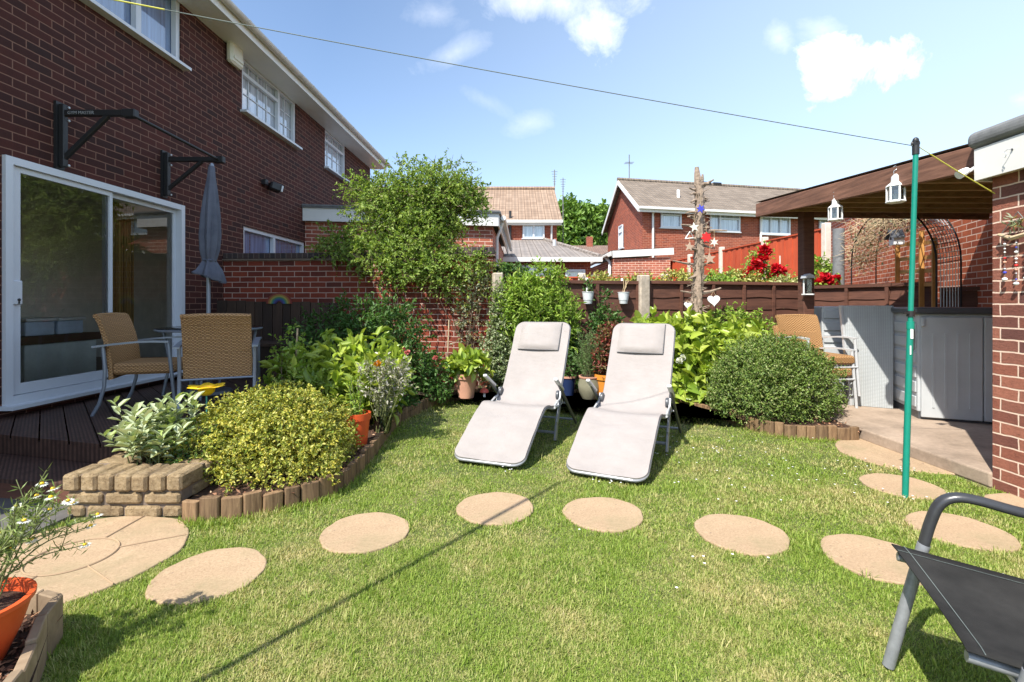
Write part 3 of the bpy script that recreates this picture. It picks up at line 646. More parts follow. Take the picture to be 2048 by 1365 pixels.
mb = MB(); mb.bar(DP(.10, .83, -.01), DP(.10, 1.03, -.01), .10, .018, up=(1, 0, 0), bev=.006)
mb.build('handle', M_['upvc'], sd_)
mb = MB(); mb.sphere(DP(.115, .87, -.022), .012); mb.bar(DP(.115, .86, -.022), DP(.115, .835, -.022), .008, .008); mb.build('keyhole', M_['dark'], sd_)
# the room behind the glass
mb = MB(); X0 = HX(5)-.12; rb = -10.9
mb.quad((X0, 2.6, .30), (rb, 2.6, .30), (rb, 8.2, .30), (X0, 8.2, .30)); mb.build('room_floor', M_['carpet'], house)
mb = MB(); wall_open(mb, (rb, 2.6), (rb, 8.2), .3, 2.7, [(.5, 5.2, .9, 2.4)], .02, (1, 0)); mb.quad((X0, 2.6, .3), (X0, 2.6, 2.7), (rb, 2.6, 2.7), (rb, 2.6, .3)); mb.quad((X0, 8.2, .3), (rb, 8.2, .3), (rb, 8.2, 2.7), (X0, 8.2, 2.7)); mb.quad((X0, 2.6, 2.7), (X0, 8.2, 2.7), (rb, 8.2, 2.7), (rb, 2.6, 2.7))  # unseen opening in the far wall, added to brighten the room
mb.build('room_wall', M_['interior'], house)
t = thing('cabinet', 'low pale cabinet with dark brown top standing inside behind the sliding door', 'cabinet', (-5.0, 4.95, .31))
mb = MB(); mb.lohi((-5.5, 4.62, .31), (-4.62, 5.42, .80)); mb.build('body', M_['cab'], t, bevel=.006)
mb = MB(); mb.lohi((-5.55, 4.3, .802), (-4.6, 5.46, .88)); mb.build('worktop', M_['brown_shelf'], t)
for k, (yy, l) in enumerate(((4.66, 'left clear storage box on the indoor cabinet, below the white papers'), (4.99, 'right clear storage box on the indoor cabinet, nearer the door mullion'))):
    t = thing('storage_box', l, 'storage box', (-4.85, yy+.15, .882), 0, 'clear storage boxes indoors')
    mb = MB(); mb.lohi((-5.1, yy, .882), (-4.65, yy+.30, 1.02)); mb.build('body', M_['tote'], t, bevel=.01)
    mb = MB(); mb.lohi((-5.12, yy-.01, 1.022), (-4.63, yy+.31, 1.05)); mb.build('lid', M_['white'], t, bevel=.006)
mb = MB()
for k in range(26): mb.box((-4.62+.02*math.sin(k*1.9), 5.62+k*.0125, 1.35), (.012, .02, 2.05), rz=.6*math.sin(k*1.9))
tag(mb.build('curtain', M_['gold_curtain']), 'dull gold curtain hanging inside the right pane of the sliding door', 'curtain')
# fixtures on the house wall
t = thing('alarm_box', 'cream alarm bell box fixed on the brick wall beside the upper window with glazing bars', 'alarm box', HP(7.05, .04, 4.62))
mb = MB(); c = HP(7.05, .06, 4.80); mb.box(c, (.10, .30, .34), rz=-K, bev=.03); mb.build('cover', M_['cream'], t)
mb = MB(); c = HP(7.05, .118, 4.72); mb.box(c, (.012, .22, .05), rz=-K, bev=.004); mb.build('louvre', M_['cream'], t)
t = thing('pull_up_bar', 'black wall mounted pull-up bar frame on the brick wall above the patio door', 'pull-up bar', HP(5.0, 0, 2.45))
for k, (y, zt, zb) in enumerate(((4.44, 3.03, 2.42), (5.73, 2.99, 2.44))):
    mb = MB(); mb.bar(HP(y, .012, zb), HP(y, .012, zt), .085, .024, up=(1, 0, 0)); mb.bar(HP(y, .05, zb+.02), HP(y, .05, zt-.02), .05, .05, up=(1, 0, 0), bev=.006); br = mb.build('wall_plate', M_['dark'], t)
    for zz in (zt-.04, zt-.16, zb+.04):
        m2 = MB(); m2.lathe(HP(y+.025, .078, zz), [(0.0001, .008), (.010, .006), (.012, 0)], 8, Matrix.Rotation(R(90), 3, 'Y')); m2.build('bolt', M_['steel'], br)
    mb = MB(); mb.bar(HP(y, .075, zt-.10), HP(y, .68, zt-.10), .045, .055, bev=.005); mb.bar(HP(y, .60, zt-.105), HP(y, .72, zt-.105), .065, .075, bev=.008); mb.build('arm', M_['dark'], t)
    mb = MB(); mb.bar(HP(y, .06, zb+.10), HP(y, .46, zt-.12), .038, .038, bev=.004); mb.build('strut', M_['dark'], t)
cu = bpy.data.curves.new('lettering', 'FONT'); cu.body = 'GYM MASTER'; cu.size = .040; cu.extrude = .001; tmp = bpy.data.objects.new('tmp', cu); COL.objects.link(tmp)
bpy.context.view_layer.update(); me = bpy.data.meshes.new_from_object(tmp); bpy.data.objects.remove(tmp)
V = np.array([v.co for v in me.vertices]); p0 = HP(4.417, .11, 2.914)
Vw = np.stack([p0.x+V[:, 0], p0.y-.0015-V[:, 2]+0*V[:, 0], p0.z+V[:, 1]], 1); finish('lettering', me, M_['steel'], t, True, Vw)
mb = MB(); mb.tube([HP(4.44, .66, 2.925), HP(5.73, .66, 2.885)], .016, 10); mb.build('grip_bar', M_['dark'], t)
t = thing('floodlight', 'small black floodlight with clear lamp on the brick wall right of the parasol', 'floodlight', HP(8.0, 0, 3.1))
mb = MB(); mb.bar(HP(7.9, .0, 3.16), HP(7.9, .08, 3.16), .09, .09, bev=.01); mb.build('base', M_['black'], t)
mb = MB(); mb.bar(HP(8.0, .06, 3.14), HP(8.14, .18, 3.10), .16, .13, bev=.02); hd = mb.build('lamp_head', M_['black'], t)
mb = MB(); mb.bar(HP(8.085, .19, 3.095), HP(8.105, .205, 3.09), .12, .10); mb.build('lens', M_['silver'], hd)
# ------------------------------------------------------------------ flat roofed extension behind the garden wall
t = thing('brick_extension', 'flat roofed brick extension with deep white fascia behind the garden wall', 'extension', (-2.2, 12, 0))
A = Vector((HX(9.43), 9.43)); B = Vector((-.40, 10.08)); C_ = Vector((-.25, 15.8)); D_ = Vector((HX(15.3), 15.3))
mb = MB()
for p, q in ((A, B), (B, C_), (C_, D_)): mb.quad((*p, 0), (*q, 0), (*q, 2.80), (*p, 2.80))
mb.build('wall', M_['brick_pale'], t)
mb = MB(); o1 = Vector((.16, -.97)).normalized()*-.0
A2 = A+Vector((0, -.10)); B2 = B+Vector((.12, -.10)); C2 = C_+Vector((.12, 0))
mb.bar((*A2, 2.905), (*B2, 2.905), .03, .25); mb.bar((*B2, 2.905), (*C2, 2.905), .03, .25); mb.build('fascia', M_['fascia'], t)
mb = MB(); poly = [A+Vector((0, -.15)), B+Vector((.17, -.15)), C_+Vector((.17, 0)), D_]; mb.prism(poly, 3.032, 3.075)
mb.bar((*(A+Vector((0, -.13))), 3.075), (*(B+Vector((.15, -.13))), 3.075), .07, .03); mb.build('roof', M_['felt'], t)
mb = MB(); mb.tube([(B.x+.22, B.y+.1, 2.98), (C_.x+.22, C_.y, 2.93)], .055, 8); mb.build('gutter', M_['fascia'], t)
mb = MB(); mb.tube([(B.x+.20, B.y+.35, 2.93), (B.x+.14, B.y+.35, 2.75), (B.x+.08, B.y+.35, 2.6), (B.x+.08, B.y+.35, 0)], .034, 8); mb.build('downpipe', M_['fascia'], t)
# ------------------------------------------------------------------ garden wall with brick coping
t = thing('garden_wall', 'tall red brick garden wall with dark brick coping between the house and the fence', 'garden wall', (-2.2, 6.8, 0))
w0 = Vector((HX(6.85)+.002, 6.88)); w1 = Vector((-.82, 6.72)); w2 = Vector((-.26, 6.68)); dn = Vector((.04, -1)).normalized()
def slabw(mb, p, q, z0, z1, th): mb.bar((p.x, p.y+th/2, (z0+z1)/2), (q.x, q.y+th/2, (z0+z1)/2), th, z1-z0)
mb = MB(); slabw(mb, w0, w1, 0, 1.80, .215); mb.build('wall', M_['brick_wall'], t)
mb = MB(); mb.lohi((w1.x+.003, w1.y-.10, 0), (w2.x, w1.y+.24, 1.84)); mb.build('pillar', M_['brick_wall'], t)
mb = MB(); slabw(mb, w0+Vector((0, -.035)), w1+Vector((0, -.035)), 1.802, 1.822, .285); mb.lohi((w1.x+.003-.02, w1.y-.13, 1.842), (w2.x+.03, w1.y+.27, 1.862)); mb.build('drip_course', M_['mortar'], t)
mb = MB(); nb = 42; M_['coping'] = brick('dark_coping', [(.045, .035, .035), (.07, .05, .048), (.10, .06, .052), (.05, .04, .04)], (.16, .13, .11), bw=.0775, rh=.5, ms=.012)
slabw(mb, w0+Vector((0, -.02)), w1+Vector((0, -.02)), 1.823, 1.905, .25); mb.lohi((w1.x-.01, w1.y-.125, 1.863), (w2.x+.02, w1.y+.265, 1.965)); mb.build('coping', M_['coping'], t, bevel=.012)
# ------------------------------------------------------------------ fences
def lap_panel(parent, p, q, z0, z1, mat, nb=8, battens=3, front=-1):
    p = Vector(p); q = Vector(q); u = (q-p); Ln = u.length; u.normalize(); nn = Vector((u.y, -u.x))  # towards the camera side
    mb = MB(); hh = (z1-z0-.05)/nb; ns = 24
    for k in range(nb):
        zb = z0+k*hh; ph = random.uniform(0, 6); am = random.uniform(.004, .012); vs = []
        for i in range(ns+1):
            s = Ln*i/ns; w = am*math.sin(s*5.5+ph)+am*.6*math.sin(s*13+ph*2)
            P = p+u*s
            lo = P+nn*.016; hi = P+nn*.002
            vs += [(lo.x, lo.y, zb-.012+w), (hi.x, hi.y, zb+hh), (P.x-nn.x*.012, P.y-nn.y*.012, zb+hh), (P.x-nn.x*.0, P.y-nn.y*.0, zb-.012+w)]
        fs = []
        for i in range(ns):
            b = i*4; fs += [(b, b+4, b+5, b+1), (b+3, b, b+1, b+2)[::-1] if i == 0 else (b, b+3, b+7, b+4), (b+2, b+1, b+5, b+6)]
        mb.add(vs, fs)
    pan = mb.build('panel', mat, parent)
    for i in range(battens+2):
        s = Ln*i/(battens+1); s = min(max(s, .025), Ln-.025); P = p+u*s+nn*.030; m2 = MB(); m2.bar((P.x, P.y, z0), (P.x, P.y, z1-.05), .045, .022, up=(nn.x, nn.y, 0)); m2.build('batten', mat, pan)
    m2 = MB(); P = p+nn*.008; Q = q+nn*.008; m2.bar((P.x, P.y, z1-.026), (Q.x, Q.y, z1-.026), .075, .045); m2.build('top_rail', mat, pan)
t = thing('panel_fence', 'dark brown lap panel fence with concrete posts across the back of the garden', 'fence', (2, 7, 0))
fu = (Vector(FL1)-Vector(FL0)).normalized()
pA = Vector(FL0)+fu*.03; pB = Vector((1.87-.07, 6.98-.02)); pC = Vector((1.87+.07, 6.98+.02)); pD = Vector((4.56, 7.70))
lap_panel(t, pA, pB, .04, 1.52, M_['fence'], 8, 2); lap_panel(t, pC, pD, .04, 1.53, M_['fence'], 8, 4)
for px_, py_, w, h in ((-.19, 6.43, .13, 1.60), (1.87, 6.94, .155, 1.60)):
    mb = MB(); mb.box((px_, py_, h/2), (w, .12, h), rz=math.atan2(fu.y, fu.x), bev=.015); mb.build('concrete_post', M_['concrete'], t)
mb = MB(); mb.box((4.63, 7.68, .80), (.11, .11, 1.6), bev=.01); mb.build('timber_post', M_['sleeper'], t)
t = thing('side_fence', 'dark brown shaded panel fence behind the grey sheds under the canopy', 'fence', (5.2, 6.2, 0))
lap_panel(t, (4.70, 7.62), (5.30, 6.1), .10, 1.475, M_['fence'], 8, 2); lap_panel(t, (5.32, 6.05), (6.35, 4.3), .10, 1.40, M_['fence'], 8, 2)
# ------------------------------------------------------------------ garage on the right
t = thing('brick_garage', 'red brick garage corner with white fascia and grey felt roof at the right edge', 'garage', (4.6, 1, 0))
mb = MB(); gx = 3.115
mb.quad((gx, 3.16, 0), (gx-.06, -.6, 0), (gx-.06, -.6, 2.14), (gx, 3.16, 2.14)); mb.quad((gx, 3.16, 0), (gx, 3.16, 2.14), (6.3, 3.3, 2.14), (6.3, 3.3, 0)); mb.quad((gx-.06, -.6, 0), (6.2, -.6, 0), (6.2, -.6, 2.14), (gx-.06, -.6, 2.14)); mb.quad((6.3, 3.3, 0), (6.3, 3.3, 2.14), (6.2, -.6, 2.14), (6.2, -.6, 0))
mb.build('wall', M_['brick_garage'], t)
mb = MB(); mb.bar((gx-.07, 3.20, 2.105), (gx-.13, -.7, 2.135), .022, .205); mb.bar((gx-.058, 3.21, 2.105), (6.4, 3.36, 2.105), .022, .205); mb.build('fascia', M_['fascia'], t)
mb = MB()
mb.prism([(gx-.105, 3.245), (gx-.165, -.75), (6.4, -.75), (6.5, 3.40)], 2.215, 2.325)
o = mb.build('roof', M_['felt'], t, bevel=.045); o.modifiers['bevel'].segments = 4
t = thing('spotlight', 'small white swivel spotlight at the garage fascia corner', 'spotlight', (3.02, 3.26, 2.05))
mb = MB(); mb.lathe((2.985, 3.225, 2.065), [(.001, .035), (.020, .032), (.026, 0), (.028, -.035), (.001, -.035)], 14, Matrix.Rotation(R(60), 3, 'Y')); mb.build('lamp_head', M_['white'], t)
mb = MB(); mb.tube([(3.02, 3.225, 2.07), (3.06, 3.215, 2.10)], .010); mb.build('bracket', M_['white'], t)
t = thing('wall_hook', 'small twisted wire hook screwed into the white garage fascia', 'hook', (3.02, 2.93, 2.08))
mb = MB(); mb.tube([(3.025, 2.95, 2.13), (3.0, 2.95, 2.132), (2.995, 2.965, 2.12), (2.997, 2.955, 2.10), (2.997, 2.965, 2.085), (3.0, 2.975, 2.095)], .0022, 5); mb.build('wire', M_['steel'], t)
mb = MB(); mb.sphere((3.025, 2.95, 2.131), .006); mb.build('screw', M_['dark'], t)
# ------------------------------------------------------------------ timber canopy
t = thing('timber_canopy', 'brown stained timber canopy with open joists leaning from the garage over the sheds', 'canopy', (4.2, 5, .1))
def bx_(y): return 3.12+.027*(y-3.25)
def bz(y): return 2.17+.077*(y-3.25)
def cz(x, y): return bz(y)-.06*(x-bx_(y))
mb = MB(); mb.bar((bx_(3.3), 3.26, bz(3.26)), (bx_(6.36), 6.36, bz(6.36)), .05, .17, bev=.004); mb.build('front_beam', M_['pergola'], t)
mb = MB(); mb.bar((3.22, 6.34, cz(3.2, 6.34)-.01), (5.30, 5.42, cz(5.3, 5.42)-.01), .05, .14); mb.build('rear_beam', M_['pergola'], t)
jd = Vector((2.08, -.92)).normalized()
for k in range(7):
    y = 6.34-(k+1)*.40; a = Vector((bx_(y)+.03, y)); e = a+jd*((5.28-a.x)/jd.x)
    if e.y < 3.42: e = a+jd*((3.42-a.y)/jd.y)
    mb = MB(); mb.bar((*a, cz(*a)+.01), (*e, cz(*e)+.01), .048, .125); mb.build('joist', M_['joist'], t)
for nm, mt, dz, o in (('roof_boards', 'joist', .10, 0), ('roof_felt', 'felt', .113, .03)):
    P = [(bx_(3.3)+.02-o, 3.26), (5.32+o, 3.42), (5.32+o, 5.42+o), (bx_(6.3)+.02-o, 6.38+o)]; mb = MB(); mb.quad(*[(x, y, cz(x, y)+dz) for x, y in P]); mb.build(nm, M_[mt], t)
mb = MB(); mb.box((3.60, 5.97, 1.21), (.13, .13, 2.22), bev=.006); mb.build('post', M_['fence'], t)
# ------------------------------------------------------------------ deck, steps, planter
t = thing('timber_deck', 'dark grooved timber deck with two steps in front of the patio door', 'deck', (-3.2, 5, 0))
def clip_half(poly, p, n):
    out_ = []
    for i in range(len(poly)):
        a, b = poly[i], poly[(i+1) % len(poly)]; da = (a-p).dot(n); db = (b-p).dot(n)
        if da >= 0: out_.append(a)
        if da*db < 0: out_.append(a.lerp(b, da/(da-db)))
    return out_
dk = [Vector(v) for v in ((-4.14, 3.585), (-2.55, 3.175), (-2.10, 3.42), (-2.10, 6.84), (-4.08, 6.84))]
dn_ = Vector((.72, .69)).normalized(); s = -1.2
while s < 3.6:
    pl = clip_half(clip_half(dk, dn_*s, dn_), dn_*(s+.138), -dn_); s += .147
    if len(pl) >= 3: mb = MB(); mb.prism([(p.x, p.y) for p in pl], .245, .270); mb.build('board', M_['deck'], t)
mb = MB(); mb.bar((-4.14, 3.60, .145), (-2.55, 3.19, .145), .02, .196); mb.build('deck_riser', M_['deck'], t)
mb = MB(); mb.lohi((-2.115, 3.34, .01), (-2.09, 6.80, .268)); mb.build('side_board', M_['deck'], t)
mb = MB(); mb.add([(-4.14, 3.58, .14), (-2.56, 3.17, .14), (-2.54, 2.84, .14), (-4.14, 3.14, .14), (-4.14, 3.58, .115), (-2.56, 3.17, .115), (-2.54, 2.84, .115), (-4.14, 3.14, .115)], [(0, 3, 2, 1), (4, 5, 6, 7), (3, 7, 6, 2), (2, 6, 5, 1)]); mb.build('step_tread', M_['deck'], t)
mb = MB(); mb.bar((-4.14, 3.16, .065), (-2.56, 2.865, .065), .025, .10); mb.build('step_riser', M_['fence'], t)
t = thing('brick_planter', 'small raised planter of buff rustic bricks holding the sage', 'planter', (-2.17, 3, 0))
px0, px1, py0, py1 = -2.50, -1.845, 2.72, 3.36
mb = MB()
def rb_(mb, c, d, rz=0):
    d = [v*random.uniform(.96, 1.0) for v in d]; mb.box((c[0]+random.uniform(-.003, .003), c[1]+random.uniform(-.004, .004), c[2]), d, rz=rz+random.uniform(-.02, .02), bev=.013)
for z, sh in ((.033, .11), (.108, 0)):
    x = px0+.0; first = True
    while x < px1-.02:
        L = .215 if not (first and sh) else .105; L = min(L, px1-x); first = False
        rb_(mb, (x+L/2, py0+.05, z), (L-.008, .10, .066)); x += L+.002
    y = py0+.105
    while y < py1:
        L = min(.215, py1-y)
        if L > .04:
            rb_(mb, (px0+.05, y+L/2, z), (.10, L-.008, .066)); rb_(mb, (px1-.05, y+L/2, z), (.10, L-.008, .066))
        y += L+.002
mb.build('lower_courses', M_['brick_yellow'], t)
mb = MB(); x = px0-.012
for i in range(7): rb_(mb, (x+.047+i*.0965, py0+.095, .197), (.088, .215, .098))
y = py0+.215
for i in range(5):
    rb_(mb, (px0+.085, y+.05+i*.098, .197), (.20, .088, .098)); rb_(mb, (px1-.085, y+.05+i*.098, .195), (.20, .088, .092))
mb.build('coping', M_['brick_yellow'], t)
mb = MB(); mb.lohi((px0+.012, py0+.02, .0), (px1-.012, py0+.09, .235)); mb.lohi((px0+.012, py0+.092, 0), (px0+.09, py1-.02, .235)); mb.lohi((px1-.09, py0+.092, 0), (px1-.012, py1-.02, .235)); mb.build('mortar', M_['mortar'], t)
mb = MB(); mb.lohi((px0+.10, py0+.10, .02), (px1-.10, py1, .20)); mb.build('soil', M_['mulch'], t)
# ------------------------------------------------------------------ log edging
def resample(pts, step):
    """points along a curve at uneven spacings near step"""
    P = [Vector(p) for p in pts]; cum = [0]
    for p, q in zip(P[:-1], P[1:]): cum.append(cum[-1]+(q-p).length)
    o = []; s = 0; j = 0
    while s < cum[-1]:
        while cum[j+1] < s: j += 1
        o.append(P[j].lerp(P[j+1], (s-cum[j])/(cum[j+1]-cum[j]+1e-9))); s += step*random.choice((.78, .9, 1.0, 1.0, 1.15))
    return o
def catmull(pts, k=8):
    P = [Vector(p) for p in pts]; P = [P[0]*2-P[1]]+P+[P[-1]*2-P[-2]]; o = []
    for i in range(1, len(P)-2):
        for j in range(k):
            t = j/k; a, b, c, d = P[i-1:i+3]; o.append(.5*((2*b)+(c-a)*t+(2*a-5*b+4*c-d)*t*t+(3*b-a-3*c+d)*t**3))
    return o+[P[-2]]
cur = catmull(EDGE); pts = resample(cur, .098)
half = [p for p in pts if p.x < .45]; rest = [p for p in pts if p.x >= .45]
for ps, lab in ((half, 'border edging of weathered wooden blocks curving round the left flower bed'), (rest, 'border edging of weathered wooden blocks in front of the clipped dome bush and back bed')):
    t = thing('block_edging', lab, 'edging', (ps[len(ps)//2].x, ps[len(ps)//2].y, 0))
    for i in range(len(ps)-1):
        a, b = ps[i], ps[i+1]; d = (b-a).normalized(); nrm = Vector((-d.y, d.x)); h = random.uniform(.106, .136); tw_ = random.uniform(-.14, .14); d = Vector((d.x*math.cos(tw_)-d.y*math.sin(tw_), d.x*math.sin(tw_)+d.y*math.cos(tw_))); nrm = Vector((-d.y, d.x))
        if nrm.y < 0 and False: nrm = -nrm
        mb = MB(); w = (b-a).length-random.uniform(.003, .009); r = .05; poly = []
        for k in range(7):
            tt = math.pi*k/6; poly.append((a+b)/2+d*(w/2*math.cos(tt))-nrm*(.009*math.sin(tt)**.5))
        poly = [(p.x, p.y) for p in poly]; m_ = (a+b)/2; poly += [tuple(m_-d*w/2+nrm*.03), tuple(m_+d*w/2+nrm*.03)]
        mb.prism(poly, -.02, h); o = mb.build('block', M_['log'], t, bevel=.003)
# bark chips on the beds
def in_poly(x, y, poly):
    c = np.zeros(len(x), bool); n = len(poly)
    for i in range(n):
        x1, y1 = poly[i]; x2, y2 = poly[(i+1) % n]
        if y1 == y2: continue
        k = ((y1 > y) != (y2 > y)) & (x < (x2-x1)*(y-y1)/(y2-y1)+x1); c ^= k
    return c
bedL = [(-1.72, 1.72), (-1.60, 1.72), (-1.585, 1.62), (-1.43, 1.42), (-1.36, 1.2), (-1.34, .75), (-2.6, .75), (-2.6, 1.6)]
def chips(name, poly, z, n, s, lab):
    xs_ = [p[0] for p in poly]; ys_ = [p[1] for p in poly]; x = rng.uniform(min(xs_), max(xs_), n); y = rng.uniform(min(ys_), max(ys_), n); k = in_poly(x, y, poly); x, y = x[k], y[k]; n = len(x)
    C = np.stack([x, y, z+rng.random(n)*.018], 1); D = rng.normal(size=(n, 3)); D[:, 2] *= .35; Nn = np.array([0, 0, 1.])+rng.normal(size=(n, 3))*.4
    V, f = diamond_np(C, D, Nn, s*(.5+rng.random(n)), s*.45*(.6+.8*rng.random(n)))
    tag(np_mesh(name, V, f, M_['chip']), lab, 'bark chips', kind='stuff')
chips('bark_chips', bed, .088, 16000, .03, 'brown bark chips spread over the curved flower bed')
# near left bed
tag(poly_sheet('near_bed_soil', [(-1.74, 1.74), (-1.60, 1.74), (-1.56, 1.64), (-1.40, 1.42), (-1.33, 1.2), (-1.31, .75), (-2.6, .75), (-2.6, 1.6)], .09, M_['mulch']), kind='structure')
chips('bark_chips', bedL, .092, 6000, .026, 'brown bark chips in the raised bed at the lower left corner')
t = thing('sleeper_edging', 'weathered timber edging of the raised bed at the lower left corner', 'edging', (-1.4, 1.35, 0))
sp_ = [(-1.80, 1.76), (-1.70, 1.765), (-1.62, 1.74), (-1.565, 1.62), (-1.48, 1.50), (-1.40, 1.38), (-1.345, 1.24), (-1.325, 1.08), (-1.32, .85)]
for a, b in zip(sp_[:-1], sp_[1:]):
    mb = MB(); zt = random.uniform(.15, .165); mb.bar((*a, zt/2), (*(Vector(b)-(Vector(b)-Vector(a)).normalized()*.004), zt/2), .030, zt, bev=.004); mb.build('timber_block', M_['sleeper'], t)
# ------------------------------------------------------------------ stepping stones
STONES = []
def stone(c, r, lab, z=.012, grp='round stepping stones across the lawn'):
    n = 48; mb = MB(); V = []
    ph = random.uniform(0, 6); rr = [r*(1+.016*math.sin(3*t_+ph)+.012*math.sin(7*t_+ph*2)+.008*math.sin(13*t_)) for t_ in [2*math.pi*k/n for k in range(n)]]
    poly = [(c[0]+rr[k]*math.cos(2*math.pi*k/n), c[1]+rr[k]*math.sin(2*math.pi*k/n)) for k in range(n)]
    mb.prism(poly, -.03, z); o = mb.build('stepping_stone', M_['stone'], bevel=.006); tag(o, lab, 'stepping stone', grp); STONES.append((c[0], c[1], r)); return o
for (px_, py_), lab in (((420, 1151), 'sandy round stepping stone second from the left, with plant shadows on it'), ((731, 1066), 'sandy round stepping stone third from the left, in front of the log edging'),
    ((991, 1018), 'sandy round stepping stone before the left lounger, crossed by a thin shadow'), ((1206, 1029), 'sandy round stepping stone just in front of the right lounger'),
    ((1482, 1069), 'sandy round stepping stone between the right lounger and the black chair'), ((1752, 1118), 'sandy round stepping stone partly hidden behind the black chair leg'),
    ((1918, 1063), 'sandy round stepping stone seen through the black chair armrest'), ((1803, 974), 'sandy round stepping stone at the foot of the green pole'), ((2075, 1020), 'sandy round stepping stone cut by the right edge near the garage')):
    c = g(px_, py_); stone((c.x, c.y), .225, lab)
stone((3.10, 3.86), .46, 'large sandy half round stone against the concrete slab', .010)
c = (-2.06, 2.29); stone(c, .45, 'large sandy round slab with scored rings beside the buff brick planter', .012)
mb = MB()
for r0 in (.17,):
    P = [(c[0]+r0*math.cos(k*.13), c[1]+r0*math.sin(k*.13), .0145) for k in range(50)]; mb.tube(P, .004, 4)
for k in range(6):
    a = .5+k*1.047; P = [(c[0]+(.17 if k % 2 else .0+.17)*math.cos(a), c[1]+.17*math.sin(a), .0145), (c[0]+.44*math.cos(a), c[1]+.44*math.sin(a), .0145)]; mb.tube(P, .0035, 4)
o = mb.build('scored_joints', plain('sandy_joint', (.30, .21, .13), .95), [x for x in COL.objects if x.name.startswith('stepping_stone')][-1])
# ------------------------------------------------------------------ lawn
def lawn():
    bands = [(1.42, 1.9, 115000, .021, .0024), (1.9, 2.5, 125000, .022, .0028), (2.5, 3.4, 125000, .023, .0038), (3.4, 4.6, 85000, .025, .0052), (4.6, 6.2, 48000, .027, .008)]
    Vs = []; Fs = []; off = 0
    for y0, y1, n, L, w in bands:
        y = rng.uniform(y0, y1, n); x = rng.uniform(-1.10, 1.10, n)*y
        k = in_poly(x, y, bed) | in_poly(x, y, [(-4, 0), (-1.31, 0), (-1.31, 1.2), (-1.42, 1.42), (-1.60, 1.70), (-1.66, 1.80), (-4, 1.80)]) | ((x < -1.83) & (y > 2.68)) | (x < -2.5) | ((x > 3.06) & (y > 3.14)) | (x > 3.10)
        for cx, cy, r in STONES:
            rr = r*(.995-.13*rng.random(n)**2.2*(.55+.45*np.sin(np.arctan2(y-cy, x-cx)*4+cx*9))); k |= ((x-cx)**2+(y-cy)**2 < rr**2)
        x, y = x[~k], y[~k]; n = len(x)
        az = rng.random(n)*2*math.pi; lean = rng.uniform(.30, 1.38, n)
        # clumps: height and density drift
        cl = .75+.35*np.sin(x*5.1+np.sin(y*3.7)*2)*np.sin(y*6.3+np.sin(x*4.1)*2)+.25*rng.random(n)
        h = L*cl*(.6+.8*rng.random(n)); D = np.stack([np.cos(az)*np.sin(lean), np.sin(az)*np.sin(lean), np.cos(lean)], 1)
        b = np.stack([x, y, np.zeros(n)], 1); s = np.stack([-np.sin(az), np.cos(az), np.zeros(n)], 1)*(w/2)
        mid = b+D*(h*.55)[:, None]; tip = b+D*h[:, None]; tip[:, 2] -= h*.25*np.sin(lean); tip[:, 2] = np.maximum(tip[:, 2], .004)
        V = np.stack([b-s, b+s, mid+s*.8, mid-s*.8, tip], 1).reshape(-1, 3)
        i = np.arange(n)[:, None]*5+off
        # quads, the last one folded to a point by repeating the tip's neighbour would be degenerate: use 4-gons (b0,b1,m1,m0) and (m0,m1,tip)
        Vs.append(V); Fs.append((i+np.array([[0, 1, 2, 3]]), i+np.array([[3, 2, 4]]))); off += len(V)
    # longer tufts left uncut along the edging and here and there
    ed = np.array([[p.x, p.y] for p in catmull(EDGE, 6)]); k = rng.integers(0, len(ed), 5200); x = ed[k, 0]+rng.normal(size=5200)*.03+.0; y = ed[k, 1]+rng.normal(size=5200)*.03-.03
    tx = rng.uniform(-1.6, 2.6, 420); ty = rng.uniform(1.5, 4.2, 420); x = np.concatenate([x, np.repeat(tx, 9)+rng.normal(size=420*9)*.012]); y = np.concatenate([y, np.repeat(ty, 9)+rng.normal(size=420*9)*.012])
    k = ~in_poly(x, y, bed) & (x < 3.05) & ~((x < -1.83) & (y > 2.68)) & ~in_poly(x, y, [(-4, 0), (-1.31, 0), (-1.31, 1.2), (-1.42, 1.42), (-1.60, 1.70), (-1.66, 1.80), (-4, 1.80)])
    for cx, cy, r in STONES: k &= (x-cx)**2+(y-cy)**2 > (r*.97)**2
    x, y = x[k], y[k]; n = len(x); az = rng.random(n)*6.283; lean = rng.uniform(.1, .9, n); h = .030+.035*rng.random(n); D = np.stack([np.cos(az)*np.sin(lean), np.sin(az)*np.sin(lean), np.cos(lean)], 1)
    b = np.stack([x, y, np.zeros(n)], 1); s = np.stack([-np.sin(az), np.cos(az), np.zeros(n)], 1)*.002; mid = b+D*(h*.55)[:, None]; tip = b+D*h[:, None]; tip[:, 2] -= h*.3*np.sin(lean)
    Vs.append(np.stack([b-s, b+s, mid+s*.8, mid-s*.8, tip], 1).reshape(-1, 3)); i = np.arange(n)[:, None]*5+off; Fs.append((i+np.array([[0, 1, 2, 3]]), i+np.array([[3, 2, 4]]))); off += n*5
    V = np.concatenate(Vs); q = np.concatenate([f[0] for f in Fs]); tr_ = np.concatenate([f[1] for f in Fs])
    me = bpy.data.meshes.new('grass'); me.vertices.add(len(V)); me.vertices.foreach_set('co', V.astype(np.float32).ravel())
    me.loops.add(q.size+tr_.size); me.loops.foreach_set('vertex_index', np.concatenate([q.ravel(), tr_.ravel()]).astype(np.int32))
    me.polygons.add(len(q)+len(tr_)); me.polygons.foreach_set('loop_start', np.concatenate([np.arange(0, q.size, 4), q.size+np.arange(0, tr_.size, 3)]).astype(np.int32)); me.update(calc_edges=True)
    me.materials.append(M_['grass']); o = bpy.data.objects.new('grass', me); COL.objects.link(o); tag(o, 'short green and straw coloured lawn grass', 'grass', kind='stuff')
lawn()
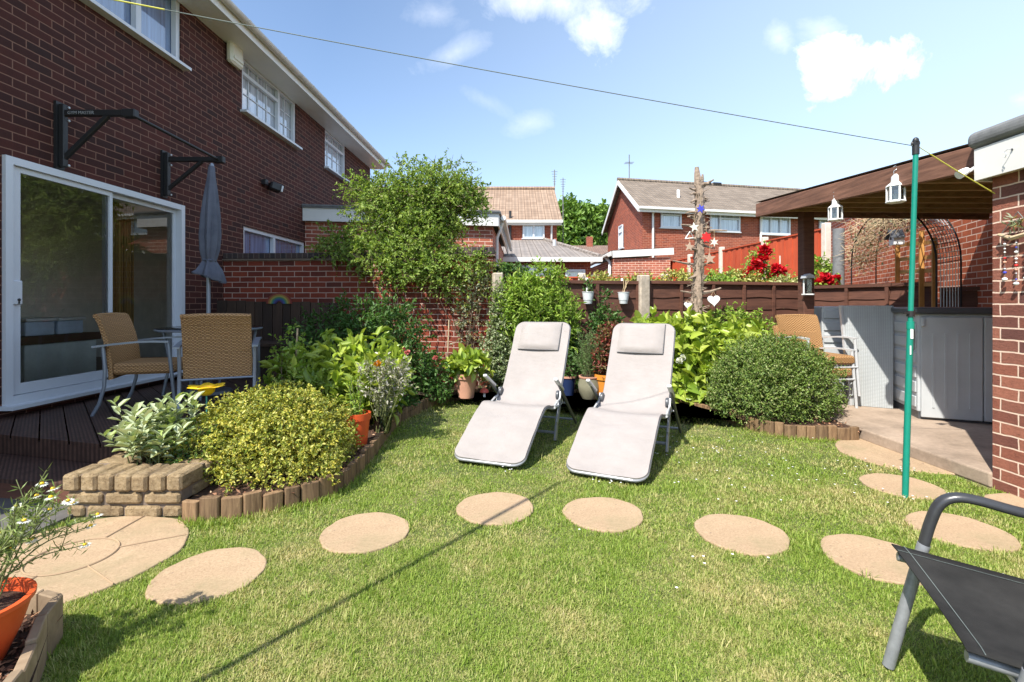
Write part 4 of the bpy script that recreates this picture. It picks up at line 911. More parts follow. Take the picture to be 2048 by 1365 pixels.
# small white daisies
P = []
for (px_, py_, s, n) in ((1400, 905, 90, 26), (1790, 940, 60, 20), (1560, 960, 200, 30), (1870, 1000, 60, 12), (1420, 1090, 260, 10), (1220, 970, 40, 8), (1000, 945, 30, 5), (1860, 1150, 60, 6), (1330, 870, 60, 12)):
    for k in range(n):
        q = g(min(2040, random.gauss(px_, s*.6)), max(880, random.gauss(py_, s*.18)))
        if not any((q.x-c0)**2+(q.y-c1)**2 < r**2 for c0, c1, r in STONES) and q.x < 3.03: P.append(q)
C = []; D = []; Nn = []
for q in P:
    for k in range(7):
        a = k*.9; C.append((q.x, q.y, .030)); D.append((math.cos(a), math.sin(a), .15)); Nn.append((0, 0, 1))
V, f = diamond_np(np.array(C), np.array(D, float), np.array(Nn, float), .0075, .0055)
tag(np_mesh('lawn_daisies', V, f, M_['white']), 'tiny white daisies scattered in the lawn near the loungers and the pole', 'daisies', kind='stuff')
# ================================================================== FURNITURE
def lounger(loc, rz, label):
    t = thing('sun_lounger', label, 'sun lounger', loc, rz, 'folding sun loungers on the lawn')
    prof = catmull([(0, .050), (.07, .085), (.22, .175), (.40, .275), (.53, .335), (.60, .345), (.70, .328), (.81, .300), (.91, .298), (1.02, .375), (1.13, .505), (1.26, .695), (1.38, .885), (1.46, 1.005)], 6)
    prof = [Vector((p.x, p.y)) for p in prof]; arc = [0]
    for a, b in zip(prof[:-1], prof[1:]): arc.append(arc[-1]+(b-a).length)
    T = arc[-1]; Wd = .56; r = .085; nw = 12
    def halfw(s):
        d = min(s, T-s); h = Wd/2
        if d < r: h -= r-math.sqrt(max(0, r*r-(r-d)**2))
        return h
    # refine ends
    S_ = sorted({0.0, .004, .012, .025, .045, .07, T, T-.004, T-.012, T-.025, T-.045, T-.07, *[a for a in arc]})
    def PT(s):
        for i in range(len(arc)-1):
            if s <= arc[i+1]+1e-9: k = (s-arc[i])/(arc[i+1]-arc[i]); p = prof[i].lerp(prof[i+1], k); d = (prof[i+1]-prof[i]).normalized(); return p, Vector((-d.y, d.x))
        return prof[-1], Vector((-1, 0))
    top = []; bot = []
    for s in S_:
        p, n = PT(s); h = halfw(s)
        for j in range(nw+1):
            x = -h+2*h*j/nw; q = j/nw; sagv = -.016*math.sin(math.pi*q)*(1 if .25 < s/T < .9 else .4)+.002*math.sin(s*19+q*4)+.0016*math.sin(s*41+q*9)
            top.append((x, p.x+n.x*(.012+sagv), p.y+n.y*(.012+sagv))); bot.append((x, p.x+n.x*(sagv-.002), p.y+n.y*(sagv-.002)))
    m = nw+1; ns = len(S_); fs = []; N0 = len(top)
    for i in range(ns-1):
        for j in range(nw):
            a = i*m+j; fs.append((a, a+1, a+m+1, a+m)); fs.append((N0+a+m, N0+a+m+1, N0+a+1, N0+a))
    for i in range(ns-1):
        a = i*m; fs.append((a, a+m, N0+a+m, N0+a)); a = i*m+nw; fs.append((a+m, a, N0+a, N0+a+m))
    for j in range(nw): fs.append((j+1, j, N0+j, N0+j+1)); a = (ns-1)*m+j; fs.append((a, a+1, N0+a+1, N0+a))
    mb = MB(); mb.add(top+bot, fs, True); cover = mb.build('sling', M_['textil'], t, world=False)
    mb = MB(); ring = []
    for s in S_: p, n = PT(s); ring.append((halfw(s)-.003, p.x-n.x*.011, p.y-n.y*.011))
    for s in S_[::-1]: p, n = PT(s); ring.append((-halfw(s)+.003, p.x-n.x*.011, p.y-n.y*.011))
    ring.append(ring[0]); mb.tube(ring, .0115, 8); mb.build('tube_frame', M_['chairleg'], t, world=False)
    mb = MB(); rr = [(x*1.022, y, z+.010) for x, y, z in ring[:]]; mb.tube(rr, .0035, 5); mb.build('piping', M_['trim'], cover, world=False)
    # head cushion
    s1 = T-.012; s0 = T-.315; mb = MB(); gx_, gy_ = 10, 12; vs = []
    for side in (1, 0):
        for i in range(gy_+1):
            s = s0+(s1-s0)*i/gy_; p, n = PT(s)
            for j in range(gx_+1):
                q = j/gx_; x = -.215+.41*q; e = min(1, min(q, 1-q)*7)**.5*min(1, min(i/gy_, 1-i/gy_)*9+.02)**.5
                h = .014+(.036*e if side else -.004); vs.append((x, p.x+n.x*h, p.y+n.y*h))
    m = gx_+1; N0 = m*(gy_+1); fs = []
    for i in range(gy_):
        for j in range(gx_): a = i*m+j; fs += [(a, a+1, a+m+1, a+m), (N0+a+m, N0+a+m+1, N0+a+1, N0+a)]
    for i in range(gy_): a = i*m; fs += [(a, a+m, N0+a+m, N0+a)]; a = i*m+gx_; fs += [(a+m, a, N0+a, N0+a+m)]
    for j in range(gx_): fs += [(j+1, j, N0+j, N0+j+1)]; a = gy_*m+j; fs += [(a, a+1, N0+a+1, N0+a)]
    mb.add(vs, fs, True); cu_ = mb.build('head_cushion', M_['textil'], t, world=False)
    mb = MB(); p, n = PT(s0); mb.tube([(-.215, p.x+n.x*.02, p.y+n.y*.02), (.195, p.x+n.x*.02, p.y+n.y*.02)]+[(.197, PT(s0+(s1-s0)*k/6)[0].x+PT(s0+(s1-s0)*k/6)[1].x*.02, PT(s0+(s1-s0)*k/6)[0].y+PT(s0+(s1-s0)*k/6)[1].y*.02) for k in range(7)], .0035, 5); mb.build('piping', M_['trim'], cu_, world=False)
    for sx in (-1, 1):
        x = sx*.325
        mb = MB(); mb.bar((x, .72, .560), (x, .95, .435), .036, .026, up=(0, .5, 1), bev=.006); mb.sphere((x, .74, .555), (.017, .02, .014)); mb.build('armrest', M_['silver'], t, world=False)
        mb = MB(); mb.bar((x, .82, .505), (x, 1.48, .02), .022, .028, bev=.005); mb.build('leg', M_['anthracite'], t, world=False)
        mb = MB(); x2 = x-sx*.03; pts_ = [(x2, .82, .012), (x2, .865, .15), (x2, 1.02, .40)]
        mb.bar(pts_[0], pts_[1], .020, .056, up=(0, 1, 0), bev=.004); mb.bar(pts_[1], pts_[2], .020, .054, up=(0, 1, 0), bev=.004); mb.build('leg', M_['chairleg'], t, world=False)
        mb = MB(); mb.lathe((x2-sx*.02, .985, .375), [(.001, -.014), (.040, -.012), (.044, 0), (.040, .012), (.001, .014)], 18, Matrix.Rotation(R(90), 3, 'Y')); mb.build('pivot_knob', M_['anthracite'], t, world=False)
        mb = MB(); mb.tube([(x2, .80, .315), (x2, .88, .335), (x2, 1.02, .35), (x2, 1.06, .30), (x2, .98, .29), (x2, .80, .30)], .009, 6); mb.build('side_rail', M_['silver'], t, world=False)
    mb = MB(); mb.tube([(-.32, 1.44, .06), (.32, 1.44, .06)], .011); mb.build('rear_crossbar', M_['chairleg'], t, world=False)
    mb = MB(); mb.tube([(-.30, .845, .075), (.30, .845, .075)], .013); mb.build('front_crossbar', M_['chairleg'], t, world=False)
    mb = MB(); mb.tube([(-.32, 1.13, .28), (.32, 1.13, .28)], .010); mb.build('middle_crossbar', M_['chairleg'], t, world=False)
    return t
lounger((-.19, 3.55, 0), R(-20.5), 'taupe folding sun lounger with head cushion on the lawn, nearer the terracotta pot')
lounger((.615, 3.27, 0), R(-25.5), 'taupe folding sun lounger with head cushion beside the big leafy hydrangea')
# ------------------------------------------------------------------ wicker chairs
def wicker_chair(name, loc, rz, label, group, metal='alu', sy=1.0):
    t = thing(name, label, 'chair', loc, rz, group); w = .50
    mb = MB(); P = catmull([(0, -.22, .30), (0, -.225, .42), (0, -.245, .60), (0, -.29, .76), (0, -.325, .825)], 5) if False else [(-.215, .29), (-.222, .40), (-.235, .52), (-.258, .64), (-.29, .75), (-.32, .82)]
    vs = []; nx = 8
    for th in (0, 1):
        for y, z in P:
            for j in range(nx+1):
                q = j/nx*2-1; x = q*w/2; cy = -.022*(1-q*q); vs.append((x, y+cy+(0 if th == 0 else .034), z+(.006 if th else 0)))
    m = nx+1; N0 = len(vs)//2; fs = []; k = len(P)
    for i in range(k-1):
        for j in range(nx): a = i*m+j; fs += [(a, a+1, a+m+1, a+m), (N0+a+m, N0+a+m+1, N0+a+1, N0+a)]
    for i in range(k-1): a = i*m; fs += [(a, a+m, N0+a+m, N0+a)]; a = i*m+nx; fs += [(a+m, a, N0+a, N0+a+m)]
    for j in range(nx): fs += [(j+1, j, N0+j, N0+j+1)]; a = (k-1)*m+j; fs += [(a, a+1, N0+a+1, N0+a)]
    mb.add(vs, fs, True); bk = mb.build('backrest', M_['wicker'], t, world=False)
    mb = MB(); mb.tube([(-w/2, -.308, .822), (-w*.25, -.322, .828), (0, -.327, .83), (w*.25, -.322, .828), (w/2, -.308, .822)], .019, 8); mb.build('top_rim', M_['wicker'], bk, world=False)
    mb = MB(); mb.box((0, .035, .375), (w, .47, .095), bev=.022); mb.build('seat', M_['wicker'], t, world=False)
    for sx in (-1, 1):
        x = sx*(w/2+.022)
        mb = MB(); mb.tube([(x, -.32, .0), (x, -.27, .10), (x, -.235, .24), (x, -.23, .38), (x, -.245, .585)], .0145, 8); mb.build('leg', M_[metal], t, world=False)
        mb = MB(); mb.tube([(x, .285, 0), (x, .262, .22), (x, .245, .40), (x, .225, .598)], .0145, 8); mb.build('leg', M_[metal], t, world=False)
        mb = MB(); A = [(-.31, .570), (-.18, .588), (0, .605), (.12, .608), (.238, .602)]; x2 = x+sx*.008
        vs = []; fs = []
        for y, z in A: vs += [(x2-.023, y, z-.008), (x2+.023, y, z-.008), (x2+.023, y, z+.008), (x2-.023, y, z+.008)]
        for i in range(4):
            for j in range(4): fs.append((i*4+j, i*4+4+j, i*4+4+(j+1) % 4, i*4+(j+1) % 4))
        fs += [(0, 1, 2, 3), (19, 18, 17, 16)]; mb.add([(a, b, c) for a, b, c in vs], [f[::-1] for f in fs]); mb.build('armrest', M_[metal], t, world=False)
    for yy in (.262, -.235): mb = MB(); mb.tube([(-w/2-.02, yy, .30), (w/2+.02, yy, .30)], .010); mb.build('crossbar', M_[metal], t, world=False)
    return t
wicker_chair('wicker_chair', (-2.56, 4.30, .27), R(24), 'tan wicker patio chair seen from behind at the glass table', 'wicker chairs at the patio table')
wicker_chair('wicker_chair', (-3.22, 4.36, .27), R(-75), 'tan wicker patio chair seen side on beside the sliding door', 'wicker chairs at the patio table')
g3 = 'stacked wicker chairs under the canopy'
wicker_chair('wicker_chair', (3.30, 5.35, .10), R(-172), 'sunlit wicker chair at the bottom of the stack beside the shed', g3, 'silver')
wicker_chair('wicker_chair', (3.345, 5.37, .225), R(-173), 'sunlit wicker chair on top of the stack beside the shed', g3, 'silver')
# ------------------------------------------------------------------ glass table, parasol
tc_ = (-3.12, 5.05)
t = thing('patio_table', 'round glass patio table between the wicker chairs on the deck', 'table', (*tc_, .27))
mb = MB(); mb.lathe((*tc_, 0), [(.035, .945), (.47, .945), (.475, .949), (.47, .953), (.035, .953), (.035, .945)], 40); mb.build('tabletop', M_['glass_table'], t)
mb = MB(); mb.tube([(tc_[0]+.468*math.cos(k*2*math.pi/36), tc_[1]+.468*math.sin(k*2*math.pi/36), .935) for k in range(37)], .012, 8, cap=False); mb.build('rim', M_['alu'], t)
for k in range(4):
    a = R(20)+k*math.pi/2; mb = MB(); mb.tube([(tc_[0]+.42*math.cos(a), tc_[1]+.42*math.sin(a), .27), (tc_[0]+.36*math.cos(a), tc_[1]+.36*math.sin(a), .60), (tc_[0]+.42*math.cos(a), tc_[1]+.42*math.sin(a), .932)], .014); mb.build('leg', M_['alu'], t)
pc = (-3.10, 4.98)
t = thing('parasol', 'closed blue grey parasol standing through the patio table', 'parasol', (*pc, .27))
mb = MB(); mb.tube([(*pc, .30), (pc[0]+.0, pc[1], 1.55), (pc[0]+.03, pc[1], 2.50)], .019, 10); mb.build('pole', M_['alu'], t)
mb = MB(); mb.lathe((*pc, 0), [(.001, .272), (.21, .272), (.22, .29), (.20, .315), (.04, .33), (.035, .42), (.001, .42)], 28); mb.build('base', M_['anthracite'], t)
mb = MB(); prof = [(2.60, .022), (2.585, .030), (2.50, .036), (2.3, .062), (2.1, .080), (1.9, .088), (1.75, .080), (1.66, .062), (1.635, .055), (1.60, .072), (1.54, .105), (1.47, .135), (1.455, .130)]; vs = []; fs = []; n = 40
for i, (z, r) in enumerate(prof):
    for k in range(n):
        a = 2*math.pi*k/n; fold = 1+.20*math.cos(a*7+z*1.2)*min(1, (2.62-z)*1.6); x = pc[0]+.03*(z-1.45)/1.1+r*fold*math.cos(a); y = pc[1]+r*fold*math.sin(a); vs.append((x, y, z+(.05*math.cos(a+2.6) if i >= len(prof)-2 else 0)))
for i in range(len(prof)-1):
    for k in range(n): fs.append((i*n+k, (i+1)*n+k, (i+1)*n+(k+1) % n, i*n+(k+1) % n))
fs.append(tuple(range(n))); mb.add(vs, fs, True); cv = mb.build('canopy', M_['canvas'], t)
mb = MB(); mb.tube([(pc[0]+.006+.060*math.cos(a), pc[1]+.060*math.sin(a), 1.637) for a in [2*math.pi*k/20 for k in range(21)]], .009, 6, cap=False); mb.build('tie', M_['canvas'], cv)
mb = MB(); mb.lathe((pc[0]+.032, pc[1], 2.60), [(.022, 0), (.020, .015), (.012, .03), (.001, .034)], 14); mb.build('finial', M_['alu'], t)
# ------------------------------------------------------------------ plank bench with rainbow
t = thing('plank_bench', 'old brown plank bench with a tall back against the garden wall', 'bench', (-3.1, 6.4, .27))
x = -3.95; i = 0
while x < -2.42:
    w = random.uniform(.10, .15); mb = MB(); z1 = 1.235-.025*((x+3.95)/1.5)+random.uniform(-.006, .006); mb.lohi((x, 6.52, .50), (x+w-.008, 6.545, z1)); mb.build('back_plank', M_['plank'], t, bevel=.003); x += w
for z in (.66, 1.14): mb = MB(); mb.lohi((-3.95, 6.548, z), (-2.42, 6.58, z+.07)); mb.build('rail', M_['plank'], t)
mb = MB(); mb.lohi((-3.95, 6.02, .665), (-2.42, 6.515, .70)); mb.build('seat', M_['plank'], t)
x = -3.94
while x < -2.45:
    mb = MB(); mb.lohi((x, 6.04, .275), (x+.125, 6.06, .66)); mb.build('front_plank', M_['plank'], t, bevel=.003); x += .135
t = thing('rainbow_ornament', 'small painted rainbow arch standing on top of the plank bench back', 'ornament', (-3.0, 6.5, 1.22))
rc = at(558, 606, 6.50)
for k, (nm, c) in enumerate((('red_band', (.20, .03, .02)), ('orange_band', (.28, .13, .03)), ('yellow_band', (.28, .27, .06)), ('green_band', (.06, .18, .09)), ('blue_band', (.03, .08, .20)), ('violet_band', (.05, .03, .13)))):
    r1 = .170-k*.022; mb = MB(); P = [(rc.x+r1*math.cos(a), rc.z-.012+r1*.86*math.sin(a)) for a in [math.pi*j/16 for j in range(17)]]+[(rc.x+(r1-.0215)*math.cos(a), rc.z-.012+(r1-.0215)*.86*math.sin(a)) for a in [math.pi*(16-j)/16 for j in range(17)]]
    mb.extr([(a, 6.50, b) for a, b in P], (0, .018, 0)); mb.build(nm, plain(nm+'_paint', c, .5, bump=0), t)
# ------------------------------------------------------------------ black sling chair at the lower right
t = thing('sling_chair', 'black mesh garden chair with bent tube armrest at the lower right corner', 'chair', (1.5, 1.35, 0))
Fp = Vector((1.235, 1.60)); bv = Vector((.9025, -.4307)); wv_ = Vector((-.394, -.919)); SW = .55
def CP(tt, w, z): p = Fp+bv*tt+wv_*w; return Vector((p.x, p.y, z))
for w, nm in ((0.0, 'far'), (SW+.045, 'near')):
    mb = MB(); mb.tube(catmull([CP(0, w, .01), CP(.045, w, .22), CP(.092, w, .43)], 3), .0175, 12); mb.build('leg', M_['chairleg'], t)
    mb = MB(); mb.tube(catmull([CP(.092, w, .43), CP(.108, w, .50), CP(.130, w, .562), CP(.165, w, .590), (CP(.22, w, .592)), CP(.33, w, .572), CP(.45, w, .565), CP(.56, w, .60)], 5), .0175, 12, flat=.8); mb.build('armrest', M_['chairarm'], t)
    mb = MB(); mb.tube([CP(.70, w, .01), CP(.50, w, .42), CP(.55, w, .62), CP(.66, w, .97)], .0165, 10); mb.build('rear_leg', M_['chairleg'], t)
    mb = MB(); w2 = w+(.070 if w == 0 else -.055); mb.tube([CP(.005, w2, .404), CP(.20, w2, .384), CP(.50, w2, .345)], .013, 10); mb.build('seat_rail', M_['chairleg'], t)
mb = MB(); vs = []; fs = []; na, nbb = 16, 14
for i in range(na+1):
    for j in range(nbb+1):
        q = j/nbb; e0 = -.004+.028*math.sin(math.pi*q)
        tt = e0+(.50-e0)*i/na; w = .048+.520*q; z = .436-.06*(tt/.5)-.034*math.sin(math.pi*q)*(1-.3*i/na)
        if q in (0, 1): z -= .004
        vs.append(CP(tt, w, z))
m = nbb+1
for i in range(na):
    for j in range(nbb): a = i*m+j; fs.append((a, a+1, a+m+1, a+m))
mb.add(vs, fs, True); o = mb.build('seat', M_['sling'], t); md = o.modifiers.new('thick', 'SOLIDIFY'); md.thickness = .004
mb = MB()
for qq in (.035, .10): mb.tube([vs[i*m+max(1, int(qq*nbb))]+Vector((0, 0, .0022)) for i in range(na+1)], .0011, 4)
mb.tube([vs[1*m+j]+Vector((0, 0, .0022)) for j in range(nbb+1)], .0011, 4); mb.build('stitching', M_['rope_g'], o)
mb = MB(); vs = []; fs = []
for i in range(13):
    for j in range(11): q = j/10; z = .44+.50*i/12; vs.append(CP(.50+.16*i/12+.04*math.sin(math.pi*q), .03+(SW-.015)*q, z))
for i in range(12):
    for j in range(10): a = i*11+j; fs.append((a, a+1, a+12, a+11))
mb.add(vs, fs, True); o = mb.build('backrest', M_['sling'], t); md = o.modifiers.new('thick', 'SOLIDIFY'); md.thickness = .004
mb = MB(); mb.tube([CP(.10, 0, .36), CP(.10, SW+.045, .36)], .010); mb.build('crossbar', M_['silver'], t)
# ------------------------------------------------------------------ green line post and clothes line
t = thing('line_post', 'slim green metal clothes line post standing in the lawn', 'post', (2.43, 3.02, 0))
p0 = Vector((2.43, 3.015, 0)); p1 = Vector((2.497, 3.015, 2.13)); pm = p0.lerp(p1, .505)
mb = MB(); mb.tube([p0-Vector((0, 0, .05)), pm], .0175, 14); mb.build('lower_tube', M_['green_pole'], t)
mb = MB(); mb.tube([pm, p1], .0145, 14); mb.build('upper_tube', M_['green_pole'], t)
mb = MB(); mb.tube([pm-Vector((0, 0, .035)), pm+Vector((0, 0, .012))], .021, 14); mb.build('collar', M_['green_pole'], t)
mb = MB(); q = p0.lerp(p1, .525); mb.tube([q, q+Vector((0, 0, .035))], .0215, 12); mb.bar(q+Vector((.02, -.005, .018)), q+Vector((-.05, -.01, .022)), .012, .010); mb.build('clamp', M_['black'], t)
mb = MB(); q = p0.lerp(p1, .475); mb.box(q+Vector((-.004, -.0185, 0)), (.016, .003, .06)); mb.box(q+Vector((-.012, -.0185, -.10)), (.007, .003, .055)); mb.build('sticker', M_['white'], t)
mb = MB(); mb.tube([p0.lerp(p1, .50)+Vector((.02, 0, 0)), p0.lerp(p1, .455)+Vector((.026, 0, 0)), p0.lerp(p1, .43)+Vector((.025, 0, 0)), p0.lerp(p1, .425)+Vector((.015, 0, 0))], .006, 6); mb.build('cleat', M_['black'], t)
mb = MB(); mb.tube([p1-Vector((0, 0, .01)), p1+Vector((0, 0, .045))], .019, 12); mb.lathe(p1+Vector((-.002, 0, .058)), [(.001, -.012), (.022, -.010), (.014, 0), (.022, .010), (.001, .012)], 12, Matrix.Rotation(R(90), 3, 'X')); mb.sphere(p1+Vector((0, 0, .075)), (.018, .016, .022)); mb.build('pulley', M_['black'], t)
t = thing('clothes_line', 'thin clothes line slung from the house wall over the lawn to the green post', 'clothes line', (-4.1, 2.4, 3.2))
hA = Vector((HX(2.55)+.04, 2.55, 3.20)); hB = p1+Vector((-.02, 0, .045))
def rope(a, b, s, n=40, t0=0, t1=1):
    o = []
    for k in range(n+1):
        q = t0+(t1-t0)*k/n; p = a.lerp(b, q); p.z -= s*4*q*(1-q); o.append(p)
    return o
mb = MB(); mb.tube(rope(hA, hB, .03, 30, 0, .335), .0042, 6); mb.build('yellow_section', M_['rope_y'], t)
mb = MB(); mb.tube(rope(hA, hB, .03, 40, .335, 1), .0026, 6); mb.build('grey_section', M_['rope_g'], t)
mb = MB(); hC = Vector((3.10, 3.13, 1.905)); mb.tube(rope(p1+Vector((.015, 0, .04)), hC, .004, 12, 0, .16), .0024, 6); mb.tube(rope(p1+Vector((.015, 0, .04)), hC, .004, 12, .16, 1), .0034, 6); mb.build('end_section', M_['rope_y'], t)
mb = MB(); mb.tube([hA-Vector((.05, 0, 0)), hA, hA+Vector((.01, 0, -.02))], .006, 6); mb.build('wall_hook', M_['dark'], t)
t = thing('shadow_pole', 'unseen slim leaning pole added to cast the thin shadow across the lawn', 'unseen pole', (-1.98, .24, 0))  # out of view, put in only to throw the thin line of shade
mb = MB(); q1 = Vector((.30, 3.23, 0))-SUN_D*3.9; q0 = Vector((-1.98, .24, 0)); mb.tube([q0, q1], .014, 10); mb.build('pole', M_['stick'], t)
mb = MB(); mb.tube([q1, q1+Vector((.03, .02, .07))], .008, 6); mb.tube([q1, q1+Vector((-.02, -.02, .07))], .008, 6); mb.build('fork', M_['stick'], t)
# ------------------------------------------------------------------ sheds under the canopy
t = thing('storage_shed', 'low grey resin storage shed with ribbed doors and dark lid under the canopy', 'shed', (4.2, 4.9, .1))
A = Vector((3.86, 4.64)); du = Vector((.921, -.389)); sdn = Vector((.34, .94)).normalized(); H0, H1 = .10, 1.10
def SP(a, b, z): p = A+du*a+sdn*b; return Vector((p.x, p.y, z))
mb = MB(); mb.prism([tuple(SP(*q, 0)[:2]) for q in ((0, 0), (.95, 0), (.95, .72), (0, .72))], .17, H1); mb.build('body', M_['resin'], t, bevel=.01)
mb = MB(); mb.prism([tuple(SP(*q, 0)[:2]) for q in ((.01, .01), (.94, .01), (.94, .71), (.01, .71))], .10, .169); mb.build('plinth', M_['anthracite'], t)
mb = MB(); nn = Vector((-du.y, du.x))*-1
for a0, a1 in ((.02, .47), (.48, .93)):
    m2 = MB(); m2.bar(SP((a0+a1)/2, -.014, .125), SP((a0+a1)/2, -.014, H1-.03), a1-a0, .026, up=(-nn.x, -nn.y, 0)); dr = m2.build('door', M_['resin'], t, bevel=.006)
    for k in range(4):
        m3 = MB(); s = a0+(a1-a0)*(.2+.2*k); m3.bar(SP(s, -.029, .22), SP(s, -.029, H1-.18), .016, .008, up=(-nn.x, -nn.y, 0)); m3.build('rib', M_['resin'], dr)
m2 = MB(); m2.bar(SP(.03, -.035, .98), SP(.03, -.035, 1.06), .03, .03, bev=.006); m2.build('hinge', M_['resin'], t)
for k in range(6):
    m2 = MB(); z = .26+k*.14; m2.bar(SP(-.006, .02, z), SP(-.006, .70, z+.0), .014, .10, bev=.004); m2.build('side_slat', M_['resin'], t)
mb = MB(); mb.prism([tuple(SP(*q, 0)[:2]) for q in ((-.04, -.06), (.99, -.06), (.99, .76), (-.04, .76))], H1+.002, H1+.06); mb.build('lid', M_['anthracite'], t, bevel=.015)
t = thing('storage_shed', 'grey resin storage shed with horizontal grooves, behind the stacked wicker chairs', 'shed', (4.0, 6.0, .1))
A = Vector((3.73, 5.87)); du = Vector((.955, -.297)); sdn = Vector((.297, .955))
mb = MB(); mb.prism([tuple(SP(*q, 0)[:2]) for q in ((0, 0), (.66, 0), (.66, .6), (0, .6))], .10, 1.16); mb.build('body', M_['resin'], t, bevel=.012)
for k in range(7):
    m2 = MB(); z = .20+k*.145; m2.bar(SP(.02, -.008, z), SP(.64, -.008, z), .018, .105, bev=.006); m2.build('front_slat', M_['resin'], t)
t = thing('resin_board', 'grey woven resin table panel leaning on end against the grooved shed', 'board', (4.05, 5.45, .1))
b0 = Vector((3.66, 5.25, .10)); b1 = Vector((3.965, 5.07, .10)); up_ = Vector((.01, .10, 1.075)); mb = MB()
mb.extr([b0, b1, b1+up_+Vector((.05, -.03, 0)), b0+up_+Vector((-.035, .02, 0))], (.012, .02, 0)); mb.build('panel', M_['rattan'], t, bevel=.006)
mb = MB(); e0 = b0+Vector((-.012, .006, 0)); mb.bar(e0, e0+up_+Vector((-.035, .02, 0)), .022, .03); mb.build('edge_trim', M_['silver'], t)
# lanterns hanging from the canopy beam
def lantern(p, label, s=1.0):
    t = thing('hanging_lantern', label, 'lantern', p, 0, 'white hanging lanterns'); z = 0; n = 6
    def hexp(r, z): return [(r*math.cos(math.pi/3*k+.3), r*math.sin(math.pi/3*k+.3), z) for k in range(6)]
    mb = MB()
    for r0, z0, r1, z1 in ((.062, 0, .066, .008), (.066, .008, .060, .016)): mb.add(hexp(r0*s, z0)+hexp(r1*s, z1), [(k, (k+1) % 6, 6+(k+1) % 6, 6+k) for k in range(6)]+[(5, 4, 3, 2, 1, 0), (6, 7, 8, 9, 10, 11)])
    mb.build('base', M_['white'], t, world=False)
    for k in range(6):
        a = math.pi/3*k+.3; m2 = MB(); m2.bar((.055*s*math.cos(a), .055*s*math.sin(a), .016), (.055*s*math.cos(a), .055*s*math.sin(a), .125*s), .010, .010); m2.build('corner_bar', M_['white'], t, world=False)
    mb = MB(); v = hexp(.051*s, .018)+hexp(.051*s, .123*s); mb.add(v, [(k, (k+1) % 6, 6+(k+1) % 6, 6+k) for k in range(6)]); mb.build('pane', M_['jar'], t, world=False)
    mb = MB(); v = hexp(.064*s, .125*s)+hexp(.06*s, .135*s)+hexp(.030*s, .160*s)+hexp(.028*s, .20*s)+hexp(.012*s, .22*s); fs = []
    for r in range(4): fs += [(r*6+k, r*6+(k+1) % 6, r*6+6+(k+1) % 6, r*6+6+k) for k in range(6)]
    fs += [(5, 4, 3, 2, 1, 0), (24, 25, 26, 27, 28, 29)]; mb.add(v, fs); mb.build('roof', M_['white'], t, world=False)
    mb = MB(); mb.lathe((0, 0, .02), [(.02, 0), (.02, .05), (.001, .052)], 12); mb.build('candle', M_['cream'], t, world=False)
    mb = MB(); mb.tube([(0.012*math.cos(a)*1.4, 0, .232*s+.018*math.sin(a)*1.3) for a in [math.pi*2*k/12 for k in range(13)]], .002, 5, cap=False); mb.tube([(0, 0, .25*s), (.012, 0, .27*s), (0, 0, .285*s), (-.02, 0, .275*s)], .002, 5); mb.build('hook', M_['steel'], t, world=False)
    return t
lantern((bx_(4.75)-.01, 4.75, 2.005), 'white metal lantern hanging from the canopy beam, left of the green post')
lantern((bx_(3.95)-.03, 3.95, 2.015), 'white metal lantern hanging from the canopy beam, touching the green post in view', 1.05)
t = thing('bird_feeder', 'small white and grey bird feeder box hooked on the canopy post', 'bird feeder', (3.55, 5.87, 1.3))
mb = MB(); mb.lohi((3.50, 5.80, 1.30), (3.60, 5.895, 1.315)); mb.lohi((3.515, 5.87, 1.317), (3.585, 5.89, 1.50)); mb.build('tray', M_['white'], t)
mb = MB(); mb.lohi((3.52, 5.82, 1.317), (3.58, 5.868, 1.49)); mb.build('tube', M_['jar'], t)
mb = MB(); mb.extr([(3.49, 5.80, 1.50), (3.61, 5.80, 1.50), (3.60, 5.80, 1.53), (3.55, 5.80, 1.555), (3.50, 5.80, 1.53)], (0, .10, 0)); mb.build('roof', M_['silver'], t)
# driftwood bead mobile on the garage wall
t = thing('bead_mobile', 'driftwood hanger with strings of beads and shells on the garage brickwork', 'wall hanging', (3.09, 2.98, 1.3))
xw = lambda y: 3.115-.016*(3.16-y)
mb = MB(); mb.tube([(xw(3.09)-.03, 3.09, 1.635), (xw(3.0)-.04, 3.0, 1.60), (xw(2.92)-.035, 2.92, 1.615), (xw(2.84)-.03, 2.84, 1.60)], [.008, .015, .013, .009], 7); mb.build('driftwood', M_['stick'], t)
mb = MB(); mb.tube([(xw(3.07)-.03, 3.07, 1.64), (xw(2.98)-.02, 2.98, 1.76), (xw(2.86)-.03, 2.86, 1.61)], .0025, 5); mb.build('hanger', M_['rope_g'], t)
V, f = leaf_np(np.array([(xw(2.98)-.03, 2.98, 1.69)]*26)+rng.normal(size=(26, 3))*.018, rng.normal(size=(26, 3)), rng.normal(size=(26, 3)), .045, .012); np_mesh('dried_sprig', V, f, L_['ivy'], t)
for k, y in enumerate((3.045, 2.975, 2.915, 2.86)):
    mb = MB(); zb = 1.36 if k != 1 else 1.33; mb.tube([(xw(y)-.035, y, 1.60), (xw(y)-.035, y, zb)], .0012, 4); z = 1.57; st = mb.build('string', M_['rope_g'], t); j = 0
    cols = ['white', 'steel', 'red', 'white', 'blue', 'terracotta', 'white']
    while z > zb: m2 = MB(); rr = random.choice((.006, .008, .010)); m2.sphere((xw(y)-.035, y, z), (rr, rr, rr*.8), 8, 5); m2.build('bead', M_[cols[(j*3+k) % 7]], st); z -= rr*2+random.uniform(.004, .024); j += 1
    m2 = MB(); m2.sphere((xw(y)-.035, y, zb-.01), (.013, .016, .011), 8, 5); m2.build('shell', M_['white'], st)
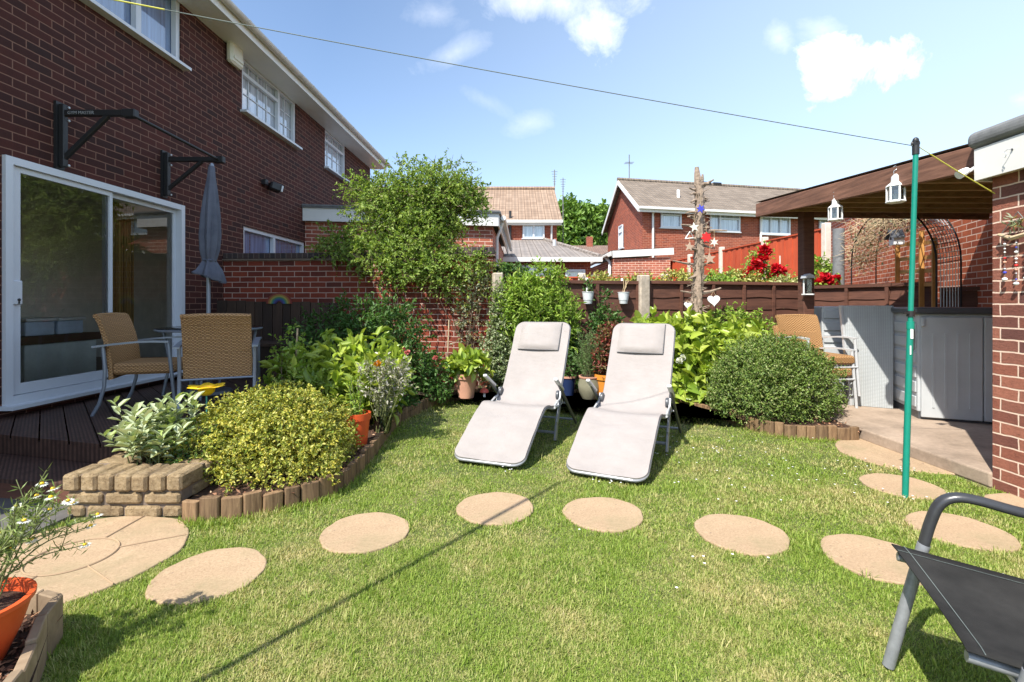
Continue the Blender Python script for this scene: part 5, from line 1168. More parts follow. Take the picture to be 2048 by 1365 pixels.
# ------------------------------------------------------------------ things beyond the side fence: red brick wall, arch, trellis
t = thing('brick_outbuilding', 'tall sunlit red brick wall of the next property seen under the canopy', 'building', (6.7, 9, 0))
mb = MB(); W0 = Vector((5.25, 5.1)); W1 = Vector((6.52, 8.53)); W2 = Vector((7.86, 12.15))
for a, b, h in ((W0, W1, 2.78), (W1, W2, 3.42)):
    mb.quad((*a, 0), (*a, h), (*b, h), (*b, 0)); q = Vector((5, -1.8))
    mb.quad((*b, 0), (*b, h), (*(b+q), h), (*(b+q), 0)); mb.quad((*a, 0), (*(a+q), 0), (*(a+q), h), (*a, h))
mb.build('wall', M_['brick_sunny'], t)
mb = MB()
for a, b, h in ((W0, W1, 2.78), (W1, W2, 3.42)): q = Vector((5, -1.8)); u = Vector((-.1, .04)); mb.prism([tuple(a+u), tuple(a+q), tuple(b+q), tuple(b+u)], h+.002, h+.05)
mb.build('roof', M_['felt'], t)
def wp(px_, py_, off=.25):
    """point in front of that wall by off metres"""
    a = W0+Vector((-.92, .34))*off; k = (px_-CX)/F; u = (W2-W0).normalized(); s = (k*a.y-a.x)/(u.x-k*u.y); p = a+u*s; return Vector((p.x, p.y, CH+(HY-py_)/F*p.y))
t = thing('garden_arch', 'wire garden arch with dry climber stems against the red brick wall', 'arch', (6.2, 8.3, 0))
def archpts(off, x0, x1, ytop, ybase, n=18):
    P = []
    for k in range(n+1):
        a = math.pi*k/n; P.append(wp((x0+x1)/2-(x1-x0)/2*math.cos(a), ybase-(ybase-ytop)*math.sin(a), off))
    a0 = P[0].copy(); a0.z = 0; a1 = P[-1].copy(); a1.z = 0; return [a0]+P+[a1]
h1 = archpts(.25, 1752, 1922, 412, 520); h2 = archpts(.75, 1703, 1873, 418, 528)
for P in (h1, h2): mb = MB(); mb.tube(P, .010, 6); mb.build('hoop', M_['dark'], t)
mb = MB()
for k in range(1, 20, 2): mb.tube([h1[k], h2[k]], .005, 5)
mb.build('rungs', M_['dark'], t)
mb = MB()
for k in range(9, 20):
    for q in (.12, .24, .36, .48, .6, .72, .84): mb.tube([h1[k].lerp(h2[k], q), h1[min(k+1, 20)].lerp(h2[min(k+1, 20)], q)], .0045, 4)
    for q in (0, .5): mb.tube([h1[k].lerp(h1[k+1], q), h2[k].lerp(h2[k+1], q)], .004, 4)
mb.build('mesh', M_['steel'], t)
C = []; 
for k in range(1, 13):
    for _ in range(95): C.append(np.array(h1[k].lerp(h2[k], random.random()))+rng.normal(size=3)*.10)
C = np.array(C); Dd = rng.normal(size=C.shape); sticks(C, C+unit(Dd)*.20, .004, M_['straw'], 'climber_stems', t)
V, f = leaf_np(C[::3], rng.normal(size=C[::3].shape), rng.normal(size=C[::3].shape), .05, .03); np_mesh('climber_leaves', V, f, L_['ivy'], t)
t = thing('trellis', 'honey coloured wooden trellis frame in front of the red brick wall', 'trellis', (*wp(1830, 500, .5).xy, 0))
for px_, y0 in ((1795, 492), (1843, 462), (1869, 476)):
    q = wp(px_, y0, .45); mb = MB(); mb.bar((q.x, q.y, .2), q, .05, .03, up=(.34, .94, 0)); mb.build('upright', M_['trellis'], t)
for y0, y1 in ((491, 484), (520, 514), (545, 541), (570, 569)):
    a = wp(1793, y0, .42); b = wp(1871, y1, .42); mb = MB(); mb.bar(a, b, .022, .05); mb.build('crosspiece', M_['trellis'], t)
t = thing('bird_house', 'small white and black bird house above the trellis', 'bird house', wp(1804, 490, .5))
q = wp(1804, 490, .5); mb = MB(); ca = Vector((.34, .94, 0)); cb = Vector((-.94, .34, 0)); s = .085
mb.extr([q-ca*s, q+ca*s, q+ca*s+Vector((0, 0, .10)), q+Vector((0, 0, .19)), q-ca*s+Vector((0, 0, .10))], cb*.12); mb.build('body', M_['white'], t)
mb = MB(); 
for sg in (-1, 1): mb.extr([q+ca*sg*(s+.03)+Vector((0, 0, .085)), q+ca*sg*(s+.03)+Vector((0, 0, .10)), q+Vector((0, 0, .21)), q+Vector((0, 0, .195))], cb*.16-cb*.0)
mb.build('roof', M_['anthracite'], t)
mb = MB(); mb.lathe(q+cb*.122+Vector((0, 0, .09)), [(.001, .003), (.022, .003), (.022, 0)], 12, Matrix.Rotation(R(-90), 3, 'Y')); mb.build('entrance', M_['black'], t)
t = thing('wooden_pole', 'dark grey round pole standing in front of the red brick wall', 'pole', (*wp(1677, 500, .9).xy, 0))
q = wp(1677, 458, .9); mb = MB(); mb.tube([(q.x, q.y, 0), q], .085, 12); mb.build('shaft', M_['felt'], t)
# ================================================================== POTS, ORNAMENTS
def pot(name, label, c, r, h, mat, rim=True, cat='plant pot', taper=.68, soil=True):
    t = thing(name, label, cat, c); pr = [(.001, 0), (r*taper, 0), (r*.97, h*.86)]
    if rim: pr += [(r*1.04, h*.80), (r*1.06, h), (r*.94, h), (r*.92, h*.86)]
    else: pr += [(r, h), (r*.93, h), (r*.9, h*.86)]
    mb = MB(); mb.lathe((0, 0, 0), pr, 28); mb.build('pot', M_[mat], t, world=False)
    mb = MB(); mb.lathe((0, 0, h*.86), [(.93*r, 0), (.5*r, .008), (.001, .012)], 20); mb.build('soil', M_['mulch'], t, world=False)
    return t
pc1 = g(932, 795, .085); pot('terracotta_pot', 'pale terracotta pot holding lime green hosta by the brick pillar', pc1, .135, .285, 'terracotta')
pc2 = g(715, 890, .085); pot('orange_pot', 'bright orange plastic pot between the gold bush and the log edging', pc2, .098, .255, 'orange', taper=.74)
pc3 = g(766, 866, .085); t = thing('glass_vase', 'clear grey glass jar holding dried stems beside the orange pot', 'jar', pc3)
mb = MB(); mb.lathe((0, 0, 0), [(.001, 0), (.055, 0), (.062, .02), (.085, .15), (.088, .16), (.082, .15), (.058, .02), (.001, .008)], 24); mb.build('jar', M_['jar'], t, world=False)
pc4 = g(1179, 797, .085); t = thing('olive_pot', 'round olive grey glazed pot holding rosemary between the loungers', 'plant pot', pc4)
mb = MB(); mb.lathe((0, 0, 0), [(.001, 0), (.085, 0), (.125, .08), (.135, .16), (.118, .235), (.122, .255), (.108, .255), (.105, .22)], 28); mb.build('pot', M_['olive'], t, world=False); mb = MB(); mb.lathe((0, 0, .225), [(.107, 0), (.001, .012)], 20); mb.build('soil', M_['mulch'], t, world=False)
mb = MB(); mb.lathe((0, 0, 0), [(.118, .235), (.126, .245), (.126, .262), (.110, .262)], 28); mb.build('rim', M_['terracotta'], t, world=False)
pc5 = g(1219, 800, .085); pot('amber_pot', 'amber orange pot holding the red leaved shrub beside the right lounger', (pc5.x-.035, pc5.y+.05, .085), .125, .29, 'amber')
pc6 = g(1143, 798, .085); t = pot('blue_pot', 'small dark blue glazed pot with terracotta rim behind the left lounger armrest', (pc6.x-.01, pc6.y+.25, .085), .095, .22, 'blue_glaze', rim=False)
mb = MB(); mb.lathe((0, 0, 0), [(.090, .205), (.102, .210), (.102, .232), (.086, .232), (.086, .205)], 24); mb.build('rim', M_['terracotta'], t, world=False)
# bowl with daisies at the lower left
bw = Vector((-1.635, 1.47, .088)); t = thing('orange_bowl', 'orange plastic bowl planter in the lower left corner', 'plant pot', bw)
mb = MB(); mb.lathe((0, 0, 0), [(.001, 0), (.06, 0), (.075, .015), (.115, .11), (.138, .188), (.146, .192), (.146, .205), (.130, .205), (.126, .17)], 32); mb.build('bowl', M_['orange'], t, world=False); mb = MB(); mb.lathe((0, 0, .17), [(.127, 0), (.07, .012), (.001, .015)], 20); mb.build('soil', M_['mulch'], t, world=False)
# hanging buckets
for px_, lab, fol in ((1176, 'small grey zinc bucket on the fence with a leafy sprig, left of the concrete post', True), (1247, 'small grey zinc bucket on the fence with bare twigs, nearest the concrete post', False)):
    c = at(px_, 608, 6.66 if fol else 6.84); t = thing('hanging_bucket', lab, 'bucket', c, 0, 'zinc buckets hanging on the fence')
    mb = MB(); mb.lathe((0, 0, 0), [(.001, .0), (.053, 0), (.056, .01), (.060, .05), (.062, .054), (.064, .05), (.078, .152), (.083, .156), (.083, .164), (.074, .164), (.070, .14)], 24); mb.build('bucket', M_['zinc'], t, world=False)
    mb = MB(); mb.lathe((0, 0, .14), [(.07, 0), (.001, .01)], 16); mb.build('soil', M_['mulch'], t, world=False)
    mb = MB(); mb.bar((0, .06, .13), (0, .10, .36), .03, .006, up=(0, 1, 0)); mb.bar((0, .05, .325), (0, .17, .325), .03, .006); mb.build('hanger', M_['white'], t, world=False)
    if fol:
        P = rng.normal(size=(60, 3))*np.array([.035, .03, .05])+np.array([c.x, c.y, c.z+.22]); V, f = leaf_np(P, rng.normal(size=(60, 3))+np.array([0, 0, .7]), rng.normal(size=(60, 3)), .045, .022)
        s_ = thing('potted_sprig', 'leafy green sprig growing in the left fence bucket', 'plant', (c.x, c.y, c.z+.15)); np_mesh('foliage', V, f, L_['dark'], s_)
        mb = MB(); [mb.tube([(c.x, c.y, c.z+.14), (c.x+random.uniform(-.05, .05), c.y, c.z+.30)], .002, 4) for _ in range(5)]; mb.build('stems', M_['twig'], s_)
    else:
        s_ = thing('potted_twigs', 'bare straw coloured twigs standing in the right fence bucket', 'plant', (c.x, c.y, c.z+.15)); mb = MB(); [mb.tube([(c.x+random.uniform(-.02, .02), c.y, c.z+.14), (c.x+random.uniform(-.0, .06), c.y, c.z+.24), (c.x+random.uniform(-.03, .10), c.y, c.z+.33)], .003, 4) for _ in range(6)]; mb.build('stems', M_['straw'], s_)
# toadstool, bird dish, canes
c = g(967, 800, .085); c = Vector((c.x, c.y+.18, .085)); t = thing('toadstool_ornament', 'small red toadstool ornament at the foot of the variegated shrub', 'ornament', c)
mb = MB(); mb.lathe((0, 0, 0), [(.001, 0), (.018, 0), (.012, .05), (.010, .06)], 12); mb.build('stalk', M_['white'], t, world=False); mb = MB(); mb.lathe((0, 0, .055), [(.001, 0), (.055, 0), (.05, .02), (.03, .042), (.001, .05)], 18); mb.build('cap', plain('coral_red_paint', (.6, .10, .08), .4), t, world=False)
c = at(413, 776, 3.50); t = thing('bird_dish', 'yellow flower shaped bird dish on a turquoise stick above the gold bush', 'bird dish', (c.x, c.y, .08))
mb = MB(); vs = []; fs = []; n = 42
for r0, z, wv in ((.001, -.062, 0), (.03, -.058, 0), (.052, -.035, .0), (.060, 0, .03), (.105, .010, .16), (.112, .006, .18), (.108, .002, .17), (.058, -.008, .03), (.047, -.036, 0), (.001, -.052, 0)):
    for k in range(n): a = 2*math.pi*k/n; rr = r0*(1+wv*math.cos(6*a)); vs.append((c.x+rr*math.cos(a), c.y+rr*math.sin(a), c.z+z+.006+wv*.03*math.cos(6*a)))
for i in range(9):
    for k in range(n): fs.append((i*n+k, i*n+(k+1) % n, (i+1)*n+(k+1) % n, (i+1)*n+k))
mb.add(vs, fs, True); mb.build('dish', M_['yellow'], t)
mb = MB(); mb.tube([(c.x, c.y, .05), (c.x, c.y, c.z-.05)], .005, 6); mb.build('stick', M_['turq'], t)
for (px_, py0_, py1_, Y, lab) in ((592, 657, 800, 4.55, 'pale cane standing among the hydrangea leaves behind the gold bush'), (895, 640, 792, 6.05, 'pale cane in front of the brick pillar beside the terracotta pot')):
    a = at(px_+3, py0_, Y); b = Vector((a.x-.03, Y-.03, .08)); mb = MB(); mb.tube([b, a], .008, 7); tag(mb.build('garden_cane', M_['stick']), lab, 'cane')
# ------------------------------------------------------------------ dead tree with ornaments
tb = Vector((2.36, 6.2, .08)); t = thing('dead_tree', 'bare grey dead tree trunk with cut branch stubs hung with ornaments', 'tree', tb)
mb = MB(); path = [(2.34, 6.2, .05), (2.345, 6.2, .9), (2.36, 6.2, 1.4), (2.385, 6.2, 1.9), (2.385, 6.2, 2.4), (2.375, 6.19, 2.68), (2.37, 6.2, 2.78)]
pp = catmull(path, 12); vs = []; fs = []; n = 18; L = len(pp)
for i, p in enumerate(pp):
    q = i/(L-1); r = .072-.030*q
    for k in range(n):
        a = 2*math.pi*k/n; rr = r*(1+.16*math.sin(a*5+i*.35)+.10*math.sin(a*9-i*.9)+random.uniform(-.09, .09)); vs.append((p.x+rr*math.cos(a), p.y+rr*math.sin(a), p.z))
for i in range(L-1):
    for k in range(n): fs.append((i*n+k, i*n+(k+1) % n, (i+1)*n+(k+1) % n, (i+1)*n+k))
fs.append(tuple((L-1)*n+k for k in range(n))); mb.add(vs, fs, False)
mb.tube([(2.37, 6.2, 2.70), (2.355, 6.2, 2.84), (2.35, 6.2, 2.93)], [.055, .040, .026], 8); mb.tube([(2.40, 6.2, 2.68), (2.42, 6.2, 2.78), (2.425, 6.2, 2.84)], [.03, .022, .012], 7)
mb.build('trunk', M_['bark_dead'], t)
def tp(px_, py_, Y=6.2): return at(px_, py_, Y)
stubs = [((1395, 458), (1367, 451)), ((1400, 462), (1417, 444), ), ((1392, 530), (1352, 523)), ((1400, 532), (1426, 527)), ((1392, 588), (1365, 583)), ((1402, 588), (1437, 578)), ((1392, 380), (1380, 376)), ((1400, 378), (1424, 362)), ((1396, 400), (1384, 404)), ((1404, 395), (1412, 400)), ((1404, 428), (1412, 424)), ((1392, 425), (1375, 426)), ((1393, 436), (1377, 434)), ((1404, 490), (1426, 496)), ((1402, 480), (1418, 485)), ((1402, 463), (1447, 462)), ((1392, 478), (1376, 478)), ((1404, 410), (1414, 400)), ((1396, 550), (1380, 556)), ((1402, 515), (1416, 513)), ((1392, 388), (1383, 390)), ((1393, 500), (1380, 497)), ((1400, 372), (1416, 368)), ((1402, 560), (1412, 552)), ((1398, 450), (1410, 470))]
for i, (a, b) in enumerate(stubs):
    A_ = tp(*a, 6.2); dy = random.uniform(-.10, .06); B_ = tp(*b, 6.2+dy); d = B_-A_; B_ = A_+d*1.15; mb = MB(); M1 = A_.lerp(B_, .5)+Vector((random.uniform(-.01, .01), 0, random.uniform(-.015, .015)))
    r = random.uniform(.016, .024); mb.tube([A_, M1, B_], [r*1.1, r*.75, r*.42], 6); mb.build('branch_stub', M_['bark_dead'], t)
for k in range(110):
    z = random.uniform(.7, 2.65); a = random.uniform(math.pi, 2*math.pi)+random.choice((0, .5, -.5)); cx_ = 2.365+.012*(z-1.5); r0 = .070-.014*(z-.7)
    if k == 0: mb = MB()
    A_ = Vector((cx_+r0*.7*math.cos(a), 6.2+r0*.7*math.sin(a), z)); mb.tube([A_, A_+Vector((math.cos(a)*1.3, math.sin(a)*.6, random.uniform(-.4, .6)))*random.uniform(.03, .13)], [.008, .0025], 5)
mb.build('spurs', M_['bark_dead'], t)['kind'] = 'stuff'
def heart(px_, py_, Y, s, lab, tilt=0.0):
    c = at(px_, py_, Y); P = []
    for k in range(40):
        a = 2*math.pi*k/40; x = 16*math.sin(a)**3/16; z = (13*math.cos(a)-5*math.cos(2*a)-2*math.cos(3*a)-math.cos(4*a))/16; P.append((x*math.cos(tilt)-z*math.sin(tilt), x*math.sin(tilt)+z*math.cos(tilt)))
    t = thing('hanging_heart', lab, 'ornament', (c.x, c.y, c.z-s), 0, 'white hanging hearts'); mb = MB(); mb.extr([(c.x+x*s, c.y, c.z+z*s) for x, z in P], (0, .018, 0)); mb.build('heart', M_['white'], t, bevel=.004)
    mb = MB(); mb.tube([(c.x-.5*s, c.y+.009, c.z+.62*s), (c.x-.1*s, c.y+.009, c.z+1.45*s), (c.x+.5*s, c.y+.009, c.z+.62*s)], .0022, 4); mb.build('cord', M_['straw'], t)
heart(1428, 601, 6.08, .076, 'larger white wooden heart hanging right of the dead trunk', .06); heart(1376, 611, 6.08, .046, 'smaller white wooden heart hanging left of the dead trunk', -.1)
def star(px_, py_, Y, s, mat, lab, n=5, inner=.42, rot=0.0, name='hanging_star', grp='star ornaments on the dead tree'):
    c = at(px_, py_, Y); P = []
    for k in range(2*n): a = math.pi*k/n+math.pi/2+rot; r = s if k % 2 == 0 else s*inner; P.append((c.x+r*math.cos(a), c.y, c.z+r*math.sin(a)))
    t = thing(name, lab, 'ornament', (c.x, c.y, c.z-s), 0, grp); mb = MB(); mb.extr(P, (0, .014, 0)); mb.build('shape', mat, t, bevel=.003)
    mb = MB(); mb.tube([(c.x, c.y+.007, c.z+s*.9), (c.x+.004, c.y+.02, c.z+s+.10)], .0018, 4); mb.build('cord', M_['straw'], t)
ws = plain('natural_wood_star', (.42, .30, .22), .7); 
star(1389, 455, 6.05, .066, M_['cream'], 'white star ornament high on the dead trunk, left of the red flower ornament', rot=.15)
star(1379, 494, 6.08, .066, ws, 'natural wood star ornament left of the dead trunk', rot=-.1); star(1420, 518, 6.08, .080, ws, 'larger natural wood star ornament right of the dead trunk, lowest of the stars', rot=.1)
star(1429, 485, 6.08, .060, M_['cream'], 'white six pointed snowflake star ornament right of the dead trunk', 6, .40)
star(1413, 475, 6.08, .070, M_['red'], 'bright red flower ornament hanging right of the dead trunk', 7, .66, name='hanging_flower', grp=None)
star(1402, 418, 6.06, .060, M_['blue'], 'blue star ornament near the top of the dead trunk', 6, .45, rot=.3)
t = thing('hanging_triangle', 'small white triangle ornament hanging from the left stub of the dead tree', 'ornament', tp(1380, 475, 6.1)); c = tp(1380, 470, 6.1)
mb = MB(); mb.tube([c+Vector((-.06, 0, -.05)), c+Vector((0, 0, .04)), c+Vector((.045, 0, -.04)), c+Vector((-.06, 0, -.05))], .008, 5); mb.build('frame', M_['white'], t)
# ================================================================== PLANTS
shrub('gold_euonymus', 'dense golden variegated euonymus mound beside the buff brick planter', 'shrub', (-1.62, 3.38, .08),
      [((-1.68, 3.40, .23), (.53, .46, .34)), ((-1.50, 3.20, .19), (.40, .34, .27)), ((-2.02, 3.30, .17), (.30, .32, .24)), ((-1.66, 3.5, .31), (.36, .36, .28))], 8500, .048, 7, .0185, .0105, L_['euo'], stems=10, up=.5, rnd=.5, ld=.75, shell=.09, bump=.13, zmin=.09, cover=.80)
def stray(parent, lobes, n, tl, L, Wd, mat):
    V, f, tw = sprays(lobes, n, tl, 9, L, Wd, up=.9, rnd=.35, ld=.6, shell=.02, bump=.05, cover=1.0, zmin=.2, sag=.2); np_mesh('stray_shoots', V, f, mat, parent)['kind'] = 'stuff'
stray([o for o in COL.objects if o.name == 'gold_euonymus'][0], [((-1.68, 3.40, .23), (.53, .46, .36)), ((-2.02, 3.30, .17), (.30, .32, .24))], 170, .10, .017, .010, L_['euo'])
sg_ = thing('sage_plant', 'grey green broad leaved sage growing in the buff brick planter', 'plant', (-2.2, 3.05, .2))
Cs = []; Ds = []; Ns = []; Ls = []; mb = MB()
for k in range(34):
    b = Vector((random.uniform(-2.40, -2.10), random.uniform(2.93, 3.22), .20)); hh = random.uniform(.10, .40); tip = b+Vector((random.uniform(-.16, .16), random.uniform(-.14, .10), hh)); tip.x = min(max(tip.x, -2.68), -2.0)
    mb.tube([b, b.lerp(tip, .5)+Vector((random.uniform(-.02, .02), random.uniform(-.02, .02), .01)), tip], [.004, .003, .002], 5)
    nl = 14
    for j in range(nl):
        q = .35+.65*j/(nl-1); p = b.lerp(tip, q); a = j*2.4+random.uniform(-.4, .4); el = .15+.75*(q-.35)/.65
        Cs.append(p); Ds.append((math.cos(a)*math.cos(el), math.sin(a)*math.cos(el), math.sin(el))); Ns.append((-math.cos(a)*.4, -math.sin(a)*.4, 1)); Ls.append(random.uniform(.065, .115)*(1-.25*(q > .93)))
Ls = np.array(Ls); V, f = leaf_np(np.array(Cs), np.array(Ds), np.array(Ns, float), Ls, Ls*.40, .18, .18); np_mesh('foliage', V, f, L_['sage'], sg_); mb.build('stems', M_['twig'], sg_)
shrub('trailing_plant', 'low small leaved green plant trailing between the sage and the gold euonymus', 'plant', (-1.98, 3.1, .2), [((-1.99, 3.12, .25), (.11, .16, .13))], 260, .06, 6, .016, .010, L_['dark'], stems=4)
shrub('hydrangea', 'lime green broad leaved hydrangea mound behind the gold euonymus', 'shrub', (-1.62, 4.72, .1),
      [((-1.55, 4.72, .50), (.42, .34, .34)), ((-1.95, 4.62, .42), (.24, .30, .26)), ((-1.30, 4.50, .38), (.24, .26, .22)), ((-1.62, 4.35, .30), (.32, .2, .2))], 330, .14, 6, .115, .044, L_['hosta'], stems=14, up=.9, rnd=.5, ld=.55, shell=.12, bump=.12, zmin=.12, stemmat=M_['twig'], cover=.8)
shrub('rose_bush', 'thin spiny stems with small dull leaves and buds beside the pale cane', 'shrub', (-2.02, 4.45, .1), [((-2.02, 4.42, .62), (.14, .12, .34)), ((-1.8, 4.3, .40), (.3, .12, .24))], 170, .10, 5, .030, .018, L_['bright'], stems=9, up=1.0, zmin=.2, stemr=.004)
# stems in the orange pot and the jar
for (c_, lab, s1) in ((pc2, 'upright green shoots growing in the bright orange pot', 0), (pc3, 'dried pale flower stems standing in the glass jar', 1)):
    t = thing('pot_shoots' if s1 == 0 else 'dried_flowers', lab, 'plant' if s1 == 0 else 'dried flowers', (c_.x, c_.y, c_.z+.15)); mb = MB(); Cs = []; 
    for k in range(22 if s1 else 16):
        b = Vector((c_.x+random.uniform(-.04, .04), c_.y+random.uniform(-.04, .04), c_.z+.12)); hh = random.uniform(.16, .42) if s1 else random.uniform(.10, .42)
        e = b+Vector((random.uniform(-.10, .14) if s1 else random.uniform(-.08, .05), random.uniform(-.07, .07), hh)); mb.tube([b, b.lerp(e, .5)+Vector((random.uniform(-.02, .02), 0, .02)), e], .0028, 5)
        for j in range(16): q = random.uniform(.25, 1.05); Cs.append(np.array(b.lerp(e, q))+rng.normal(size=3)*(.020 if s1 else .012))
    Cs = np.array(Cs); D = rng.normal(size=Cs.shape)+np.array([0, 0, .6]); V, f = leaf_np(Cs, D, rng.normal(size=Cs.shape), .030 if s1 else .040, .017 if s1 else .012)
    np_mesh('foliage', V, f, L_['dry'] if s1 else L_['bright'], t); mb.build('stems', M_['twig'], t)
c_ = Vector((pc2.x+.10, pc2.y+.32, .1)); t = shrub('osteospermum', 'pale stemmed flowering plant with seed heads and one orange flower above the orange pot', 'plant', c_, [((c_.x, c_.y, .52), (.18, .12, .17)), ((c_.x+.14, c_.y-.05, .58), (.10, .10, .14))], 170, .09, 6, .026, .013, L_['dry'], stems=12, up=1.0, zmin=.34, stemmat=M_['twig'], stemr=.004)
flowers('orange_flower', leafmat('orange_petal', [(.75, .22, .01), (.80, .40, .02)]), t, [(c_.x+.0, c_.y-.12, .70)], .035, 22)
shrub('dark_shrub', 'large dark leafy shrub in shade in front of the garden wall', 'shrub', (-1.95, 6.05, .1),
      [((-1.75, 5.95, .78), (.52, .42, .46)), ((-2.25, 6.0, .62), (.42, .36, .40)), ((-1.4, 5.95, .72), (.30, .32, .42)), ((-1.85, 5.9, .35), (.6, .4, .3))], 1250, .17, 9, .052, .020, L_['dark'], stems=14, up=.8, rnd=.5, ld=.65, bump=.22, zmin=.12)
t = shrub('patio_rose', 'low shaded rose with pink blooms near the garden wall', 'rose bush', (-1.15, 5.7, .1), [((-1.22, 5.62, .42), (.30, .26, .28)), ((-.95, 5.75, .35), (.28, .2, .26))], 420, .09, 6, .036, .024, L_['dark'], stems=9, zmin=.12)
flowers('pink_rose', L_['pink'], t, [at(786, 702, 5.35), at(805, 699, 5.4), at(815, 706, 5.38), at(871, 716, 5.5), at(778, 708, 5.3)], .034, 26)
flowers('orange_rose', leafmat('orange_red_petal', [(.62, .10, .04), (.7, .2, .1)]), t, [at(757, 730, 5.2), at(764, 738, 5.15)], .030, 20)
shrub('bedding_plant', 'low dark green bedding foliage between the pink rose and the pale cane', 'plant', (-.85, 5.65, .1), [((-.92, 5.62, .22), (.24, .16, .15)), ((-1.2, 5.2, .18), (.16, .2, .12))], 300, .05, 6, .030, .020, L_['dark'], stems=6, zmin=.1)
shrub('bedding_plant', 'small grey green seedlings on the bare bark in front of the pink rose', 'plant', (-1.1, 4.9, .1), [((-1.22, 4.75, .14), (.1, .2, .08))], 90, .05, 5, .022, .012, L_['ivy'], stems=3, zmin=.1)
shrub('potted_hosta', 'lime green hosta in the pale terracotta pot', 'plant', (pc1.x, pc1.y, .37), [((pc1.x, pc1.y, .50), (.17, .15, .10)), ((pc1.x+.04, pc1.y-.05, .46), (.20, .14, .08))], 85, .08, 4, .105, .058, L_['hosta'], stems=10, up=.7, rnd=.5, ld=.6, stemmat=M_['twig'], zmin=.38)
t = shrub('wall_climber', 'sparse silvery climber trained up the brick pillar', 'climber', (-.62, 6.45, .1), [((-.58, 6.52, 1.05), (.16, .06, .24)), ((-.50, 6.52, 1.40), (.20, .07, .20)), ((-.62, 6.5, .72), (.12, .05, .18)), ((-.35, 6.5, 1.55), (.16, .07, .12))], 170, .11, 6, .034, .018, L_['ivy'], stems=10, up=.6, stemr=.004)
shrub('variegated_shrub', 'narrow variegated small leaved shrub between the brick pillar and the left lounger', 'shrub', (-.12, 6.15, .1),
      [((-.22, 6.2, .45), (.22, .22, .38)), ((-.05, 6.12, .40), (.26, .22, .34)), ((-.17, 6.25, .85), (.13, .15, .36)), ((-.17, 6.28, 1.2), (.09, .1, .28)), ((.12, 6.05, .28), (.18, .18, .2))], 1700, .07, 7, .026, .015, L_['varieg'], stems=10, zmin=.1, bump=.16)
shrub('pale_green_shrub', 'tall bright green willowy shrub against the fence behind the left lounger', 'shrub', (.33, 6.25, .1),
      [((.32, 6.25, 1.02), (.42, .26, .42)), ((.05, 6.28, 1.15), (.26, .22, .34)), ((.62, 6.3, .95), (.24, .22, .36)), ((.30, 6.25, .60), (.34, .26, .36)), ((.43, 6.3, 1.42), (.20, .16, .20)), ((.20, 6.3, 1.32), (.2, .16, .18))], 1300, .16, 9, .055, .016, L_['bright'], stems=14, up=.9, rnd=.45, ld=.6, bump=.18, zmin=.15)
shrub('evergreen_climber', 'dark glossy climber spilling over the fence top beside the concrete post', 'climber', (-.02, 6.75, .9), [((-.02, 6.8, 1.62), (.24, .14, .13)), ((.02, 6.75, 1.35), (.14, .08, .2))], 300, .06, 6, .035, .022, L_['dark'], stems=5)
# rosemary
t = thing('rosemary', 'upright feathery rosemary in the olive pot between the loungers', 'plant', (pc4.x, pc4.y, .33)); A_ = []; B_ = []
for k in range(46):
    a = np.array([pc4.x+random.uniform(-.05, .05), pc4.y+random.uniform(-.05, .05), .32]); e = a+np.array([random.uniform(-.15, .13), random.uniform(-.1, .1), random.uniform(.22, .58)]); A_.append(a); B_.append(e)
A_ = np.array(A_); B_ = np.array(B_); sticks(A_, B_, .004, M_['bark'], 'stems', t); q = rng.random((46, 110, 1))*.85+.15; C = (A_[:, None]+(B_-A_)[:, None]*q+rng.normal(size=(46, 110, 3))*.004).reshape(-1, 3); D = (np.repeat(unit(B_-A_), 110, 0)*.8+rng.normal(size=C.shape)*.6)
V, f = diamond_np(C, D, rng.normal(size=C.shape), .028, .005); np_mesh('foliage', V, f, L_['rosemary'], t)
shrub('photinia', 'red and bronze leaved shrub growing in the amber pot', 'shrub', (pc5.x-.03, pc5.y+.05, .36), [((pc5.x+.0, pc5.y+.05, .60), (.15, .13, .24)), ((pc5.x+.04, pc5.y+.05, .80), (.12, .11, .15)), ((pc5.x-.02, pc5.y+.05, .47), (.13, .11, .12))], 420, .08, 7, .034, .015, L_['photinia'], stems=10, up=.9, zmin=.38)
shrub('camellia', 'slender glossy green shrub trained up the fence between the two buckets', 'shrub', (1.26, 6.5, .1), [((1.26, 6.5, .98), (.17, .12, .15)), ((1.34, 6.5, .85), (.16, .12, .2)), ((1.24, 6.55, 1.24), (.05, .05, .18)), ((1.14, 6.5, .90), (.12, .1, .12)), ((1.24, 6.5, .65), (.14, .1, .2))], 250, .09, 6, .042, .022, L_['dark'], stems=8, up=.8, stemr=.005)
shrub('blue_pot_plant', 'small green herb in the dark blue pot behind the left lounger', 'plant', (pc6.x, pc6.y+.25, .3), [((pc6.x, pc6.y+.25, .44), (.10, .08, .13))], 110, .07, 6, .03, .018, L_['dark'], stems=5)
shrub('patio_shrub', 'green leafy shrub at the fence foot right behind the left lounger back', 'shrub', (.72, 6.35, .1), [((.78, 6.35, .42), (.16, .14, .32)), ((.70, 6.4, .7), (.10, .1, .16))], 260, .08, 7, .034, .018, L_['dark'], stems=6, zmin=.1)
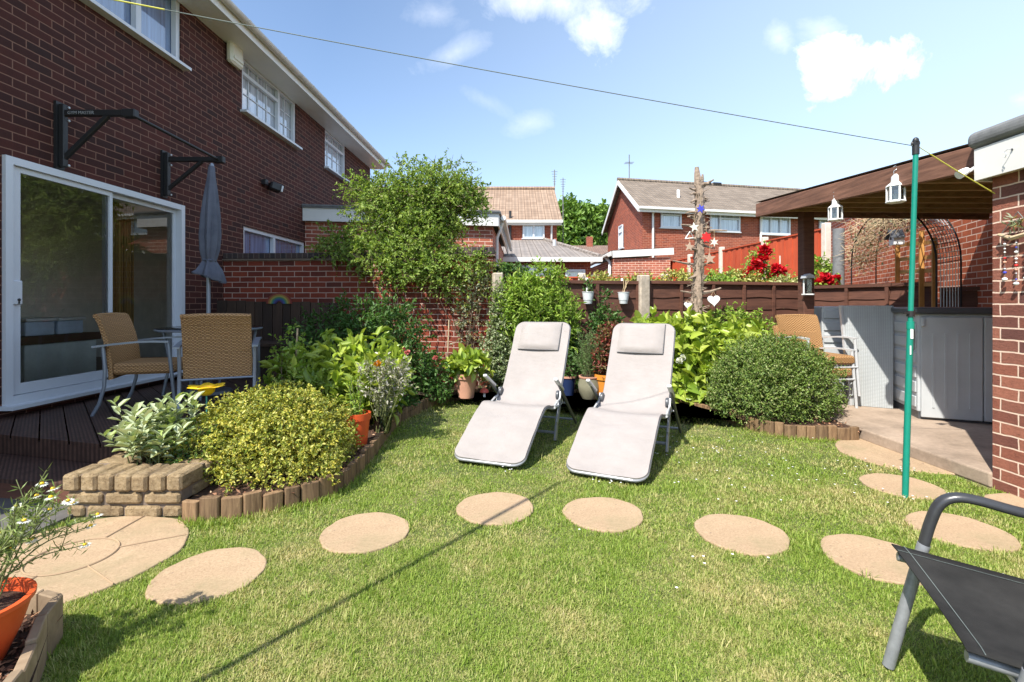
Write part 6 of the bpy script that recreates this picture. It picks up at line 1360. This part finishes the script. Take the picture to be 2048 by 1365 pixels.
t = shrub('big_leaf_hydrangea', 'large leafy lime green hydrangea round the foot of the dead tree', 'shrub', (2.35, 5.95, .1),
      [((1.98, 5.85, .58), (.36, .3, .34)), ((2.4, 5.85, .58), (.42, .34, .34)), ((2.02, 5.75, .32), (.36, .28, .28)), ((2.85, 6.0, .60), (.34, .28, .28)), ((2.15, 5.9, .78), (.40, .28, .22)), ((1.9, 5.62, .26), (.34, .16, .16)), ((2.3, 5.55, .3), (.3, .16, .2)), ((1.72, 5.95, .86), (.16, .14, .12))], 560, .15, 6, .135, .072, L_['hosta'], stems=18, up=.55, rnd=.5, ld=.6, sag=.5, bump=.12, zmin=.15, cover=.85, stemmat=M_['twig'])
flowers('white_flower', L_['whitep'], t, [at(1360, 722, 5.45), at(1366, 716, 5.48)], .042, 26)
shrub('clematis', 'small leaved green climber arching along the fence right of the dead tree', 'climber', (3.1, 6.5, .1), [((2.95, 6.5, .95), (.36, .2, .16)), ((3.3, 6.5, .72), (.34, .2, .22))], 330, .13, 8, .040, .022, L_['bright'], stems=10, up=.3, zmin=.2)
shrub('box_dome', 'large clipped box dome with fine green leaves beside the concrete slab', 'shrub', (2.62, 4.92, .08),
      [((2.62, 4.92, .36), (.60, .50, .46)), ((2.42, 4.85, .30), (.42, .42, .38)), ((2.86, 4.98, .34), (.36, .38, .40)), ((2.65, 4.95, .52), (.42, .40, .33))], 8500, .07, 7, .0185, .0105, L_['box'], stems=12, up=.6, rnd=.55, ld=.7, shell=.10, bump=.08, zmin=.10, cover=.8)
stray([o for o in COL.objects if o.name == 'box_dome'][0], [((2.62, 4.92, .36), (.60, .50, .47)), ((2.86, 4.98, .34), (.37, .38, .41))], 260, .12, .018, .010, L_['box'])
# chamomile in the bowl
t = thing('chamomile', 'tall straggly chamomile with white daisy flowers growing from the orange bowl', 'plant', (bw.x, bw.y, bw.z+.2)); mb = MB(); Cs = []; Fl = []
targ = [(84, 968), (106, 978), (102, 995), (74, 992), (34, 1012), (48, 1042), (136, 1002), (146, 1006), (195, 1030), (182, 1052), (62, 1080), (20, 1096), (170, 1090), (0, 1068), (100, 1020), (50, 1035), (-20, 1050), (-40, 1000), (60, 1010), (118, 1060)]
for i, (a, b) in enumerate(targ):
    Y = random.uniform(1.44, 1.66)+(.12 if a > 130 else 0); e = at(a, b, Y); s = Vector((bw.x+random.uniform(-.06, .06), bw.y+random.uniform(-.05, .05), bw.z+.2)); m_ = s.lerp(e, .5)+Vector((random.uniform(-.03, .03), .0, .05)); P = catmull([s, m_, e], 6); mb.tube(P, [.0028*(1-.5*k/len(P)) for k in range(len(P))], 5)
    for br in range(3):
        q = P[random.randint(4, len(P)-3)]; e2 = q+Vector((random.uniform(-.05, .05), random.uniform(-.04, .04), random.uniform(.03, .09))); mb.tube([q, e2], .0014, 4)
        for _ in range(6): Cs.append(np.array(q.lerp(e2, random.random())))
    for p in P[3:]:
        for _ in range(5): Cs.append(np.array(p)+rng.normal(size=3)*.006)
    if i < 16: Fl.append(e)
Cs = np.array(Cs); D = rng.normal(size=Cs.shape)+np.array([0, 0, .5]); V, f = diamond_np(Cs, D, rng.normal(size=Cs.shape), .030, .0042); np_mesh('foliage', V, f, L_['cham'], t); mb.build('stems', M_['twig'], t)
for e in Fl:
    C = []; D = []; tl = Vector((random.uniform(-.3, .3), random.uniform(-.4, .1), 1)).normalized(); ax = tl.orthogonal().normalized(); ay = tl.cross(ax); r = random.uniform(.012, .017)
    for k in range(14): a = 2*math.pi*k/14; d = ax*math.cos(a)+ay*math.sin(a); C.append(e+d*.005); D.append(d-tl*.25)
    V, f = diamond_np(np.array(C), np.array(D), np.array([tl]*14), r, .0065); fl = np_mesh('daisy_flower', V, f, L_['whitep'], t)
    m2 = MB(); m2.sphere(e+tl*.002, (.0065, .0065, .005), 8, 5); m2.build('flower_centre', M_['yellow'], fl)
# ------------------------------------------------------------------ the tree over the wall
t = thing('garden_tree', 'loose feathery small leaved tree leaning over the garden wall beside the house', 'tree', (-1.75, 7.25, 0))
lobes = [((-1.45, 7.05, 2.62), (.66, .50, .50)), ((-1.10, 7.0, 2.86), (.46, .40, .32)), ((-1.95, 7.1, 2.72), (.40, .36, .32)), ((-.78, 6.95, 2.62), (.30, .30, .26)), ((-2.25, 6.95, 2.02), (.52, .40, .20)), ((-1.75, 6.85, 1.85), (.46, .42, .28)),
         ((-1.25, 6.75, 1.98), (.40, .38, .32)), ((-.98, 6.6, 1.66), (.32, .28, .19)), ((-.60, 6.6, 1.72), (.32, .24, .15)), ((-1.5, 7.0, 2.3), (.5, .4, .3)), ((-.55, 6.9, 2.66), (.16, .2, .12)), ((-1.05, 7.0, 2.3), (.28, .3, .3)), ((-1.50, 6.6, 1.66), (.3, .22, .12))]
V, f, tw = sprays(lobes, 3500, .21, 14, .038, .019, up=.35, rnd=.75, ld=.65, sag=.35, shell=.24, bump=.38, cover=.6); cr = np_mesh('crown', V, f, L_['tree'], t)
k = rng.choice(len(tw[0]), 1500, replace=False); sticks(tw[0][k], tw[1][k], .004, M_['bark'], 'twigs', cr)['kind'] = 'stuff'
mb = MB(); base = Vector((-1.75, 7.25, 0)); fork = Vector((-1.62, 7.15, 1.6)); mb.tube([base, Vector((-1.72, 7.22, .8)), fork], [.07, .06, .05], 10)
for c, r in lobes:
    e = Vector(c)+Vector((random.uniform(-.1, .1), 0, .1)); m_ = fork.lerp(e, .5)+Vector((random.uniform(-.1, .1), random.uniform(-.1, .1), .06)); P = catmull([fork, m_, e], 5); mb.tube(P, [.030*(1-.75*i/len(P)) for i in range(len(P))], 6)
    for _ in range(6):
        q = P[random.randint(3, len(P)-1)]; e2 = q+Vector((random.gauss(0, 1)*r[0]*.6, random.gauss(0, 1)*r[1]*.5, random.gauss(.2, .7)*r[2]*.8)); mb.tube([q, q.lerp(e2, .5)+Vector((0, 0, .03)), e2], [.009, .006, .003], 5)
mb.build('trunk', M_['bark'], t)
# dappled ivy on the pillar
shrub('ivy', 'small leaved ivy clinging to the upper brick pillar under the tree', 'climber', (-.75, 6.6, .8), [((-.62, 6.58, 1.42), (.30, .06, .30)), ((-.95, 6.6, 1.5), (.3, .06, .22)), ((-.45, 6.56, 1.62), (.2, .07, .1))], 260, .09, 6, .028, .017, L_['tree'], stems=6, stemr=.003)
# ================================================================== BEYOND THE FENCE
def back_shrub(name, label, cat, px_, py_, Y, rx, rz, n, L, Wd, mat, tl=.12, nl=6, **kw):
    c = at(px_, py_+18, Y); return shrub(name, label, cat, (c.x, Y, 0), [((c.x, Y, c.z), (rx, rx*.8, rz)), ((c.x+rx*.3, Y, c.z-rz*.6), (rx*.8, rx*.6, rz))], n, tl, nl, L, Wd, mat, stems=6, stemr=.012, **kw)
back_shrub('golden_shrub', 'golden variegated shrub behind the fence, above the left zinc bucket', 'shrub', 1200, 562, 7.9, .34, .20, 420, .05, .026, L_['yelvar'])
back_shrub('golden_shrub', 'golden variegated shrub behind the fence, above the right zinc bucket', 'shrub', 1275, 564, 8.3, .42, .20, 460, .05, .026, L_['yelvar'])
back_shrub('golden_shrub', 'low golden shrub tuft behind the fence near the willowy green shrub', 'shrub', 1150, 570, 7.7, .22, .14, 200, .05, .026, L_['yelvar'])
back_shrub('mixed_shrub', 'gold and green shrub behind the fence just left of the dead trunk', 'shrub', 1358, 556, 8.3, .30, .26, 420, .05, .026, L_['yelvar'])
back_shrub('green_shrub', 'mid green shrub behind the fence just right of the dead trunk', 'shrub', 1425, 556, 8.3, .36, .22, 420, .055, .03, L_['bright'])
back_shrub('green_shrub', 'yellow green shrub behind the fence under the red climbing rose', 'shrub', 1478, 552, 8.7, .34, .20, 380, .055, .03, L_['yelvar'])
back_shrub('cream_shrub', 'pale cream flowering shrub behind the fence left of the canopy post', 'shrub', 1580, 562, 8.4, .30, .18, 380, .05, .03, L_['cream'])
for pts_, lab, Y, nn_ in ([(1497, 556), (1503, 548), (1490, 560), (1512, 540), (1515, 528), (1520, 518), (1523, 508), (1526, 498), (1518, 536), (1508, 545), (1528, 502), (1512, 522)], 'climbing rose with bright red blooms on the red fence left of the canopy post', 9.0, 0), ([(1548, 545), (1556, 538), (1562, 548), (1552, 552)], 'small red rose with few blooms next to the cream shrub', 8.9, 0), ([(1642, 562), (1650, 556), (1658, 564), (1636, 566), (1648, 566), (1665, 567)], 'low bright red rose behind the fence right of the canopy post', 7.9, 1):
    c = at(*pts_[0], Y); cs = [at(a, b, Y) for a, b in pts_]
    t = shrub('red_rose', lab, 'rose bush', (c.x, Y, 0), [((p.x+.05, p.y+.12, p.z-.08), (.20, .14, .16)) for p in cs[::2]]+[((c.x+.1, Y, .9), (.25, .2, .6))], 300, .12, 6, .045, .028, L_['bright'], stems=8, stemr=.008)
    flowers('red_bloom', L_['redrose'], t, cs+[p+Vector((random.uniform(-.08, .08), -.05, random.uniform(-.08, .08))) for p in cs], .085 if not nn_ else .075, 22)
a = at(1513, 520, 8.95)
tag(MB().tube([(at(1560, 530, 9).x, 9, 0), at(1560, 512, 9)], .012, 6).build('plant_cane', M_['post_pale']), 'thin pale cane behind the fence beside the red roses', 'cane')
back_shrub('wall_shrub', 'green climber growing at the corner of the red fence and the brick wall', 'shrub', 1640, 540, 8.6, .22, .34, 240, .05, .03, L_['bright'])
# red fences of the next gardens
def red_fence(P0, P1, z0, z1, bays, label, cat='fence'):
    t = thing('red_fence', label, cat, ((P0[0]+P1[0])/2, (P0[1]+P1[1])/2, 0)); P0 = Vector(P0); P1 = Vector(P1); u = (P1-P0); L = u.length; u.normalize(); nn = Vector((u.y, -u.x)); nn = nn if nn.y < 0 or abs(nn.y) < .3 and nn.x < 0 else -nn
    for b in range(bays):
        a = P0+u*(L*b/bays+.06); e = P0+u*(L*(b+1)/bays-.06); mb = MB(); n = max(3, int((e-a).length/.125)); w = (e-a).length/n
        for k in range(n): p = a+u*w*(k+.5)-nn*(.012*(k % 2)); mb.bar((p.x, p.y, z0), (p.x, p.y, z1-.03), w*.96, .016, up=(nn.x, nn.y, 0))
        pn = mb.build('panel', M_['fence_red'], t); m2 = MB(); m2.bar((a.x, a.y, z1-.015), (e.x, e.y, z1-.015), .05, .03); m2.build('capping', M_['fence_red'], pn)
    for b in range(bays+1): p = P0+u*(L*b/bays); mb = MB(); mb.box((p.x, p.y, (z1+.08)/2), (.12, .12, z1+.08), rz=math.atan2(u.y, u.x), bev=.012); mb.build('post', M_['post_pale'], t)
red_fence((5.26, 16.7), (5.80, 9.0), .5, 2.60, 4, 'red stained board fence with pale concrete posts behind the roses')
red_fence((-.6, 11.0), (1.55, 11.0), .0, 1.80, 1, 'low red fence behind the willowy green shrub, in front of the tiled lean-to'); red_fence((1.6, 11.05), (3.6, 11.5), .0, 1.80, 1, 'low red fence behind the golden shrubs, in front of the small brick garage')
def house_windows(parent, O, u, nrm, lst):
    for s, z, w, h, kw in lst: window(parent, Vector(O)+Vector((*u, 0))*s+Vector((0, 0, z)), u, nrm, w, h, pane='pane_far', fr=.07, inset=-.07, **kw)
# house B (left, pale tiles)
t = thing('tiled_house', 'red brick house with pale buff tiled roof left of the far trees', 'house', (-3, 24, 0)); Yb = 22.0; xr = 2.02
mb = MB(); mb.lohi((-9, Yb, 0), (xr, Yb+7.5, 5.0)); mb.extr([(xr, Yb, 5.0), (xr, Yb+7.5, 5.0), (xr, Yb+3.75, 7.0)], (-.2, 0, 0)); mb.build('wall', M_['brick_far'], t)
mb = MB(); o = .3
mb.extr([(-9, Yb-o, 4.92), (xr+.22, Yb-o, 4.92), (xr+.22, Yb+3.75, 7.22), (-9, Yb+3.75, 7.22)][::-1], (0, 0, -.08)); mb.extr([(-9, Yb+7.8, 4.92), (xr+.22, Yb+7.8, 4.92), (xr+.22, Yb+3.75, 7.22), (-9, Yb+3.75, 7.22)], (0, 0, -.08)); rf = mb.build('roof', M_['tiles_b'], t)
mb = MB(); mb.lohi((-9, Yb-o-.10, 4.78), (xr+.24, Yb-o-.01, 4.90)); mb.build('gutter', M_['fascia'], rf)
mb = MB(); mb.lohi((-9, Yb-o+.0, 4.70), (xr+.2, Yb, 4.80)); mb.build('soffit', M_['fascia'], rf)
mb = MB(); mb.tube([(-9, Yb+3.75, 7.27), (xr+.24, Yb+3.75, 7.27)], .10, 8); mb.build('ridge', M_['tiles_b'], rf)
house_windows(t, (0, Yb, 0), (1, 0), (0, -1), [(.48, 4.12, .98, .82, dict(mull=(.5,)))])
mb = MB(); mb.tube([(1.78, Yb-.2, 4.8), (1.78, Yb-.08, 4.6), (1.78, Yb-.08, 3.5)], .045, 7); mb.build('downpipe', M_['fascia'], t)
mb = MB(); mb.tube([(-.08, Yb-.10, 3.9), (-.08, Yb-.10, 5.35)], .055, 7); mb.build('soil_pipe', M_['black'], t)
# its single storey part
t = thing('tiled_lean_to', 'single storey brick building with grey hipped tile roof and white fascia', 'building', (1, 18, 0)); Yl = 15.2
mb = MB(); mb.lohi((-.62, Yl, 0), (2.45, Yb-.03, 2.55)); mb.build('wall', M_['brick_far'], t)
mb = MB(); mb.add([(-.75, Yl-.25, 2.62), (2.70, Yl-.25, 2.62), (1.45, Yb-.05, 4.05), (-.75, Yb-.05, 4.05), (2.70, Yb-.05, 2.62)], [(0, 1, 2, 3), (1, 4, 2)]); rf = mb.build('roof', M_['tiles_l'], t)
mb = MB(); mb.lohi((-.75, Yl-.34, 2.47), (2.76, Yl-.24, 2.61)); mb.build('fascia', M_['fascia'], rf)
mb = MB(); mb.tube([(2.70, Yl-.25, 2.65), (1.45, Yb-.08, 4.09)], .07, 7); mb.build('hip_tiles', M_['tiles_l'], rf)
mb = MB(); q = at(1109, 494, 19.0); mb.tube([q-Vector((0, 0, .1)), q+Vector((0, 0, .28))], .07, 8); mb.build('roof_vent', M_['silver'], rf)
house_windows(t, (0, Yl, 0), (1, 0), (0, -1), [(.16, 1.45, 1.15, .92, dict(mull=(.5,))), (1.65, 1.45, .62, .80, dict())])
# small flat roofed garage C
t = thing('small_brick_garage', 'small pale red brick garage with white fascia behind the golden shrubs', 'garage', (4.3, 18, 0))
mb = MB(); mb.add([(3.32, 16, 0), (5.20, 16, 0), (5.20, 16, 2.72), (3.32, 16, 2.66), (3.10, 20.7, 0), (3.10, 20.7, 2.6), (5.20, 20.7, 0), (5.20, 20.7, 2.6)], [(0, 1, 2, 3), (4, 0, 3, 5), (1, 6, 7, 2), (6, 4, 5, 7)]); mb.build('wall', M_['brick_pale'], t)
mb = MB(); mb.bar((3.28, 15.92, 2.80), (5.28, 15.92, 2.90), .03, .22); mb.bar((3.24, 15.93, 2.82), (3.02, 20.7, 2.70), .03, .16); mb.build('fascia', M_['fascia'], t)
mb = MB(); mb.add([(3.26, 15.90, 2.925), (5.30, 15.90, 3.02), (5.30, 20.8, 2.95), (3.0, 20.8, 2.86)], [(0, 1, 2, 3)]); mb.build('roof', M_['felt'], t)
mb = MB(); mb.tube([(3.16, 15.95, 2.78), (2.94, 20.7, 2.68)], .06, 7); mb.build('gutter', M_['gutter'], t)
mb = MB(); mb.tube([(3.16, 16.4, 2.74), (3.28, 16.3, 2.55), (3.22, 16.1, 2.3), (3.22, 16.1, 0)], .05, 7); mb.build('downpipe', M_['fascia'], t)
window(t, (3.22, 18.3, 1.7), (-.0467, 1), (-1, -.0467), 1.5, .6, pane='pane_far', mull=(.5,), inset=-.07)
t = thing('conservatory_roof', 'white framed sloping glazed conservatory roof behind the small brick garage', 'conservatory', (4.3, 21.5, 0))
mb = MB(); mb.add([(3.05, 21.2, 2.6), (6.4, 21.2, 2.6), (6.4, 24.0, 3.5), (4.15, 24.0, 3.5)], [(0, 1, 2, 3)]); mb.build('glazing', M_['pane_far'], t)
mb = MB(); mb.bar((3.05, 21.18, 2.6), (6.4, 21.18, 2.6), .10, .12); mb.bar((3.05, 21.2, 2.63), (4.15, 24, 3.53), .10, .10); mb.bar((4.15, 24.0, 3.53), (6.4, 24, 3.53), .10, .10)
for k in range(4): mb.bar((3.9+k*.7, 21.2, 2.63), (4.5+k*.55, 24, 3.53), .05, .05)
mb.build('white_frame', M_['fascia'], t)
# house A (right terrace)
t = thing('terraced_house', 'long red brick terrace with brown tiled roof and white windows behind the dead tree', 'house', (14, 24, 0))
ua = Vector((.976, .218)); ub = Vector((-.03, 1.0)); A0 = Vector((5.62, 21.0)); LA = 22.0; DA = 6.6; He = 5.42; Hr = 7.28
def AP(a, b, z): p = A0+ua*a+ub*b; return Vector((p.x, p.y, z))
na_ = Vector((ua.y, -ua.x)); ops = []
mb = MB(); fac_w = [(1308, 0), ]
mb.quad(AP(0, 0, 0), AP(LA, 0, 0), AP(LA, 0, He), AP(0, 0, He)); mb.add([AP(0, 0, 0), AP(0, DA, 0), AP(0, DA, He), AP(0, DA/2, Hr-.08), AP(0, 0, He)], [(4, 3, 2, 1, 0)]); mb.quad(AP(0, DA, 0), AP(LA, DA, 0), AP(LA, DA, He), AP(0, DA, He)); mb.add([AP(LA, 0, 0), AP(LA, DA, 0), AP(LA, DA, He), AP(LA, DA/2, Hr-.08), AP(LA, 0, He)], [(0, 1, 2, 3, 4)])
mb.build('wall', M_['brick_far'], t)
mb = MB(); o = .32; sl = (Hr-He)/(DA/2); zo = He-o*sl
mb.extr([AP(-.25, -o, zo), AP(LA+.2, -o, zo), AP(LA+.2, DA/2, Hr), AP(-.25, DA/2, Hr)], (0, 0, .07)); mb.extr([AP(-.25, DA/2, Hr), AP(LA+.2, DA/2, Hr), AP(LA+.2, DA+o, zo), AP(-.25, DA+o, zo)], (0, 0, .07)); rf = mb.build('roof', M_['tiles_a'], t)
mb = MB(); mb.tube([AP(-.28, DA/2, Hr+.08), AP(LA+.2, DA/2, Hr+.08)], .10, 8); mb.build('ridge', M_['tiles_a'], rf)
mb = MB(); mb.bar(AP(-.28, -o-.02, zo-.08), AP(LA, -o-.02, zo-.08), .04, .17); mb.bar(AP(-.28, -o-.11, zo-.0), AP(LA, -o-.11, zo-.0), .12, .10); mb.build('gutter', M_['fascia'], rf)
mb = MB(); mb.bar(AP(-.27, -o, zo-.07), AP(-.27, DA/2, Hr-.07), .04, .20); mb.bar(AP(-.27, DA/2, Hr-.07), AP(-.27, DA+o, zo-.07), .04, .20); mb.build('bargeboard', M_['fascia'], rf)
def sA(px_): k = (px_-CX)/F; return (k*A0.y-A0.x)/(ua.x-k*ua.y)
def zA(px_, py_): s = sA(px_); p = A0+ua*s; return CH+(HY-py_)/F*p.y
for x0_, y0_, x1_, y1_, kw in ((1320, 420, 1361, 456, dict(trans={0: .72})), (1418, 427, 1478, 463, dict(mull=(.33,), trans={1: .72})), (1520, 432, 1578, 469, dict(mull=(.33, .66))), (1636, 437, 1658, 462, dict())):
    s0, s1 = sA(x0_), sA(x1_); z1 = zA(x0_, y0_); z0 = zA(x0_, y1_); window(t, AP(s0, 0, z0), ua, (na_.x, na_.y), s1-s0, z1-z0, pane='pane_far', fr=.075, inset=-.07, **kw)
s = 3.4; window(t, AP(0, 3.05, 3.95), (-.03, 1), (-1, -.03), .75, 1.15, pane='pane_far', trans={0: .7}, inset=-.07)
for px_ in (1305, 1520): s = sA(px_); p = AP(s, -.06, 0); mb = MB(); mb.tube([AP(s, -o-.08, zo), AP(s, -.07, He-.35), AP(s, -.07, 1.6)], .05, 7); mb.build('downpipe', M_['fascia'], t)
q = AP(sA(1367)+.2, 1.1, He+.75); mb = MB(); mb.tube([q-Vector((0, 0, .3)), q+Vector((0, 0, .28))], .07, 8); mb.build('roof_vent', M_['white'], rf)
mb = MB(); q = AP(.35, DA/2, Hr+.1); mb.tube([q, q+Vector((0, 0, 1.25))], .025, 6)
for k in range(5): mb.tube([q+Vector((-.05, -.25, .85+k*.0)), q+Vector((.05, .30, .85))], .01, 4) if k == 0 else mb.tube([q+Vector((-.22, -.2+k*.1, .85)), q+Vector((.22, -.2+k*.1, .85))], .008, 4)
mb.build('aerial', M_['felt'], rf)
mb = MB()
for px_, dz in ((1455, .0), (1476, .0)): q = AP(sA(px_)*1.12, DA/2, Hr+.15); mb.box(q, (.45, .25, .10), rz=.22)
mb.build('ridge_vent', M_['dark'], rf)
# aerials beyond house B
for px_, py0_, py1_, lab in ((1109, 340, 384, 'thin television aerial at the right end of the pale tiled roof'), (1126, 356, 400, 'second thin aerial mast just right of the pale tiled roof')):
    Y = 25.75 if px_ < 1115 else 27.0; a = at(px_, py0_, Y); b = at(px_, py1_, Y); b = b-Vector((0, 0, .3 if px_ < 1115 else 5.5)); mb = MB(); mb.tube([b, a], .028, 6)
    for k in range(6): z = a.z-.1-k*.13; mb.tube([(a.x-.16+.02*k, a.y, z), (a.x+.16-.02*k, a.y, z)], .012, 4)
    tag(mb.build('television_aerial', M_['felt']), lab, 'aerial')
# little house with the dark roof
t = thing('low_house', 'distant low house with dark tiled roof and chimney before the far trees', 'house', (4.8, 34, 0))
mb = MB(); mb.lohi((2.6, 32, 0), (7.4, 38, 4.1)); mb.build('wall', M_['brick_far'], t)
mb = MB(); mb.add([(2.4, 31.7, 4.0), (7.6, 31.7, 4.0), (7.6, 35, 5.35), (3.6, 35, 5.35), (2.4, 38.3, 4.0), (7.6, 38.3, 4.0)], [(0, 1, 2, 3), (3, 2, 5, 4), (0, 3, 4)]); rf = mb.build('roof', M_['tiles_d'], t)
mb = MB(); mb.lohi((5.35, 34.7, 5.0), (5.75, 35.2, 5.95)); mb.build('chimney', M_['brick_far'], rf)
# far trees
def far_tree(label, lobes, n, base):
    t = thing('far_tree', label, 'tree', base, 0, 'trees beyond the houses'); V, f, tw = sprays(lobes, n, .8, 9, .34, .20, up=.4, rnd=.7, ld=.8, shell=.14, bump=.16, cover=.8); np_mesh('crown', V, f, L_['far'], t)
    mb = MB(); b = Vector(base); mb.tube([b, b+Vector((.1, 0, 4)), b+Vector((0, 0, 8))], [.35, .28, .12], 8)
    for c, r in lobes: mb.tube([b+Vector((0, 0, 4)), Vector(c)], [.18, .05], 6)
    mb.build('trunk', M_['bark'], t)
far_tree('big round leafy green tree in the gap, nearer the pale tiled house', [((5.8, 46, 8.1), (2.5, 2.4, 2.5)), ((4.6, 45.5, 7.0), (1.7, 2, 2.1)), ((6.8, 46, 6.6), (1.9, 2, 2.1)), ((5.5, 45, 4.5), (2.6, 2, 1.8)), ((5.4, 46, 9.6), (1.2, 1.2, 1.0))], 1900, (5.8, 46, 0))
far_tree('leafy green tree in the gap, nearer the long brick terrace', [((8.8, 47, 7.9), (1.9, 2, 2.3)), ((8.2, 46.5, 5.6), (2.2, 2, 2.2)), ((10.1, 47, 7.2), (1.7, 1.8, 2.2)), ((8.5, 47, 9.3), (1.0, 1.0, .8))], 1500, (8.9, 47, 0))
far_tree('lower leafy green tree mostly hidden behind the long brick terrace', [((12.2, 49, 6.2), (2.0, 2, 2.4))], 500, (12.2, 49, 0))
